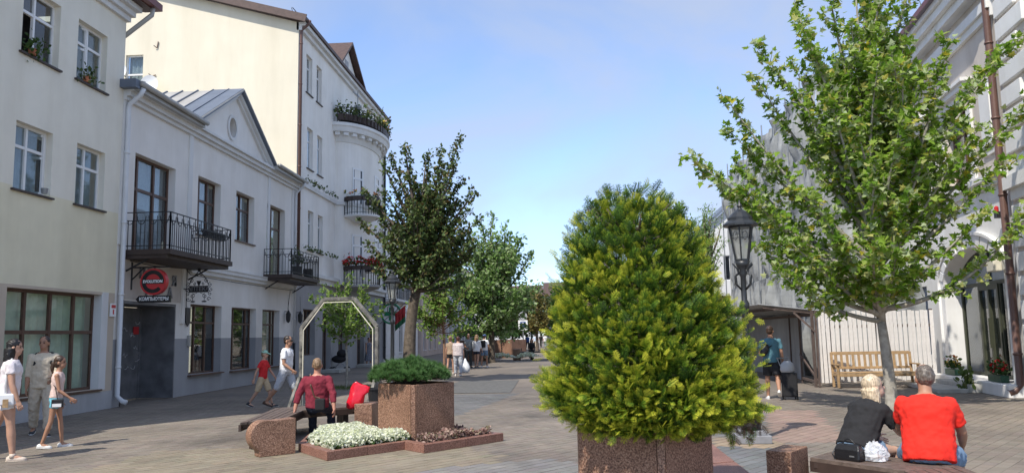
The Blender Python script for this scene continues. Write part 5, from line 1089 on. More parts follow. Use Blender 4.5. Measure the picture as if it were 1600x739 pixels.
for lab, x, w_ in (('mound of white flowers before the far planter', 782, 2.2), ('small white flower mound by the far bench', 824, 1.4)):
    p = CAM.at(x, 560, 53.2); q = rng.normal(0, 1, (420, 2))*[w_*.22, .25]; prop(link('white_flower_mound', scatter_mesh('white_flower_mound', np.c_[p[0]+q[:, 0], 53.2+q[:, 1], .08+.35*np.exp(-(q**2).sum(1))*rng.uniform(.5, 1, 420)], .16, BLOSSOM_T, up=1), 'petal_white'), lab, 'flowers')
# grass patch round the young tree
gp = np.array(G(541, 606)); gx = rng.normal(0, 1, (2200, 2))*[.75, .5]+gp
GR_T = [(-.06, 0, 0), (.06, 0, 0), (.02, 1, .15)]; prop(link('grass_patch', stamp('grass_patch', GR_T, [(0, 1, 2)], np.c_[gx, np.zeros(len(gx))], np.c_[rng.normal(0, .4, (len(gx), 2)), np.ones(len(gx))], rng.normal(0, 1, (len(gx), 3)), .09*rng.uniform(.5, 1.3, len(gx))), 'grass'), 'thin dry grass patch round the young tree', 'grass', kind='stuff')
# ================================================================ trees
def star_leaf():
    """five-lobed maple leaf as a fan"""
    out = [(0, 0), (.10, .12), (.42, .02), (.30, .26), (.62, .46), (.30, .50), (.24, .66), (.0, 1.05), (-.24, .66), (-.30, .50), (-.62, .46), (-.30, .26), (-.42, .02), (-.10, .12)]
    V = [(0, .32, -.05)]+[(x, y, .10*abs(x)+.02*((i*7) % 3)) for i, (x, y) in enumerate(out)]; return V, [(0, i, i % len(out)+1) for i in range(1, len(out)+1)]
MAPLE_T, MAPLE_F = star_leaf()
OVAL_T = [(0, 0, 0), (.30, .28, .07), (.30, .62, .06), (0, 1, -.06), (-.30, .62, .06), (-.30, .28, .07), (0, .5, -.02)]; OVAL_F = [(6, 0, 1), (6, 1, 2), (6, 2, 3), (6, 3, 4), (6, 4, 5), (6, 5, 0)]
SLIM_T = [(0, 0, 0), (.17, .4, .03), (0, 1, -.08), (-.17, .4, .03)]; SLIM_F = [(0, 1, 2), (0, 2, 3)]
def bez(a, b_, c, n_): return [(a*(1-t2)**2+b_*2*t2*(1-t2)+c*t2*t2) for t2 in np.linspace(0, 1, n_)]
def tree(name, lab, base, fork, tips, r0, bark, leafm, tmpl, lsize, twigs=22, twl=.6, perleaf=7, droop=.25, start=.22, trunk_mid=None, cat='tree', group=None, arch=.35, sub=True, wood_n=7):
    base, fork = np.array(base, float), np.array(fork, float); t_ = thing(name, lab, cat, tuple(base), group=group); wood = MB()
    mid_ = np.array(trunk_mid, float) if trunk_mid is not None else (base+fork)/2+[.05, 0, 0]
    tp = [base-[0, 0, .1]]+bez(base, mid_, fork, 9); rad = [r0*1.5, r0*1.25]+[r0*(1-.30*k/8) for k in range(1, 9)]
    wood.tube(tp, rad, 14); top = max(t2[2] for t2 in tips); LP, LA, LN = [], [], []; crown_c = np.mean(np.array(tips), axis=0); ld = np.array([crown_c[0]-fork[0], crown_c[1]-fork[1], top-fork[2]]); wood.tube([fork+ld*np.array([t2**1.3, t2**1.3, t2]) for t2 in np.linspace(0, .85, 10)], [r0*.66*(1-t2)+.008 for t2 in np.linspace(0, 1, 10)], 10)
    for q, tip in enumerate(tips):
        tip = np.array(tip, float); d = tip-fork; L = np.linalg.norm(d)
        lead = np.array([crown_c[0]-fork[0], crown_c[1]-fork[1], top-fork[2]]); rise_ = np.clip((d[2]*.5-.25*np.hypot(d[0], d[1]))/max(.1, lead[2]), 0, .72)*rng.uniform(.6, 1.1); st = fork+lead*np.array([rise_**1.3, rise_**1.3, rise_]); d = tip-st; L = np.linalg.norm(d)+1e-6
        ctl = st+d*.45+np.array([0, 0, -L*arch*rng.uniform(.0, .5)*np.hypot(d[0], d[1])/L])+rng.normal(0, .06*L, 3)
        n_ = max(8, int(L/.22)); path = bez(st, ctl, tip, n_); rl = r0*.42*min(1, L/3)+.006
        wood.tube(path, [rl*(1-k/(n_-1))**.9+.004 for k in range(n_)], 6); path = np.array(path); tang = np.gradient(path, axis=0); tang /= np.linalg.norm(tang, axis=1, keepdims=True)
        nt_ = max(4, int(twigs*L/2.5))
        for k in range(nt_):
            u = start+(1-start)*(k+rng.uniform(0, 1))/nt_; f_ = u*(n_-1); i = min(int(f_), n_-2); p = path[i]+(path[i+1]-path[i])*(f_-i); tg = tang[i]
            rv = rng.normal(0, 1, 3); rv -= tg*(rv@tg); rv /= np.linalg.norm(rv)+1e-9; tw = tg*rng.uniform(.35, .9)+rv*rng.uniform(.6, 1)*np.array([1, 1, .55])+[0, 0, .10]; tw /= np.linalg.norm(tw)
            tl = twl*(1.05-.65*u)*rng.uniform(.5, 1.25); e = p+tw*tl+[0, 0, -.10*tl]
            if sub: wood.tube([p, (p+e)/2+[0, 0, .03*tl], e], [.010, .007, .003], 4)
            for j in range(perleaf):
                v = (j+rng.uniform(.2, 1))/perleaf; c = p+(e-p)*v+rng.normal(0, lsize*.35, 3); ax_ = tw*.5+rng.normal(0, .6, 3)+[0, 0, -droop]; LP.append(c); LA.append(ax_); nn_ = rng.normal(0, .55, 3); nn_[2] += 1; nn_[:2] += -np.array([.25, .35]); LN.append(nn_)
        for j in range(5): LP.append(tip+rng.normal(0, lsize*.7, 3)); LA.append(tang[-1]+rng.normal(0, .5, 3)); LN.append(rng.normal(0, .6, 3)+[0, 0, .8])
    wood.build('trunk', bark, t_, True); n_ = len(LP)
    link('crown', stamp('crown', tmpl[0], tmpl[1], LP, LA, LN, lsize*rng.uniform(.65, 1.2, n_)), leafm, t_); return t_, n_
def px(x, y, Y): return CAM.at(x, y, Y)
def blob_tips(c, r_, n_, lo=-.6):
    out = []
    for k in range(n_):
        v = rng.normal(0, 1, 3); v /= np.linalg.norm(v)
        if v[2] < lo: v[2] = -v[2]
        out.append(np.array(c)+v*np.array(r_)*rng.uniform(.55, 1.0)**.6)
    return out
# big maple on the right
mb_ = CAM.g(1395, 640); Ym = mb_[1]; fk = px(1377, 502, Ym); tips = []
spec = [(1080, 246, -.2), (1100, 268, .5), (1132, 150, -.4), (1140, 205, .3), (1185, 78, -.2), (1178, 118, .6), (1240, 2, 0), (1235, 95, .8), (1250, 30, -.9), (1160, 290, -.9), (1175, 330, .9), (1150, 255, 1.3), (1180, 415, .2), (1215, 455, -.5), (1235, 378, -1.4), (1200, 380, 1.2), (1265, 300, -1.9), (1270, 225, 1.6),
        (1300, 460, -.8), (1300, 405, -1.6), (1270, 470, .5), (1330, 180, -2.0), (1310, 110, 1.6), (1330, 40, -1), (1330, -60, .2), (1290, -40, -.3), (1370, -140, 0), (1340, -110, .8), (1400, -80, -.8), (1440, -100, .6), (1385, 20, 1.9), (1410, 100, -2.0), (1370, 250, -2.3), (1430, 300, -2.0), (1440, 220, 1.8),
        (1475, 60, -1.2), (1555, 95, -.7), (1598, 55, -.2), (1612, 150, -.4), (1530, 200, -1.0), (1575, 250, -.6), (1605, 325, -.3), (1540, 330, -.9), (1440, 425, -.5), (1430, 440, -1.2), (1440, 470, .3), (1400, 420, -1.9), (1350, 440, 1.2), (1365, 380, -2.2)]
for x, y, dz in spec: tips.append(px(x, y-(34 if y > 395 else 0), Ym+dz))
cc = px(1375, 215, Ym); tips += blob_tips(cc, (1.9, 1.8, 2.7), 30, -.35)
tree('maple_tree', 'large green maple with silvery leaf undersides in the right foreground', (mb_[0], mb_[1], 0), fk, tips, .13, 'bark_pale', 'leaf_maple', (MAPLE_T, MAPLE_F), .142, 18, .54, 11, .25, .26, trunk_mid=px(1388, 570, Ym))
# dark leaning tree, left
Yt = 29.0; tb = px(641, 600, Yt); tb[2] = 0; fk = px(650, 455, Yt)
spec = [(598, 255, 0), (612, 240, .4), (633, 228, -.3), (645, 275, .5), (672, 240, .2), (690, 235, -.2), (693, 262, .7), (718, 216, 0), (712, 255, -.6), (722, 280, .3), (742, 300, 0), (735, 330, -.5), (568, 300, 0), (563, 345, .3), (575, 380, -.5), (585, 320, .6), (600, 300, -.9), (600, 405, .3), (590, 420, -.4), (620, 360, -1.2), (650, 330, -1.3), (680, 340, 1.2), (700, 370, -1.2), (725, 370, .6), (748, 345, .2), (700, 420, -.6), (715, 440, .3), (660, 440, -1.1), (630, 420, -1.1), (670, 300, -.8), (655, 300, .9), (690, 310, -1), (735, 400, .5)]
tips = [px(x, y, Yt+dz) for x, y, dz in spec]+blob_tips(px(675, 375, Yt), (1.7, 1.5, 2.0), 48)
tree('leaning_tree', 'dark green tree with a thick leaning trunk and rusty leaves behind the planter', tb, fk, tips, .25, 'bark', 'leaf_dark', (OVAL_T, OVAL_F), .15, 26, .5, 9, .3, .25, trunk_mid=px(638, 520, Yt)+np.array([-.05, 0, 0]))
# silvery tree, small reddish-trunk tree, young tree in the arch
Y2 = 50.0; b2_ = px(768, 560, Y2); b2_[2] = 0; cc = px(768, 452, Y2); spec = [(752, 345, 0), (768, 335, .5), (790, 352, 0), (815, 372, 0), (830, 395, .5), (842, 445, 0), (735, 365, -.4), (722, 400, 0), (835, 480, 0), (820, 510, .3), (700, 440, .4), (705, 480, -.4), (720, 520, 0), (745, 530, -.6), (790, 530, -.4), (765, 500, -2), (790, 450, -2), (740, 440, -2)]
tips = [px(x, y, Y2+dz) for x, y, dz in spec]+blob_tips(cc, (2.9, 2.6, 3.6), 62)
tree('silvery_tree', 'dense silvery green tree standing down the street behind the walkers', b2_, px(768, 515, Y2), tips, .22, 'bark', 'leaf_silver', (OVAL_T, OVAL_F), .24, 16, .95, 8, .35, .15, arch=.1)
Y3 = 40.0; b3_ = px(694, 572, Y3); b3_[2] = 0; tips = [px(x, y, Y3+dz) for x, y, dz in [(640, 475, 0), (655, 440, .3), (680, 425, 0), (705, 430, -.3), (735, 445, 0), (745, 480, .2), (735, 515, 0), (650, 510, -.2), (670, 525, -.4), (710, 525, -.5), (690, 470, -1), (665, 470, -1)]]+blob_tips(px(692, 478, Y3), (1.5, 1.3, 1.4), 22)
tree('young_linden', 'small bright green tree with a thin reddish trunk beside the walkers', b3_, px(693, 520, Y3), tips, .075, 'bark_red', 'leaf_young', (OVAL_T, OVAL_F), .17, 18, .6, 7, .3, .15, arch=.1)
b4_ = CAM.g(541, 606); Y4 = b4_[1]; tips = [px(x, y, Y4+dz) for x, y, dz in [(487, 462, 0), (505, 450, .2), (545, 430, 0), (525, 445, -.2), (570, 445, .2), (590, 470, 0), (598, 485, .1), (500, 505, -.2), (515, 520, -.3), (545, 528, -.2), (580, 515, 0), (555, 480, -.7), (520, 480, -.7)]]+blob_tips(px(541, 488, Y4), (.95, .9, .85), 20)
tree('young_tree', 'young tree with a pale forked trunk framed by the timber arch', (b4_[0], b4_[1], 0), px(541, 545, Y4), tips, .045, 'bark_pale', 'leaf_young', (OVAL_T, OVAL_F), .12, 22, .40, 7, .4, .30, arch=.15)
# trees further off
def far_tree(name, lab, x, ytop, ybot, Y, rx, leafm, n_, ls, tm=(OVAL_T, OVAL_F)):
    c = px(x, (ytop+ybot)/2, Y); rz = (px(x, ytop, Y)[2]-px(x, ybot, Y)[2])/2; b_ = np.array([c[0], Y, 0]); tree(name, lab, b_, c-[0, 0, rz*.75], blob_tips(c, (rx, rx*.9, rz), n_), .18, 'bark', leafm, tm, ls, 12, rx*.4, 7, .3, .15, arch=.1, sub=False)
far_tree('yellowing_tree', 'small yellowing tree at the far end beside the conifer', 838, 450, 530, 78, 1.6, 'leaf_yellow', 26, .28)
far_tree('distant_tree', 'dark distant tree closing the street behind the parking sign', 800, 440, 535, 84, 4.4, 'leaf_green', 44, .38); far_tree('distant_tree', 'distant tree at the street end half hidden by the conifer', 878, 455, 530, 100, 5, 'leaf_green', 34, .42)
far_tree('dark_round_tree', 'dark green tree top showing just above the right shoulder of the conifer', 1040, 302, 400, 46, 1.5, 'leaf_green', 26, .24); far_tree('pale_willow', 'pale grey-green slender tree between the conifer and the street lamp', 1108, 312, 480, 33, 1.05, 'leaf_silver', 34, .16, (SLIM_T, SLIM_F))

# ---- the golden conifer: flat sprays over a lumpy cone
SPR_T, SPR_F, SPR_A = [], [], []
def leaflet(x0, y0, dx, dy, L, w, a0, a1, z0=0.0, z1=0.0):
    k = len(SPR_T); nx, ny = -dy, dx; SPR_T.extend([(x0+dx*L*.12+nx*w*1.25, y0+dy*L*.12+ny*w*1.25, z0), (x0+dx*L, y0+dy*L, z1), (x0+dx*L*.30-nx*w*1.25, y0+dy*L*.30-ny*w*1.25, z0-.01)]); SPR_A.extend([a0, a1, (a0+a1)/2]); SPR_F.append((k, k+1, k+2))
leaflet(0, 0, 0, 1, 1, .018, .0, .55)
for k in range(7):
    y = .14+k*.115; L = (.46-.04*k)*(1.1 if k % 2 else .9)
    for s_ in (-1, 1):
        a = R(33+k*1.5); dx, dy = s_*math.sin(a), math.cos(a); y2 = y+(.04 if s_ > 0 else 0); leaflet(0, y2, dx, dy, L, .022, .10+.05*k, .32+.055*k, 0, -.06)
        for j in range(2):
            t2 = .36+.3*j; a2 = R(6) if j == 0 else R(58); leaflet(dx*L*t2, y2+dy*L*t2, s_*math.sin(a2), math.cos(a2), L*.5, .019, .22+.05*k, .42+.055*k, -.03, -.09)
def thuja():
    rows = [(297, 962, 1012), (308, 942, 1030), (332, 910, 1062), (362, 889, 1086), (400, 871, 1112), (440, 864, 1115), (480, 853, 1138), (510, 849, 1162), (545, 844, 1180), (580, 842, 1190), (615, 850, 1194), (640, 864, 1188), (658, 885, 1160), (672, 915, 1120)]
    Yc = TPC[1]-.2; zz, cx, hw = [], [], []
    for y, a, b_ in rows: l_, r_ = px(a, y, Yc), px(b_, y, Yc); zz.append(l_[2]); cx.append((l_[0]+r_[0])/2); hw.append((r_[0]-l_[0])/2*.955)
    zz, cx, hw = [np.array(q)[::-1] for q in (zz, cx, hw)]
    t_ = thing('golden_conifer', 'big golden green conifer growing in the foreground planter', 'conifer', (TPC[0], TPC[1], .76))
    f_ = lambda z_: (np.interp(z_, zz, cx), np.interp(z_, zz, hw)); lo, hi = zz[0], zz[-1]; P, A, Nn, Sz, X = [], [], [], [], []
    # clumps: boughs pointing up and out, each bearing sprays
    nb_ = 1500
    for k in range(nb_):
        z_ = lo+(hi-lo)*(1-rng.uniform(0, 1)**.62) if k % 5 else rng.uniform(lo, lo+.5); th_ = rng.uniform(0, 2*math.pi); c, h = f_(z_)
        
        if math.sin(5*th_+2.3*math.sin(3.1*z_))*math.sin(6.5*z_+2*math.cos(3*th_)) > .62 and rng.uniform() < .8: continue
        lum = 1+.07*math.sin(3*th_+4*z_)+.05*math.sin(7*th_-3*z_)+rng.normal(0, .045); rr_ = h*lum*rng.uniform(.82, 1.0); out = np.array([math.cos(th_), math.sin(th_), 0]); ctr = np.array([c, Yc, z_]); q = ctr+out*rr_*np.array([1, .95, 1])
        slope = .75 if z_ < lo+1.1 else 1.35; bd_ = out*rng.uniform(.65, 1.1)+np.array([0, 0, slope*rng.uniform(.5, .9)]); 
        if z_ < lo+.35: bd_ = out*1.0+np.array([0, 0, rng.uniform(-.35, .35)])
        bd_ /= np.linalg.norm(bd_); BL = rng.uniform(.22, .42); tone = rng.normal(.03, .13)
        tan = np.cross(bd_, out); tan /= np.linalg.norm(tan)+1e-9
        for j in range(11):
            s_ = j/10; side = rng.normal(0, .5); p = q-bd_*BL*(1-s_)*.95+tan*side*.10*(1.2-s_)+rng.normal(0, .012, 3); ax_ = bd_+tan*side*.8+out*rng.uniform(-.1, .3)+rng.normal(0, .28, 3); P.append(p); A.append(ax_)
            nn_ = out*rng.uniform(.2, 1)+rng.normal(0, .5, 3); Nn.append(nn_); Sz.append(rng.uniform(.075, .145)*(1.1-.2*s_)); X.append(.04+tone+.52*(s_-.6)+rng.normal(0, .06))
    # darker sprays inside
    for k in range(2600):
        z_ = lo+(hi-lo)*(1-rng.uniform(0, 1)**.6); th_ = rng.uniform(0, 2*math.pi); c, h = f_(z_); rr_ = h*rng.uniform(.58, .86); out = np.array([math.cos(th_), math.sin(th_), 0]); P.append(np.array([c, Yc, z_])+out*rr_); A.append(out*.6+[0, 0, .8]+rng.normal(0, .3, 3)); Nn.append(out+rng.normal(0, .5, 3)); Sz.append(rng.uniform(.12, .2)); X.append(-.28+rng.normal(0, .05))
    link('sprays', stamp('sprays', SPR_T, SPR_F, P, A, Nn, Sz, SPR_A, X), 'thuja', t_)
    mb = MB(); mb.tube([(TPC[0], TPC[1], .7), (TPC[0]+.1, TPC[1], 1.4), (cx[-1], TPC[1], hi-.15)], [.10, .08, .01], 10)
    for k in range(170):
        z_ = rng.uniform(lo+.05, hi-.25); c, h = f_(z_); th_ = rng.uniform(0, 6.28); a = np.array([c*.6+TPC[0]*.4, Yc, z_-.12]); e = np.array([c+math.cos(th_)*h*.8, Yc+math.sin(th_)*h*.8, z_+.15]); mb.tube([a, (a+e)/2+[0, 0, -.03], e], [.02, .014, .005], 5)
    mb.build('trunk', 'bark', t_, True)
    # brown bare twigs and a drooping spray at the lower right
    pr_ = px(1150, 660, Yc-.1); n_ = 90; Pd = pr_+rng.normal(0, 1, (n_, 3))*[.10, .08, .05]; Ad = np.c_[rng.normal(.3, .4, n_), rng.normal(0, .4, n_), -np.abs(rng.normal(.5, .4, n_))]
    link('dry_twigs', stamp('dry_twigs', SPR_T, SPR_F, Pd, Ad, rng.normal(0, 1, (n_, 3)), rng.uniform(.05, .10, n_), SPR_A), 'thuja_dead', t_)
    Pd = np.array([px(x, y, Yc-.1) for x, y in ((1138, 668), (1140, 675), (1143, 682), (1172, 668), (1168, 676), (1178, 662), (1146, 672), (1165, 664))]); n_ = len(Pd); link('drooping_sprays', stamp('drooping_sprays', SPR_T, SPR_F, Pd, np.tile([.05, 0, -1.0], (n_, 1))+rng.normal(0, .15, (n_, 3)), np.tile([0, -1.0, 0], (n_, 1)), .12, SPR_A, np.full(n_, -.05)), 'thuja', t_)
thuja()
# ================================================================ people
def skinmat(name, col): return pm(name, col, .55, .06, 12, .1, 200)
skinmat('skin', (.50, .285, .195)); skinmat('skin_tan', (.38, .20, .125)); skinmat('skin_pale', (.56, .35, .26)); skinmat('skin_red', (.50, .24, .165))
def cloth(name, col, var=.08, rough=.9, bump=.5, bs=7.0): return pm(name, col, rough, var, 18, bump, bs)
for nm, c in dict(white=(.78, .78, .80), lilac_white=(.74, .68, .70), linen=(.62, .53, .40), stone=(.56, .48, .37), blush=(.66, .50, .45), sky=(.16, .46, .58), red=(.60, .022, .025), sand=(.56, .43, .27), lightgrey=(.46, .48, .52), maroon=(.20, .018, .035), navy=(.018, .024, .045), teal=(.075, .18, .23), black=(.016, .016, .018), denim=(.17, .26, .38), tan=(.36, .26, .18), grey=(.24, .26, .27), darkgrey=(.06, .065, .065), brightred=(.78, .022, .010), pale_blue=(.50, .60, .74), mint=(.32, .55, .42), blue=(.06, .14, .42)).items(): cloth('c_'+nm, c)
pm('c_plaid', (.70, .62, .60), .9, .0, 26, .4, 8, col2=(.40, .34, .36)); pm('c_pattern', (.30, .31, .36), .9, .0, 26, .4, 8, col2=(.08, .085, .11))
def hairmat(name, c):
    mt, n, l, b = nodes(name); b.inputs['Roughness'].default_value = .42; t = n.new('ShaderNodeTexCoord'); mp_ = n.new('ShaderNodeMapping'); mp_.inputs['Scale'].default_value = (95, 95, 9); z_ = n.new('ShaderNodeTexNoise'); z_.inputs['Scale'].default_value = 1; z_.inputs['Detail'].default_value = 4
    l.new(t.outputs['Object'], mp_.inputs[0]); l.new(mp_.outputs[0], z_.inputs[0]); r_ = n.new('ShaderNodeValToRGB'); r_.color_ramp.elements[0].position = .3; r_.color_ramp.elements[1].position = .72; a = np.array(c); r_.color_ramp.elements[0].color = rgb(a*.45); r_.color_ramp.elements[1].color = rgb(np.minimum(a*1.45, .9))
    l.new(z_.outputs[0], r_.inputs[0]); l.new(r_.outputs[0], b.inputs['Base Color']); bp_ = n.new('ShaderNodeBump'); bp_.inputs['Strength'].default_value = .6; bp_.inputs['Distance'].default_value = .006; l.new(z_.outputs[0], bp_.inputs['Height']); l.new(bp_.outputs[0], b.inputs['Normal']); MATS[name] = mt
for nm, c in dict(black=(.012, .010, .010), brown=(.055, .03, .018), dark=(.028, .02, .016), blonde=(.60, .48, .33), auburn=(.085, .03, .022), grey=(.14, .115, .095), light=(.25, .16, .09)).items(): hairmat('h_'+nm, c)
pm('shoe_white', (.72, .71, .69), .6, .05, 20); pm('shoe_dark', (.03, .035, .045), .6, .2, 20); pm('shoe_beige', (.62, .52, .43), .7, .08, 20); pm('eye_dark', (.02, .014, .012), .2); pm('lip', (.34, .12, .10), .5); pm('shades', (.01, .01, .012), .12); pm('shoe_brown', (.075, .04, .025), .6, .2, 20)
V3 = Vector
def ell(c, ax, ay, a, b_, n_=16): return [c+ax*(a*math.cos(2*math.pi*k/n_))+ay*(b_*math.sin(2*math.pi*k/n_)) for k in range(n_)]
def person(lab, loc, heading, H, pose, fit, vox=.012, z0=0.0, face=True, hands=True, group=None):
    """heading: degrees, 0 faces +Y (away), positive turns towards +X. Local frame: x right, y forward"""
    k = H/1.75; hd = R(-heading); t_ = thing('person', lab, 'person', (loc[0], loc[1], z0), hd, group=group)
    lean = R(pose.get('lean', 3)); roll = R(pose.get('roll', 0)); sp = V3((math.sin(roll), math.sin(lean), math.cos(lean)*math.cos(roll))).normalized(); fwd = V3((0, math.cos(lean), -math.sin(lean))); X = fwd.cross(sp).normalized(); fwd = sp.cross(X)
    w = fit.get('w', 1.0); sw = fit.get('sw', 1.0); HS = 1.06; belly = fit.get('belly', 0.0)
    J = {}; J['pel'] = V3((0, 0, 0)); neck = sp*.53; HS = 1.06
    hyaw, hpit = R(pose.get('hyaw', 0)), R(pose.get('hpit', 0))
    HM = Matrix.Rotation(-hyaw, 3, 'Z') @ Matrix.Rotation(-hpit-lean*.35, 3, 'X'); hc = neck+(sp*.6+V3((0, .12, .5))).normalized()*.140
    for s_, nm in ((-1, 'L'), (1, 'R')):
        th_, kn, fp = (tuple(pose.get('leg'+nm, (0, 0, 0)))+(0,))[:3]; spl = R(pose.get('splay', 3)); a = R(th_); b_ = R(th_-kn)
        hip = V3((s_*.088*w, 0, -.03)); kne = hip+V3((s_*math.sin(spl), math.sin(a)*math.cos(spl), -math.cos(a)*math.cos(spl)))*.42; ank = kne+V3((s_*math.sin(spl)*.3, math.sin(b_), -math.cos(b_))).normalized()*.42
        fd_ = V3((s_*.12, math.cos(R(fp)), math.sin(R(fp)))).normalized(); J['hip'+nm], J['kne'+nm], J['ank'+nm], J['fd'+nm] = hip, kne, ank, fd_
        sh = sp*.425+X*(s_*.172*sw); ar = tuple(pose.get('arm'+nm, (0, 8, 15, 0))); a, ab, el, inn_ = (ar+(0, 0, 0, 0))[:4]; a2, ab2 = R(a+el), R(ab*.4-inn_)
        elb = sh+V3((s_*math.sin(R(ab)), math.sin(R(a))*math.cos(R(ab)), -math.cos(R(a))*math.cos(R(ab))))*.285; fo = V3((s_*math.sin(ab2), math.sin(a2)*math.cos(ab2), -math.cos(a2)*math.cos(ab2))); wr = elb+fo*.25
        J['sh'+nm], J['elb'+nm], J['wr'+nm], J['fo'+nm] = sh, elb, wr, fo
    if 'seat' in pose: dz = pose['seat']/k+.105
    else:
        lows = []
        for nm in 'LR': lows += [(J['ank'+nm]-V3((0, 0, .075))-J['fd'+nm]*.06).z, (J['ank'+nm]-V3((0, 0, .075))+J['fd'+nm]*.17).z]
        dz = -min(lows)
    off = V3((0, 0, dz)); T = lambda p: (p+off)*k
    def ring(s_, a, b_, dy=0.0): return [T(q) for q in ell(sp*s_+fwd*dy, X, fwd, a*w, b_*w)]
    def torso(mb, e, s0, s1, loose=0.0):
        tb_ = [(-.12, .125, .09, 0), (-.05, .165, .115, -.012), (.03, .168, .118, -.008), (.10, .148, .105+belly*.5, belly*.4), (.17, .138, .10+belly, belly*.6), (.26, .150*sw**.5, .108+belly*.5, belly*.3), (.36, .168*sw, .118, 0), (.42, .166*sw, .100, -.005), (.46, .130*sw, .084, -.008), (.495, .088, .068, -.008), (.53, .060, .056, 0)]
        arr = np.array(tb_); ss = np.linspace(s0, s1, 11); secs = []
        for s_ in ss:
            a, b_, dy = [np.interp(s_, arr[:, 0], arr[:, c]) for c in (1, 2, 3)]
            if loose and s_ < .40: a = max(a, .155*loose*min(1, sw)); b_ = max(b_, .108*loose)
            secs.append(ring(s_, a+e, b_+e, dy))
        mb.loft(secs)
    def limb(mb, P_, r_, n_=12): mb.tube([T(p) for p in P_], [q*k for q in r_], n_)
    def ballT(mb, c, r_, rot=None): mb.ball(T(c), [q*k*(HS if rot is not None else 1) for q in (r_ if hasattr(r_, '__len__') else (r_,)*3)], 14, 10, rot)
    # ---- body
    m_ = MB(); torso(m_, 0, -.12, .52); lw = fit.get('limb', 1.0)*w
    limb(m_, [neck-sp*.05, neck+(hc-neck)*.65], [.058*w**.5, .054*w**.5])
    for s_, nm in ((-1, 'L'), (1, 'R')):
        hip, kne, ank, sh, elb, wr, fo = [J[q+nm] for q in ('hip', 'kne', 'ank', 'sh', 'elb', 'wr', 'fo')]
        limb(m_, [hip+V3((0, 0, .03)), hip.lerp(kne, .35), hip.lerp(kne, .8), kne, kne.lerp(ank, .3), kne.lerp(ank, .7), ank], [.085*lw, .083*lw, .06*lw, .054*lw, .057*lw, .042*lw, .036*lw])
        ballT(m_, kne, .054*lw); ballT(m_, sh, .058*lw); limb(m_, [sh, sh.lerp(elb, .5), elb, elb.lerp(wr, .3), elb.lerp(wr, .75), wr], [.052*lw, .046*lw, .039*lw, .041*lw, .032*lw, .026*lw]); ballT(m_, elb, .039*lw)
        fd_ = J['fd'+nm]; up = V3((0, 0, 1)); heel = ank-V3((0, 0, .045))-fd_*.045; limb(m_, [heel, ank-V3((0, 0, .03))+fd_*.04, ank-V3((0, 0, .05))+fd_*.11, ank-V3((0, 0, .058))+fd_*.165], [.035, .038, .034, .022])
        nrm = V3((-s_, 0, 0)); nrm = (nrm-fo*nrm.dot(fo)).normalized(); sd = fo.cross(nrm).normalized(); palm = [wr-fo*.01, wr+fo*.035, wr+fo*.085]
        m_.loft([[T(q) for q in ell(c, sd, nrm, a, b_, 10)] for c, a, b_ in zip(palm, (.026, .040, .041), (.020, .018, .014))]); J['sd'+nm], J['nrm'+nm] = sd, nrm
    rot = HM.to_4x4(); hp = lambda x, y, z_: hc+HM @ V3((x*HS, y*HS, z_*HS)); hr = lambda r_: r_
    hm3 = HM
    ballT(m_, hp(0, -.008, .032), (.074, .092, .096), hm3); ballT(m_, hp(0, .022, -.045), (.056, .064, .068), hm3); limb(m_, [hp(0, .082, .012), hp(0, .104, -.028)], [.010, .016], 8); ballT(m_, hp(0, .07, -.062), (.028, .018, .016), hm3)
    for s_ in (-1, 1): ballT(m_, hp(s_*.076, -.008, -.008), (.012, .022, .032), hm3)
    bm_ = remeshed(m_, vox*k, 3)
    if hands:                                    # five fingers joined into the body mesh
        fm = MB()
        for s_, nm in ((-1, 'L'), (1, 'R')):
            wr, fo, sd, nr = [J[q+nm] for q in ('wr', 'fo', 'sd', 'nrm')]; curl = R(pose.get('curl'+nm, 18))
            for j, (ox, L) in enumerate(((-.030, .062), (-.010, .072), (.011, .069), (.031, .053))):
                p = wr+fo*.075+sd*ox; d = fo.copy(); pts = [p]; a = curl*.6
                for q in range(3): d = (fo*math.cos(a)+nr*math.sin(a)); p = p+d*(L*(.45, .32, .25)[q]); pts.append(p); a += curl
                fm.tube([T(q) for q in pts], [.0095*k, .009*k, .0082*k, .006*k], 7)
            p = wr+fo*.025+sd*(-.034); pts = [p, p+(fo*.6-sd*.7+nr*.25)*.035, p+(fo*1.2-sd*.75+nr*.6)*.05]; fm.tube([T(q) for q in pts], [.012*k, .0105*k, .007*k], 7)
        fme = fm.mesh('fingers', True); b2m = bmesh.new(); b2m.from_mesh(bm_); b2m.from_mesh(fme); b2m.to_mesh(bm_); b2m.free()
        bm_.polygons.foreach_set('use_smooth', [True]*len(bm_.polygons))
    body = link('body', bm_, fit.get('skin', 'skin'), t_, False)
    def child(name, mb, mat, vx=vox, sm=3): return link(name, remeshed(mb, vx*k, sm, .030*k, .075), mat, t_, False)
    def raw(name, mb, mat, smooth=True): return link(name, mb.mesh(name, smooth), mat, t_, False)
    # ---- clothes
    if fit.get('top'):
        mat, sl_, hem, loose = fit['top']; mb = MB(); torso(mb, .022, hem, .503, loose)
        for nm in 'LR':
            sh, elb, wr = J['sh'+nm], J['elb'+nm], J['wr'+nm]
            if sl_ <= 0: continue
            ballT(mb, sh, .067*lw)
            if sl_ <= 1: limb(mb, [sh+(sh-elb)*.02, sh.lerp(elb, sl_*.5), sh.lerp(elb, sl_)], [.066*lw, .064*lw, .062*lw])
            else: limb(mb, [sh, sh.lerp(elb, .5), elb, elb.lerp(wr, (sl_-1)*.5), elb.lerp(wr, sl_-1)], [.066*lw, .06*lw, .056*lw, .052*lw, .048*lw]); ballT(mb, elb, .056*lw)
        child('shirt', mb, mat, sm=2)
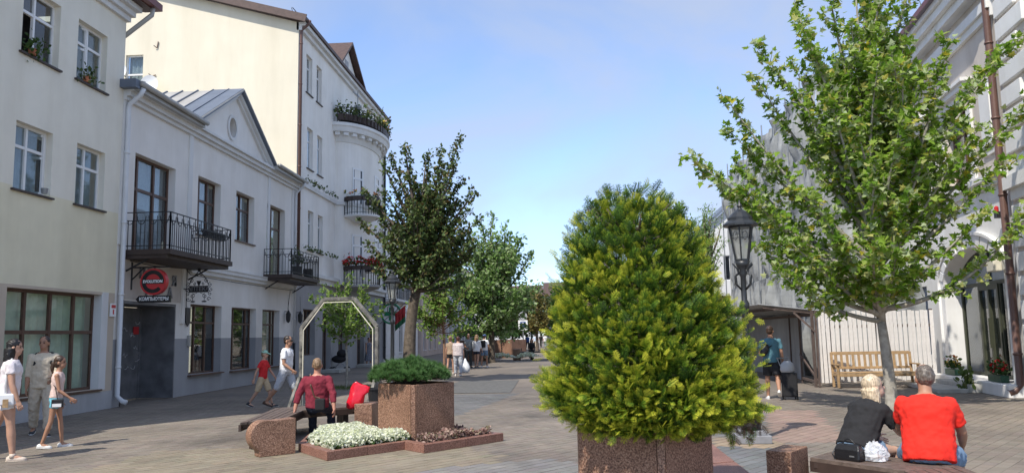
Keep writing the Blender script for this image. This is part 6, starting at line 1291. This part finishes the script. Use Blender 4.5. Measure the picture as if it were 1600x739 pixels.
    if fit.get('bottom'):
        mat, ln = fit['bottom']; mb = MB(); torso(mb, .012, -.12, .06)
        wide = fit.get('wide', 1.0)
        for nm in 'LR':
            hip, kne, ank = J['hip'+nm], J['kne'+nm], J['ank'+nm]
            if ln <= 1: limb(mb, [hip+V3((0, 0, .03)), hip.lerp(kne, ln*.5), hip.lerp(kne, ln)], [.105*lw, .098*lw*wide, .088*lw*wide if ln > .6 else .098*lw*wide])
            else: limb(mb, [hip+V3((0, 0, .03)), hip.lerp(kne, .5), kne, kne.lerp(ank, (ln-1)*.5), kne.lerp(ank, ln-1)], [.105*lw, .09*lw*wide, .072*lw*wide, .066*lw*wide, .058*lw*wide]); ballT(mb, kne, .072*lw*wide)
        child('trousers' if ln > 1 else 'shorts', mb, mat, sm=2)
    if fit.get('dress'):
        mb = MB(); torso(mb, .015, -.05, .49); mb.loft([[T(q) for q in ell(V3((0, 0, z_)), V3((1, 0, 0)), V3((0, 1, 0)), a, b_)] for z_, a, b_ in ((.12, .16, .12), (-.1, .2, .16), (-.4, .25, .2), (-.62, .27, .22))]); child('dress', mb, fit['dress'])
    if fit.get('shoes'):
        mat, kind = fit['shoes']
        for nm in 'LR':
            ank, fd_ = J['ank'+nm], J['fd'+nm]; sdv = fd_.cross(V3((0, 0, 1))).normalized(); upv = sdv.cross(fd_); base = ank-upv*.062; mb = MB(); secs = []
            for d, a, hh in ((-.075, .026, .045), (-.05, .036, .065), (0, .038, .075), (.05, .040, .060), (.10, .046, .045), (.15, .042, .036), (.185, .022, .022)):
                c = base+fd_*d; secs.append([T(c+sdv*(a*math.cos(q))+upv*(-.014 if math.sin(q) < -.3 else hh*max(0, math.sin(q))+(.0 if math.sin(q) > 0 else -.012))) for q in [2*math.pi*j/14 for j in range(14)]])
            mb.loft(secs); 
            if kind == 'high': mb.tube([T(ank-upv*.03), T(ank+upv*.03)], [.046*k, .042*k], 10)
            sh_ = raw('shoe', mb, mat); sb = MB(); sb.loft([[T(base+fd_*d+sdv*(a*math.cos(q))*1.06+upv*(-.012+.011*math.sin(q))) for q in [2*math.pi*j/12 for j in range(12)]] for d, a in ((-.082, .02), (-.05, .036), (.1, .046), (.15, .043), (.19, .02))]); so_ = link('sole', sb.mesh('sole', True), fit.get('sole', 'shoe_white'), sh_, False)
    # ---- hair, face
    hk_, hmat = fit.get('hair', ('short', 'h_dark')); mb = MB()
    if hk_ == 'short': ballT(mb, hp(0, -.020, .046), (.080, .092, .088), hm3); ballT(mb, hp(0, -.045, .0), (.073, .062, .07), hm3)
    elif hk_ == 'balding': ballT(mb, hp(0, -.030, .018), (.079, .080, .085), hm3); ballT(mb, hp(0, -.02, .05), (.074, .085, .076), hm3)
    elif hk_ in ('long', 'bob', 'pony', 'bun'):
        ballT(mb, hp(0, -.020, .046), (.084, .096, .092), hm3); ballT(mb, hp(0, -.04, -.01), (.082, .072, .09), hm3)
        if hk_ in ('long', 'bob'):
            L = fit.get('hlen', .30); secs = []; dn = V3((0, -.0, -1))
            for q in range(7):
                u = q/6; c = hp(0, -.045, 0)+dn*(L*u)+V3((0, -.035*u if hk_ == 'long' else .0, 0))+V3((fit.get('hsway', 0)*u, fit.get('hfwd', 0)*u, 0)); secs.append([T(p) for p in ell(c, HM @ V3((1, 0, 0)), HM @ V3((0, 1, 0)), .112*(1+.12*math.sin(u*3))*(1-.2*u*u), .092*(1-.3*u))])
            mb.loft(secs)
        if hk_ == 'pony': limb(mb, [hp(0, -.09, .02), hp(0, -.125, .0), hp(0, -.14, -.09), hp(0, -.125, -.20)], [.022, .036, .038, .014])
        if hk_ == 'bun': ballT(mb, hp(0, -.11, .04), .045)
    hair = link('hair', remeshed(mb, vox*k*.75, 2, .016*k, .03), hmat, t_, False)
    if fit.get('cap'):
        mb = MB(); secs = []
        for q in range(8):
            u = q/7*math.pi/2; secs.append([T(p) for p in ell(hp(0, -.012, .045+.085*math.sin(u)), HM @ V3((1, 0, 0)), HM @ V3((0, 1, 0)), .087*math.cos(u)+.002, .104*math.cos(u)+.002)])
        mb.loft(secs); vs_ = []
        for e in (.0, .008): vs_.append([T(hp(.075*math.cos(q), .07+.105*math.sin(q), .05-.03*math.sin(q)+e)) for q in np.linspace(0, math.pi, 10)])
        mb.loft(vs_); raw('cap', mb, fit['cap'])
    if face:
        for s_ in (-1, 1): mb = MB(); ballT(mb, hp(s_*.030, .074, .012), (.012, .010, .008), hm3); raw('eye', mb, 'eye_dark'); mb = MB(); limb(mb, [hp(s_*.016, .083, .034), hp(s_*.046, .072, .034)], [.005, .003], 6); raw('eyebrow', mb, hmat)
        mb = MB(); ballT(mb, hp(0, .080, -.064), (.024, .010, .007), hm3); raw('mouth', mb, 'lip')
    if fit.get('shades'):
        mb = MB()
        for s_ in (-1, 1): ballT(mb, hp(s_*.032, .088, .012), (.029, .010, .021), hm3); limb(mb, [hp(s_*.06, .078, .018), hp(s_*.080, .0, .016)], [.004, .004], 5)
        limb(mb, [hp(-.01, .093, .018), hp(.01, .093, .018)], [.004, .004], 5); raw('sunglasses', mb, 'shades')
    if fit.get('watch'): nm = fit['watch']; mb = MB(); limb(mb, [J['wr'+nm]-J['fo'+nm]*.03, J['wr'+nm]-J['fo'+nm]*.008], [.031, .031], 12); raw('bracelet', mb, fit.get('wmat', 'pale_strip'))
    WM = ORG[t_.name]; J2 = {q: WM @ T(v) for q, v in J.items() if not q.startswith(('fd', 'fo', 'sd', 'nrm'))}; J2['fwd'] = WM.to_3x3() @ V3((0, 1, 0)); J2['rt'] = WM.to_3x3() @ V3((1, 0, 0)); J2['chest'] = WM @ T(sp*.33); J2['neck'] = WM @ T(neck); J2['waist'] = WM @ T(sp*.1); J2['k'] = k
    return t_, J2
def strap(mb, pts, w_=.018): mb.tube(pts, w_, 6)
WALK = dict(legL=(26, 8, 8), legR=(-16, 22, -22), armL=(-22, 8, 12), armR=(24, 8, 18))
def g2(x, y): p = CAM.g(x, y); return (p[0], p[1])
# 1 woman in white, left edge
t_, J = person('dark-haired woman in white top and shorts walking at the left edge', g2(8, 719), 62, 1.77, dict(legL=(-20, 26, -10), legR=(8, 2, 0), armL=(-14, 8, 10), armR=(8, 10, 12), hyaw=10), dict(top=('c_lilac_white', .45, -.02, 1.0), bottom=('c_white', .42), shoes=('shoe_beige', 'high'), sole='shoe_beige', hair=('long', 'h_black'), hlen=.36, skin='skin', w=1.03, limb=1.05))
hb = J['waist']+J['rt']*.22-V3((0, 0, .16))-J['fwd']*.02
b_ = thing('shoulder_bag', 'small white shoulder bag with a brown tag hanging on the woman in white', 'bag', tuple(hb)); mb = MB(); mb.box(hb, (.10, .24, .17), R(-62)); mb.build('bag_body', 'plastic_white', b_, bevel=.02); mb = MB(); strap(mb, [hb+V3((0, 0, .08)), hb+V3((-.02, .02, .40))-J['rt']*.03, J['neck']+J['rt']*.10-V3((0, 0, .02)), J['chest']-J['fwd']*.13]); mb.build('strap', 'plastic_white', b_, True); mb = MB(); mb.box(hb+V3((.05, -.06, -.05)), (.02, .07, .12), R(-62)); mb.build('tag', 'oak', b_)
# 2 man with backpack
t_, J = person('man in a linen shirt and pale trousers with a backpack by the curtained window', g2(62, 680), 150, 1.84, dict(legL=(12, 6, 0), legR=(-12, 14, -10), armL=(14, 8, 50, 18), armR=(-4, 8, 14), hyaw=20), dict(top=('c_linen', 1.25, -.10, 1.08), bottom=('c_stone', 1.93), wide=1.15, shoes=('shoe_dark', ''), hair=('short', 'h_dark'), skin='skin_tan', watch='L', w=1.08, sw=1.06))
bpk = J['chest']-J['fwd']*.25; b_ = thing('backpack', 'dark grey backpack on the man in the linen shirt', 'backpack', tuple(bpk)); mb = MB(); mb.box(bpk-V3((0, 0, .03)), (.32, .17, .46), R(-150)); mb.build('pack', 'black_cloth', b_, bevel=.05); mb = MB()
for s_ in (-1, 1): strap(mb, [bpk+J['rt']*s_*.11+V3((0, 0, .17)), J['neck']+J['rt']*s_*.12+V3((0, 0, -.045)), J['chest']+J['fwd']*.135+J['rt']*s_*.13, J['chest']+J['rt']*s_*.185-V3((0, 0, .15)), bpk+J['rt']*s_*.14-V3((0, 0, .2))], .022)
mb.build('straps', 'black_cloth', b_, True)
# 3 girl
t_, J = person('girl in a pale sleeveless top, turquoise shorts and white clogs', g2(84, 699), 68, 1.49, dict(legL=(10, 4, 0), legR=(-8, 10, -4), armL=(-10, 6, 25), armR=(12, 6, 40, 5), hyaw=12), dict(top=('c_blush', 0, .0, 0), bottom=('c_sky', .38), shoes=('shoe_white', ''), hair=('pony', 'h_brown'), skin='skin_tan', w=.86, sw=.92, limb=.95))
hb = J['waist']+J['rt']*.17-V3((0, 0, .16))+J['fwd']*.05; b_ = thing('crossbody_bag', 'little black crossbody bag at the hip of the girl', 'bag', tuple(hb)); mb = MB(); mb.box(hb, (.07, .17, .13), R(-68)); mb.build('bag_body', 'leather_black', b_, bevel=.012); mb = MB(); mb.box(hb+V3((.01, -.025, -.03)), (.075, .13, .05), R(-68)); mb.build('white_panel', 'plastic_white', b_); mb = MB(); strap(mb, [hb+V3((0, 0, .06)), J['waist']+J['rt']*.14+V3((0, 0, .1)), J['chest']-J['fwd']*.12, J['neck']-J['rt']*.09-V3((0, 0, .03))], .007); mb.build('strap', 'black_cloth', b_)
# 4 boy, 5 man in white tee
person('boy in a red tee, beige shorts and a green cap walking', g2(410, 636), 95, 1.45, dict(legL=(22, 8, 5), legR=(-18, 18, -18), armL=(24, 14, 10), armR=(-26, 14, 12), hyaw=-5, hpit=6), dict(top=('c_red', .6, -.06, 1.05), bottom=('c_sand', .98), wide=1.1, shoes=('shoe_dark', 'high'), hair=('short', 'h_light'), cap='c_mint', w=.9, sw=.95, skin='skin'))
person('man in a white tee, grey shorts and sunglasses walking behind the boy', g2(446, 637), 95, 1.80, dict(legL=(22, 14, 0), legR=(-24, 14, -18), armL=(-14, 10, 30), armR=(4, 8, 48, 10), hyaw=0), dict(top=('c_white', .6, -.06, 1.05), bottom=('c_lightgrey', 1.05), wide=1.1, shoes=('shoe_brown', ''), sole='shoe_dark', hair=('short', 'h_dark'), shades=True, skin='skin_tan', w=1.04, sw=1.06))
# 6 man in dark red shirt on the bent bench
sx, sy = -4.33, 14.02
t_, J = person('man in a dark red shirt sitting with his back turned on the bent bench', (sx, sy), -6, 1.78, dict(seat=.43, legL=(72, 60), legR=(76, 64), armL=(-14, 24, 4, 0), armR=(-22, 20, 6, 0), lean=-4, splay=8, curlL=6, curlR=26), dict(top=('c_maroon', 1.55, -.04, 1.08), bottom=('c_navy', 1.95), shoes=('shoe_dark', ''), hair=('balding', 'h_light'), skin='skin_red', w=1.08, sw=1.12))
b_ = thing('sling_bag', 'small dark bag on a strap behind the man in dark red', 'bag', tuple(J['waist'])); hb = J['pel']+J['rt']*.08-J['fwd']*.17+V3((0, 0, .02)); mb = MB(); mb.box(hb, (.17, .07, .20), R(6)); mb.build('bag_body', 'black_cloth', b_, bevel=.02); mb = MB(); strap(mb, [hb+V3((0, 0, .1)), J['waist']-J['fwd']*.15+V3((-.02, 0, .05)), J['chest']-J['fwd']*.155-J['rt']*.08, J['neck']-J['rt']*.12-V3((0, 0, .01)), J['chest']+J['fwd']*.14], .016); mb.build('strap', 'brown_frame', b_)
rp = np.array([-3.80, 14.45]); b_ = thing('red_plastic_bag', 'shiny red plastic carrier bag standing on the bench beside the man', 'bag', (rp[0], rp[1], .44)); mb = MB(); secs = []
for q, (z_, a, c_, ox) in enumerate(((.435, .10, .07, 0), (.46, .145, .09, .01), (.56, .15, .10, .03), (.66, .14, .07, .07), (.76, .16, .035, .12), (.83, .15, .012, .155), (.85, .13, .008, .165))): secs.append([(rp[0]+ox+a*math.cos(u)*(1+.12*math.sin(5*u+q)), rp[1]+c_*math.sin(u)*(1+.2*math.sin(3*u+q)), z_+(.05*math.cos(u)*(-1) if q > 3 else 0)+.012*math.sin(4*u+q)) for u in [2*math.pi*j/24 for j in range(24)]])
mb.loft(secs); o = mb.build('bag_body', 'red_plastic', b_, True)
# 7-11 walkers down the street
t_, J = person('woman in a checked white top and grey trousers carrying a white bag, seen from behind', g2(716, 587), 8, 1.66, dict(legL=(8, 6, 0), legR=(-6, 10, -4), armL=(0, 10, 12), armR=(2, 10, 8)), dict(top=('c_plaid', .7, -.06, 1.15), bottom=('c_lightgrey', 1.92), shoes=('shoe_white', ''), hair=('short', 'h_auburn'), w=1.2, sw=1.0, skin='skin'), .018, hands=True)
hb = J['wrR']-V3((0, 0, .40)); b_ = thing('white_carrier_bag', 'white plastic carrier bag in the hand of the woman in the checked top', 'bag', (hb.x, hb.y, hb.z-.25)); mb = MB(); mb.loft([[(hb.x+.05+a*math.cos(u), hb.y+c_*math.sin(u), hb.z+z_) for u in [2*math.pi*j/16 for j in range(16)]] for z_, a, c_ in ((-.27, .12, .08), (-.22, .2, .13), (-.05, .22, .13), (.1, .16, .09), (.2, .09, .04), (.33, .03, .02))]); mb.build('bag_body', 'plastic_white', b_, True)
person('slim woman in a tan top and short skirt walking beside the checked top', g2(704, 584), 12, 1.68, dict(legL=(-8, 10, -4), legR=(10, 6, 0), armL=(-4, 8, 12), armR=(4, 8, 30)), dict(top=('c_tan', .4, -.05, 1.0), bottom=('c_black', .45), shoes=('shoe_beige', ''), hair=('bun', 'h_light'), w=.9, skin='skin'), .018)
person('man in a grey tee and dark trousers standing facing the street', g2(732, 574), 150, 1.78, dict(legL=(4, 2, 0), legR=(-4, 4, 0), armL=(10, 10, 70, 10), armR=(10, 10, 60, 10), hyaw=0), dict(top=('c_grey', .6, -.08, 1.1), bottom=('c_darkgrey', 1.95), shoes=('shoe_dark', ''), hair=('short', 'h_grey'), w=1.1, skin='skin_tan'), .018)
person('woman with long hair in a white blouse and navy shorts', g2(745, 574), 20, 1.72, dict(legL=(6, 4, 0), legR=(-8, 8, 0), armL=(0, 10, 20), armR=(4, 10, 30)), dict(top=('c_white', 1.3, -.10, 1.15), bottom=('c_navy', .5), shoes=('shoe_dark', ''), hair=('long', 'h_light'), hlen=.4, w=.98, skin='skin'), .018)
t_, J = person('woman in a blue cap and denim shorts with a black backpack', g2(757, 573.5), 15, 1.74, dict(legL=(-6, 8, 0), legR=(8, 4, 0), armL=(0, 10, 20), armR=(4, 12, 40)), dict(top=('c_white', .6, -.06, 1.1), bottom=('c_denim', .7), shoes=('shoe_white', ''), hair=('short', 'h_dark'), cap='c_blue', w=1.02, skin='skin_tan'), .018)
bpk = J['chest']-J['fwd']*.2; b_ = thing('small_backpack', 'small black backpack on the woman in the blue cap', 'backpack', tuple(bpk)); mb = MB(); mb.box(bpk-V3((0, 0, .04)), (.28, .14, .38), R(-15)); mb.build('pack', 'black_cloth', b_, bevel=.05)
person('woman in black sitting on the far bench', (fbx[0]-.3, 54.0), 180, 1.66, dict(seat=.55, legL=(80, 70), legR=(84, 74), armL=(20, 8, 50, 15), armR=(20, 8, 50, 15), lean=8), dict(top=('c_black', 1.9, -.1, 1.2), bottom=('c_black', 1.9), shoes=('shoe_dark', ''), hair=('long', 'h_black'), hlen=.3, w=1.1), .02)
pw = g2(576, 572); person('woman in a patterned dress standing at the shop door under the arch', pw, 140, 1.68, dict(armL=(6, 8, 30), armR=(4, 8, 20)), dict(dress='c_pattern', shoes=('shoe_dark', ''), hair=('short', 'h_dark'), w=1.1), .018)
for lab, x, Y, hd_, top_, bot_ in (('distant walker in white near the end of the street', 852, 92, 20, 'c_white', 'c_denim'), ('distant walker in blue near the parking sign', 824, 88, 170, 'c_blue', 'c_navy'), ('distant walker in a pale blue top far down the street', 836, 96, 10, 'c_pale_blue', 'c_stone'), ('distant walker in black far down the street', 845, 100, 190, 'c_black', 'c_darkgrey')):
    p = px(x, 530, Y); person(lab, (p[0], Y), hd_, 1.72, WALK, dict(top=(top_, .7, -.08, 1.1), bottom=(bot_, 1.9), shoes=('shoe_dark', ''), hair=('short', 'h_dark')), .03, face=False, hands=False)
# 14 man with suitcase
t_, J = person('man in a teal tee and black shorts walking away with a suitcase', g2(1209, 623), 12, 1.80, dict(legL=(4, 2, 0), legR=(-14, 34, -28), armL=(6, 14, 55, 25), armR=(-8, 10, 14), hyaw=20), dict(top=('c_teal', .65, -.08, 1.06), bottom=('c_black', .85), wide=1.15, shoes=('shoe_white', ''), hair=('short', 'h_brown'), skin='skin_tan', w=1.05, sw=1.08))
bs_ = J['waist']-J['rt']*.10-J['fwd']*.19+V3((0, 0, .12)); b_ = thing('sling_pack', 'black sling bag across the back of the man in teal', 'bag', tuple(bs_)); mb = MB(); mb.ball(bs_-J['rt']*.06, (.10, .065, .17), 14, 10, Matrix.Rotation(R(24), 3, 'Y')); mb.build('bag_body', 'leather_black', b_, True); mb = MB(); strap(mb, [bs_+V3((0, 0, .05)), J['chest']-J['fwd']*.14+J['rt']*.02, J['neck']+J['rt']*.07-V3((0, 0, .0))], .013); mb.build('strap', 'black_cloth', b_)
sc = V3((*g2(1235, 624), 0)); b_ = thing('suitcase', 'black wheeled suitcase pulled by the man in teal', 'suitcase', tuple(sc)); mb = MB(); mb.box(sc+V3((0, 0, .36)), (.36, .24, .58), R(-10)); mb.build('shell', 'black_cloth', b_, bevel=.03); mb = MB()
for a in (-.13, .13): mb.tube([sc+V3((a, 0, .62)), sc+V3((a-.12, .05, 1.0))], .010, 6)
mb.tube([sc+V3((-.27, .05, 1.0)), sc+V3((.03, .05, 1.0))], .016, 8); mb.build('handle', 'metal_grey', b_)
for a, c_ in ((-.15, -.09), (.15, -.09), (-.15, .09), (.15, .09)): mb = MB(); mb.tube([sc+V3((a-.012, c_, .035)), sc+V3((a+.012, c_, .035))], .035, 12); mb.box(sc+V3((a, c_, .065)), (.03, .03, .04)); mb.build('wheel', 'iron', b_)
sb_ = thing('clear_shopping_bag', 'pale translucent bag lying on top of the suitcase', 'bag', tuple(sc+V3((0, 0, .65)))); mb = MB(); mb.loft([[(sc.x-.03+a*math.cos(u)*(1+.08*math.sin(4*u)), sc.y+c_*math.sin(u), z_) for u in [2*math.pi*j/18 for j in range(18)]] for z_, a, c_ in ((.655, .15, .1), (.72, .18, .12), (.85, .16, .10), (.93, .08, .05))]); mb.build('bag_body', 'far_grey', sb_, True)
# 15, 16 couple on the right bench
t_, J = person('blonde woman in a black tee and denim shorts sitting bent forward on the right bench', (2.90, 8.42), 58, 1.70, dict(seat=.43, legL=(80, 70), legR=(84, 76), armL=(30, 12, 36, 12), armR=(34, 14, 44, -16), lean=33, hyaw=30, hpit=-20, splay=6), dict(top=('c_black', .7, -.04, 1.12), bottom=('c_denim', .55), wide=1.05, shoes=('shoe_white', ''), hair=('bob', 'h_blonde'), hlen=.33, hfwd=.03, hsway=.03, w=1.05, skin='skin_pale', watch='R'))
t_, J2_ = person('man with cropped hair in a bright red tee and denim shorts on the right bench', (3.42, 7.98), 26, 1.80, dict(seat=.43, legL=(82, 74), legR=(80, 78), armL=(30, 10, 36, 8), armR=(24, 16, 30, 8), lean=16, hyaw=-24, hpit=-6, splay=14), dict(top=('c_brightred', .72, -.10, 1.12), bottom=('c_denim', .92), wide=1.1, shoes=('shoe_white', ''), hair=('balding', 'h_grey'), skin='skin_tan', w=1.16, sw=1.14, belly=.02))
hb = V3((*CAM.g(1328, 718, .435)[:2], .435)); an_ = math.atan2(-.80, .68); b_ = thing('handbag', 'black leather handbag standing on the bench behind the blonde woman', 'handbag', tuple(hb)); mb = MB(); mb.loft([[(hb.x+math.cos(an_)*s_*(a)-math.sin(an_)*o_*c_, hb.y+math.sin(an_)*s_*a+math.cos(an_)*o_*c_, hb.z+z_) for s_, o_ in ((-1, -.8), (-.9, -1), (.9, -1), (1, -.8), (1, .8), (.9, 1), (-.9, 1), (-1, .8))] for z_, a, c_ in ((-.005, .125, .055), (.02, .135, .062), (.10, .132, .055), (.145, .115, .03), (.152, .10, .012))]); mb.build('bag_body', 'leather_black', b_, bevel=.008)
mb = MB(); mb.tube([hb+V3((math.cos(an_)*q, math.sin(an_)*q, .145+.055*math.sin(math.pi*(q+.07)/.14))) for q in np.linspace(-.07, .07, 11)], .006, 6); mb.tube([hb+V3((-.09, .09, .12)), hb+V3((-.14, .07, .05)), hb+V3((-.12, .06, .005))], .007, 6); mb.build('handle', 'leather_black', b_); mb = MB(); mb.box(hb+V3((math.cos(an_)*.06+math.sin(an_)*.064, math.sin(an_)*.06-math.cos(an_)*.064, .045)), (.05, .004, .014), an_); mb.build('emblem', 'metal_grey', b_)
pb = V3((*CAM.g(1368, 718, .44)[:2], .44)); b_ = thing('clear_plastic_bag', 'crumpled clear plastic bag on the bench between the couple', 'bag', tuple(pb)); mt_, n, l, b = nodes('clear_film'); b.inputs['Base Color'].default_value = (.8, .82, .84, 1); b.inputs['Roughness'].default_value = .12; b.inputs['Alpha'].default_value = .55; MATS['clear_film'] = mt_
mb = MB(); n1, n2 = 26, 12; gr = []
for j in range(n2+1):
    v = j/n2*math.pi*.5; row = []
    for i in range(n1): u = 2*math.pi*i/n1; q = 1+.20*math.sin(3*u+5*v)+rng.normal(0, .07); row.append((pb.x+.12*math.cos(v)*math.cos(u)*q, pb.y+.10*math.cos(v)*math.sin(u)*q, pb.z+.16*math.sin(v)*(1+rng.normal(0, .08))))
    gr.append(row)
mb.loft(gr); mb.build('bag_body', 'clear_film', b_)
mb = MB(); mb.ball(pb+V3((.01, 0, .03)), (.05, .04, .025), 10, 6); prop(mb.build('bread_roll', 'oak', None, True), 'small piece of bread inside the clear plastic bag', 'food')
# stroller by the shop
st = V3((*g2(531, 580), 0)); b_ = thing('baby_stroller', 'black baby stroller parked by the shop beyond the arch', 'stroller', tuple(st)); mb = MB(); mb.tube([st+V3((-.35, .1, .12)), st+V3((.1, 0, .55)), st+V3((.45, -.1, 1.05))], .02, 6); mb.tube([st+V3((.35, .1, .12)), st+V3((.0, 0, .5))], .02, 6); mb.build('frame', 'metal_grey', b_); mb = MB(); mb.ball(st+V3((-.05, 0, .62)), (.38, .26, .2), 14, 10); mb.ball(st+V3((.1, 0, .88)), (.26, .26, .22), 14, 10); mb.build('seat_and_hood', 'black_cloth', b_, True)
for a in (-.36, .36):
    for c_ in (-.22, .24): mb = MB(); mb.tube([st+V3((a, c_-.02, .12)), st+V3((a, c_+.02, .12))], .12, 16); mb.build('wheel', 'iron', b_)
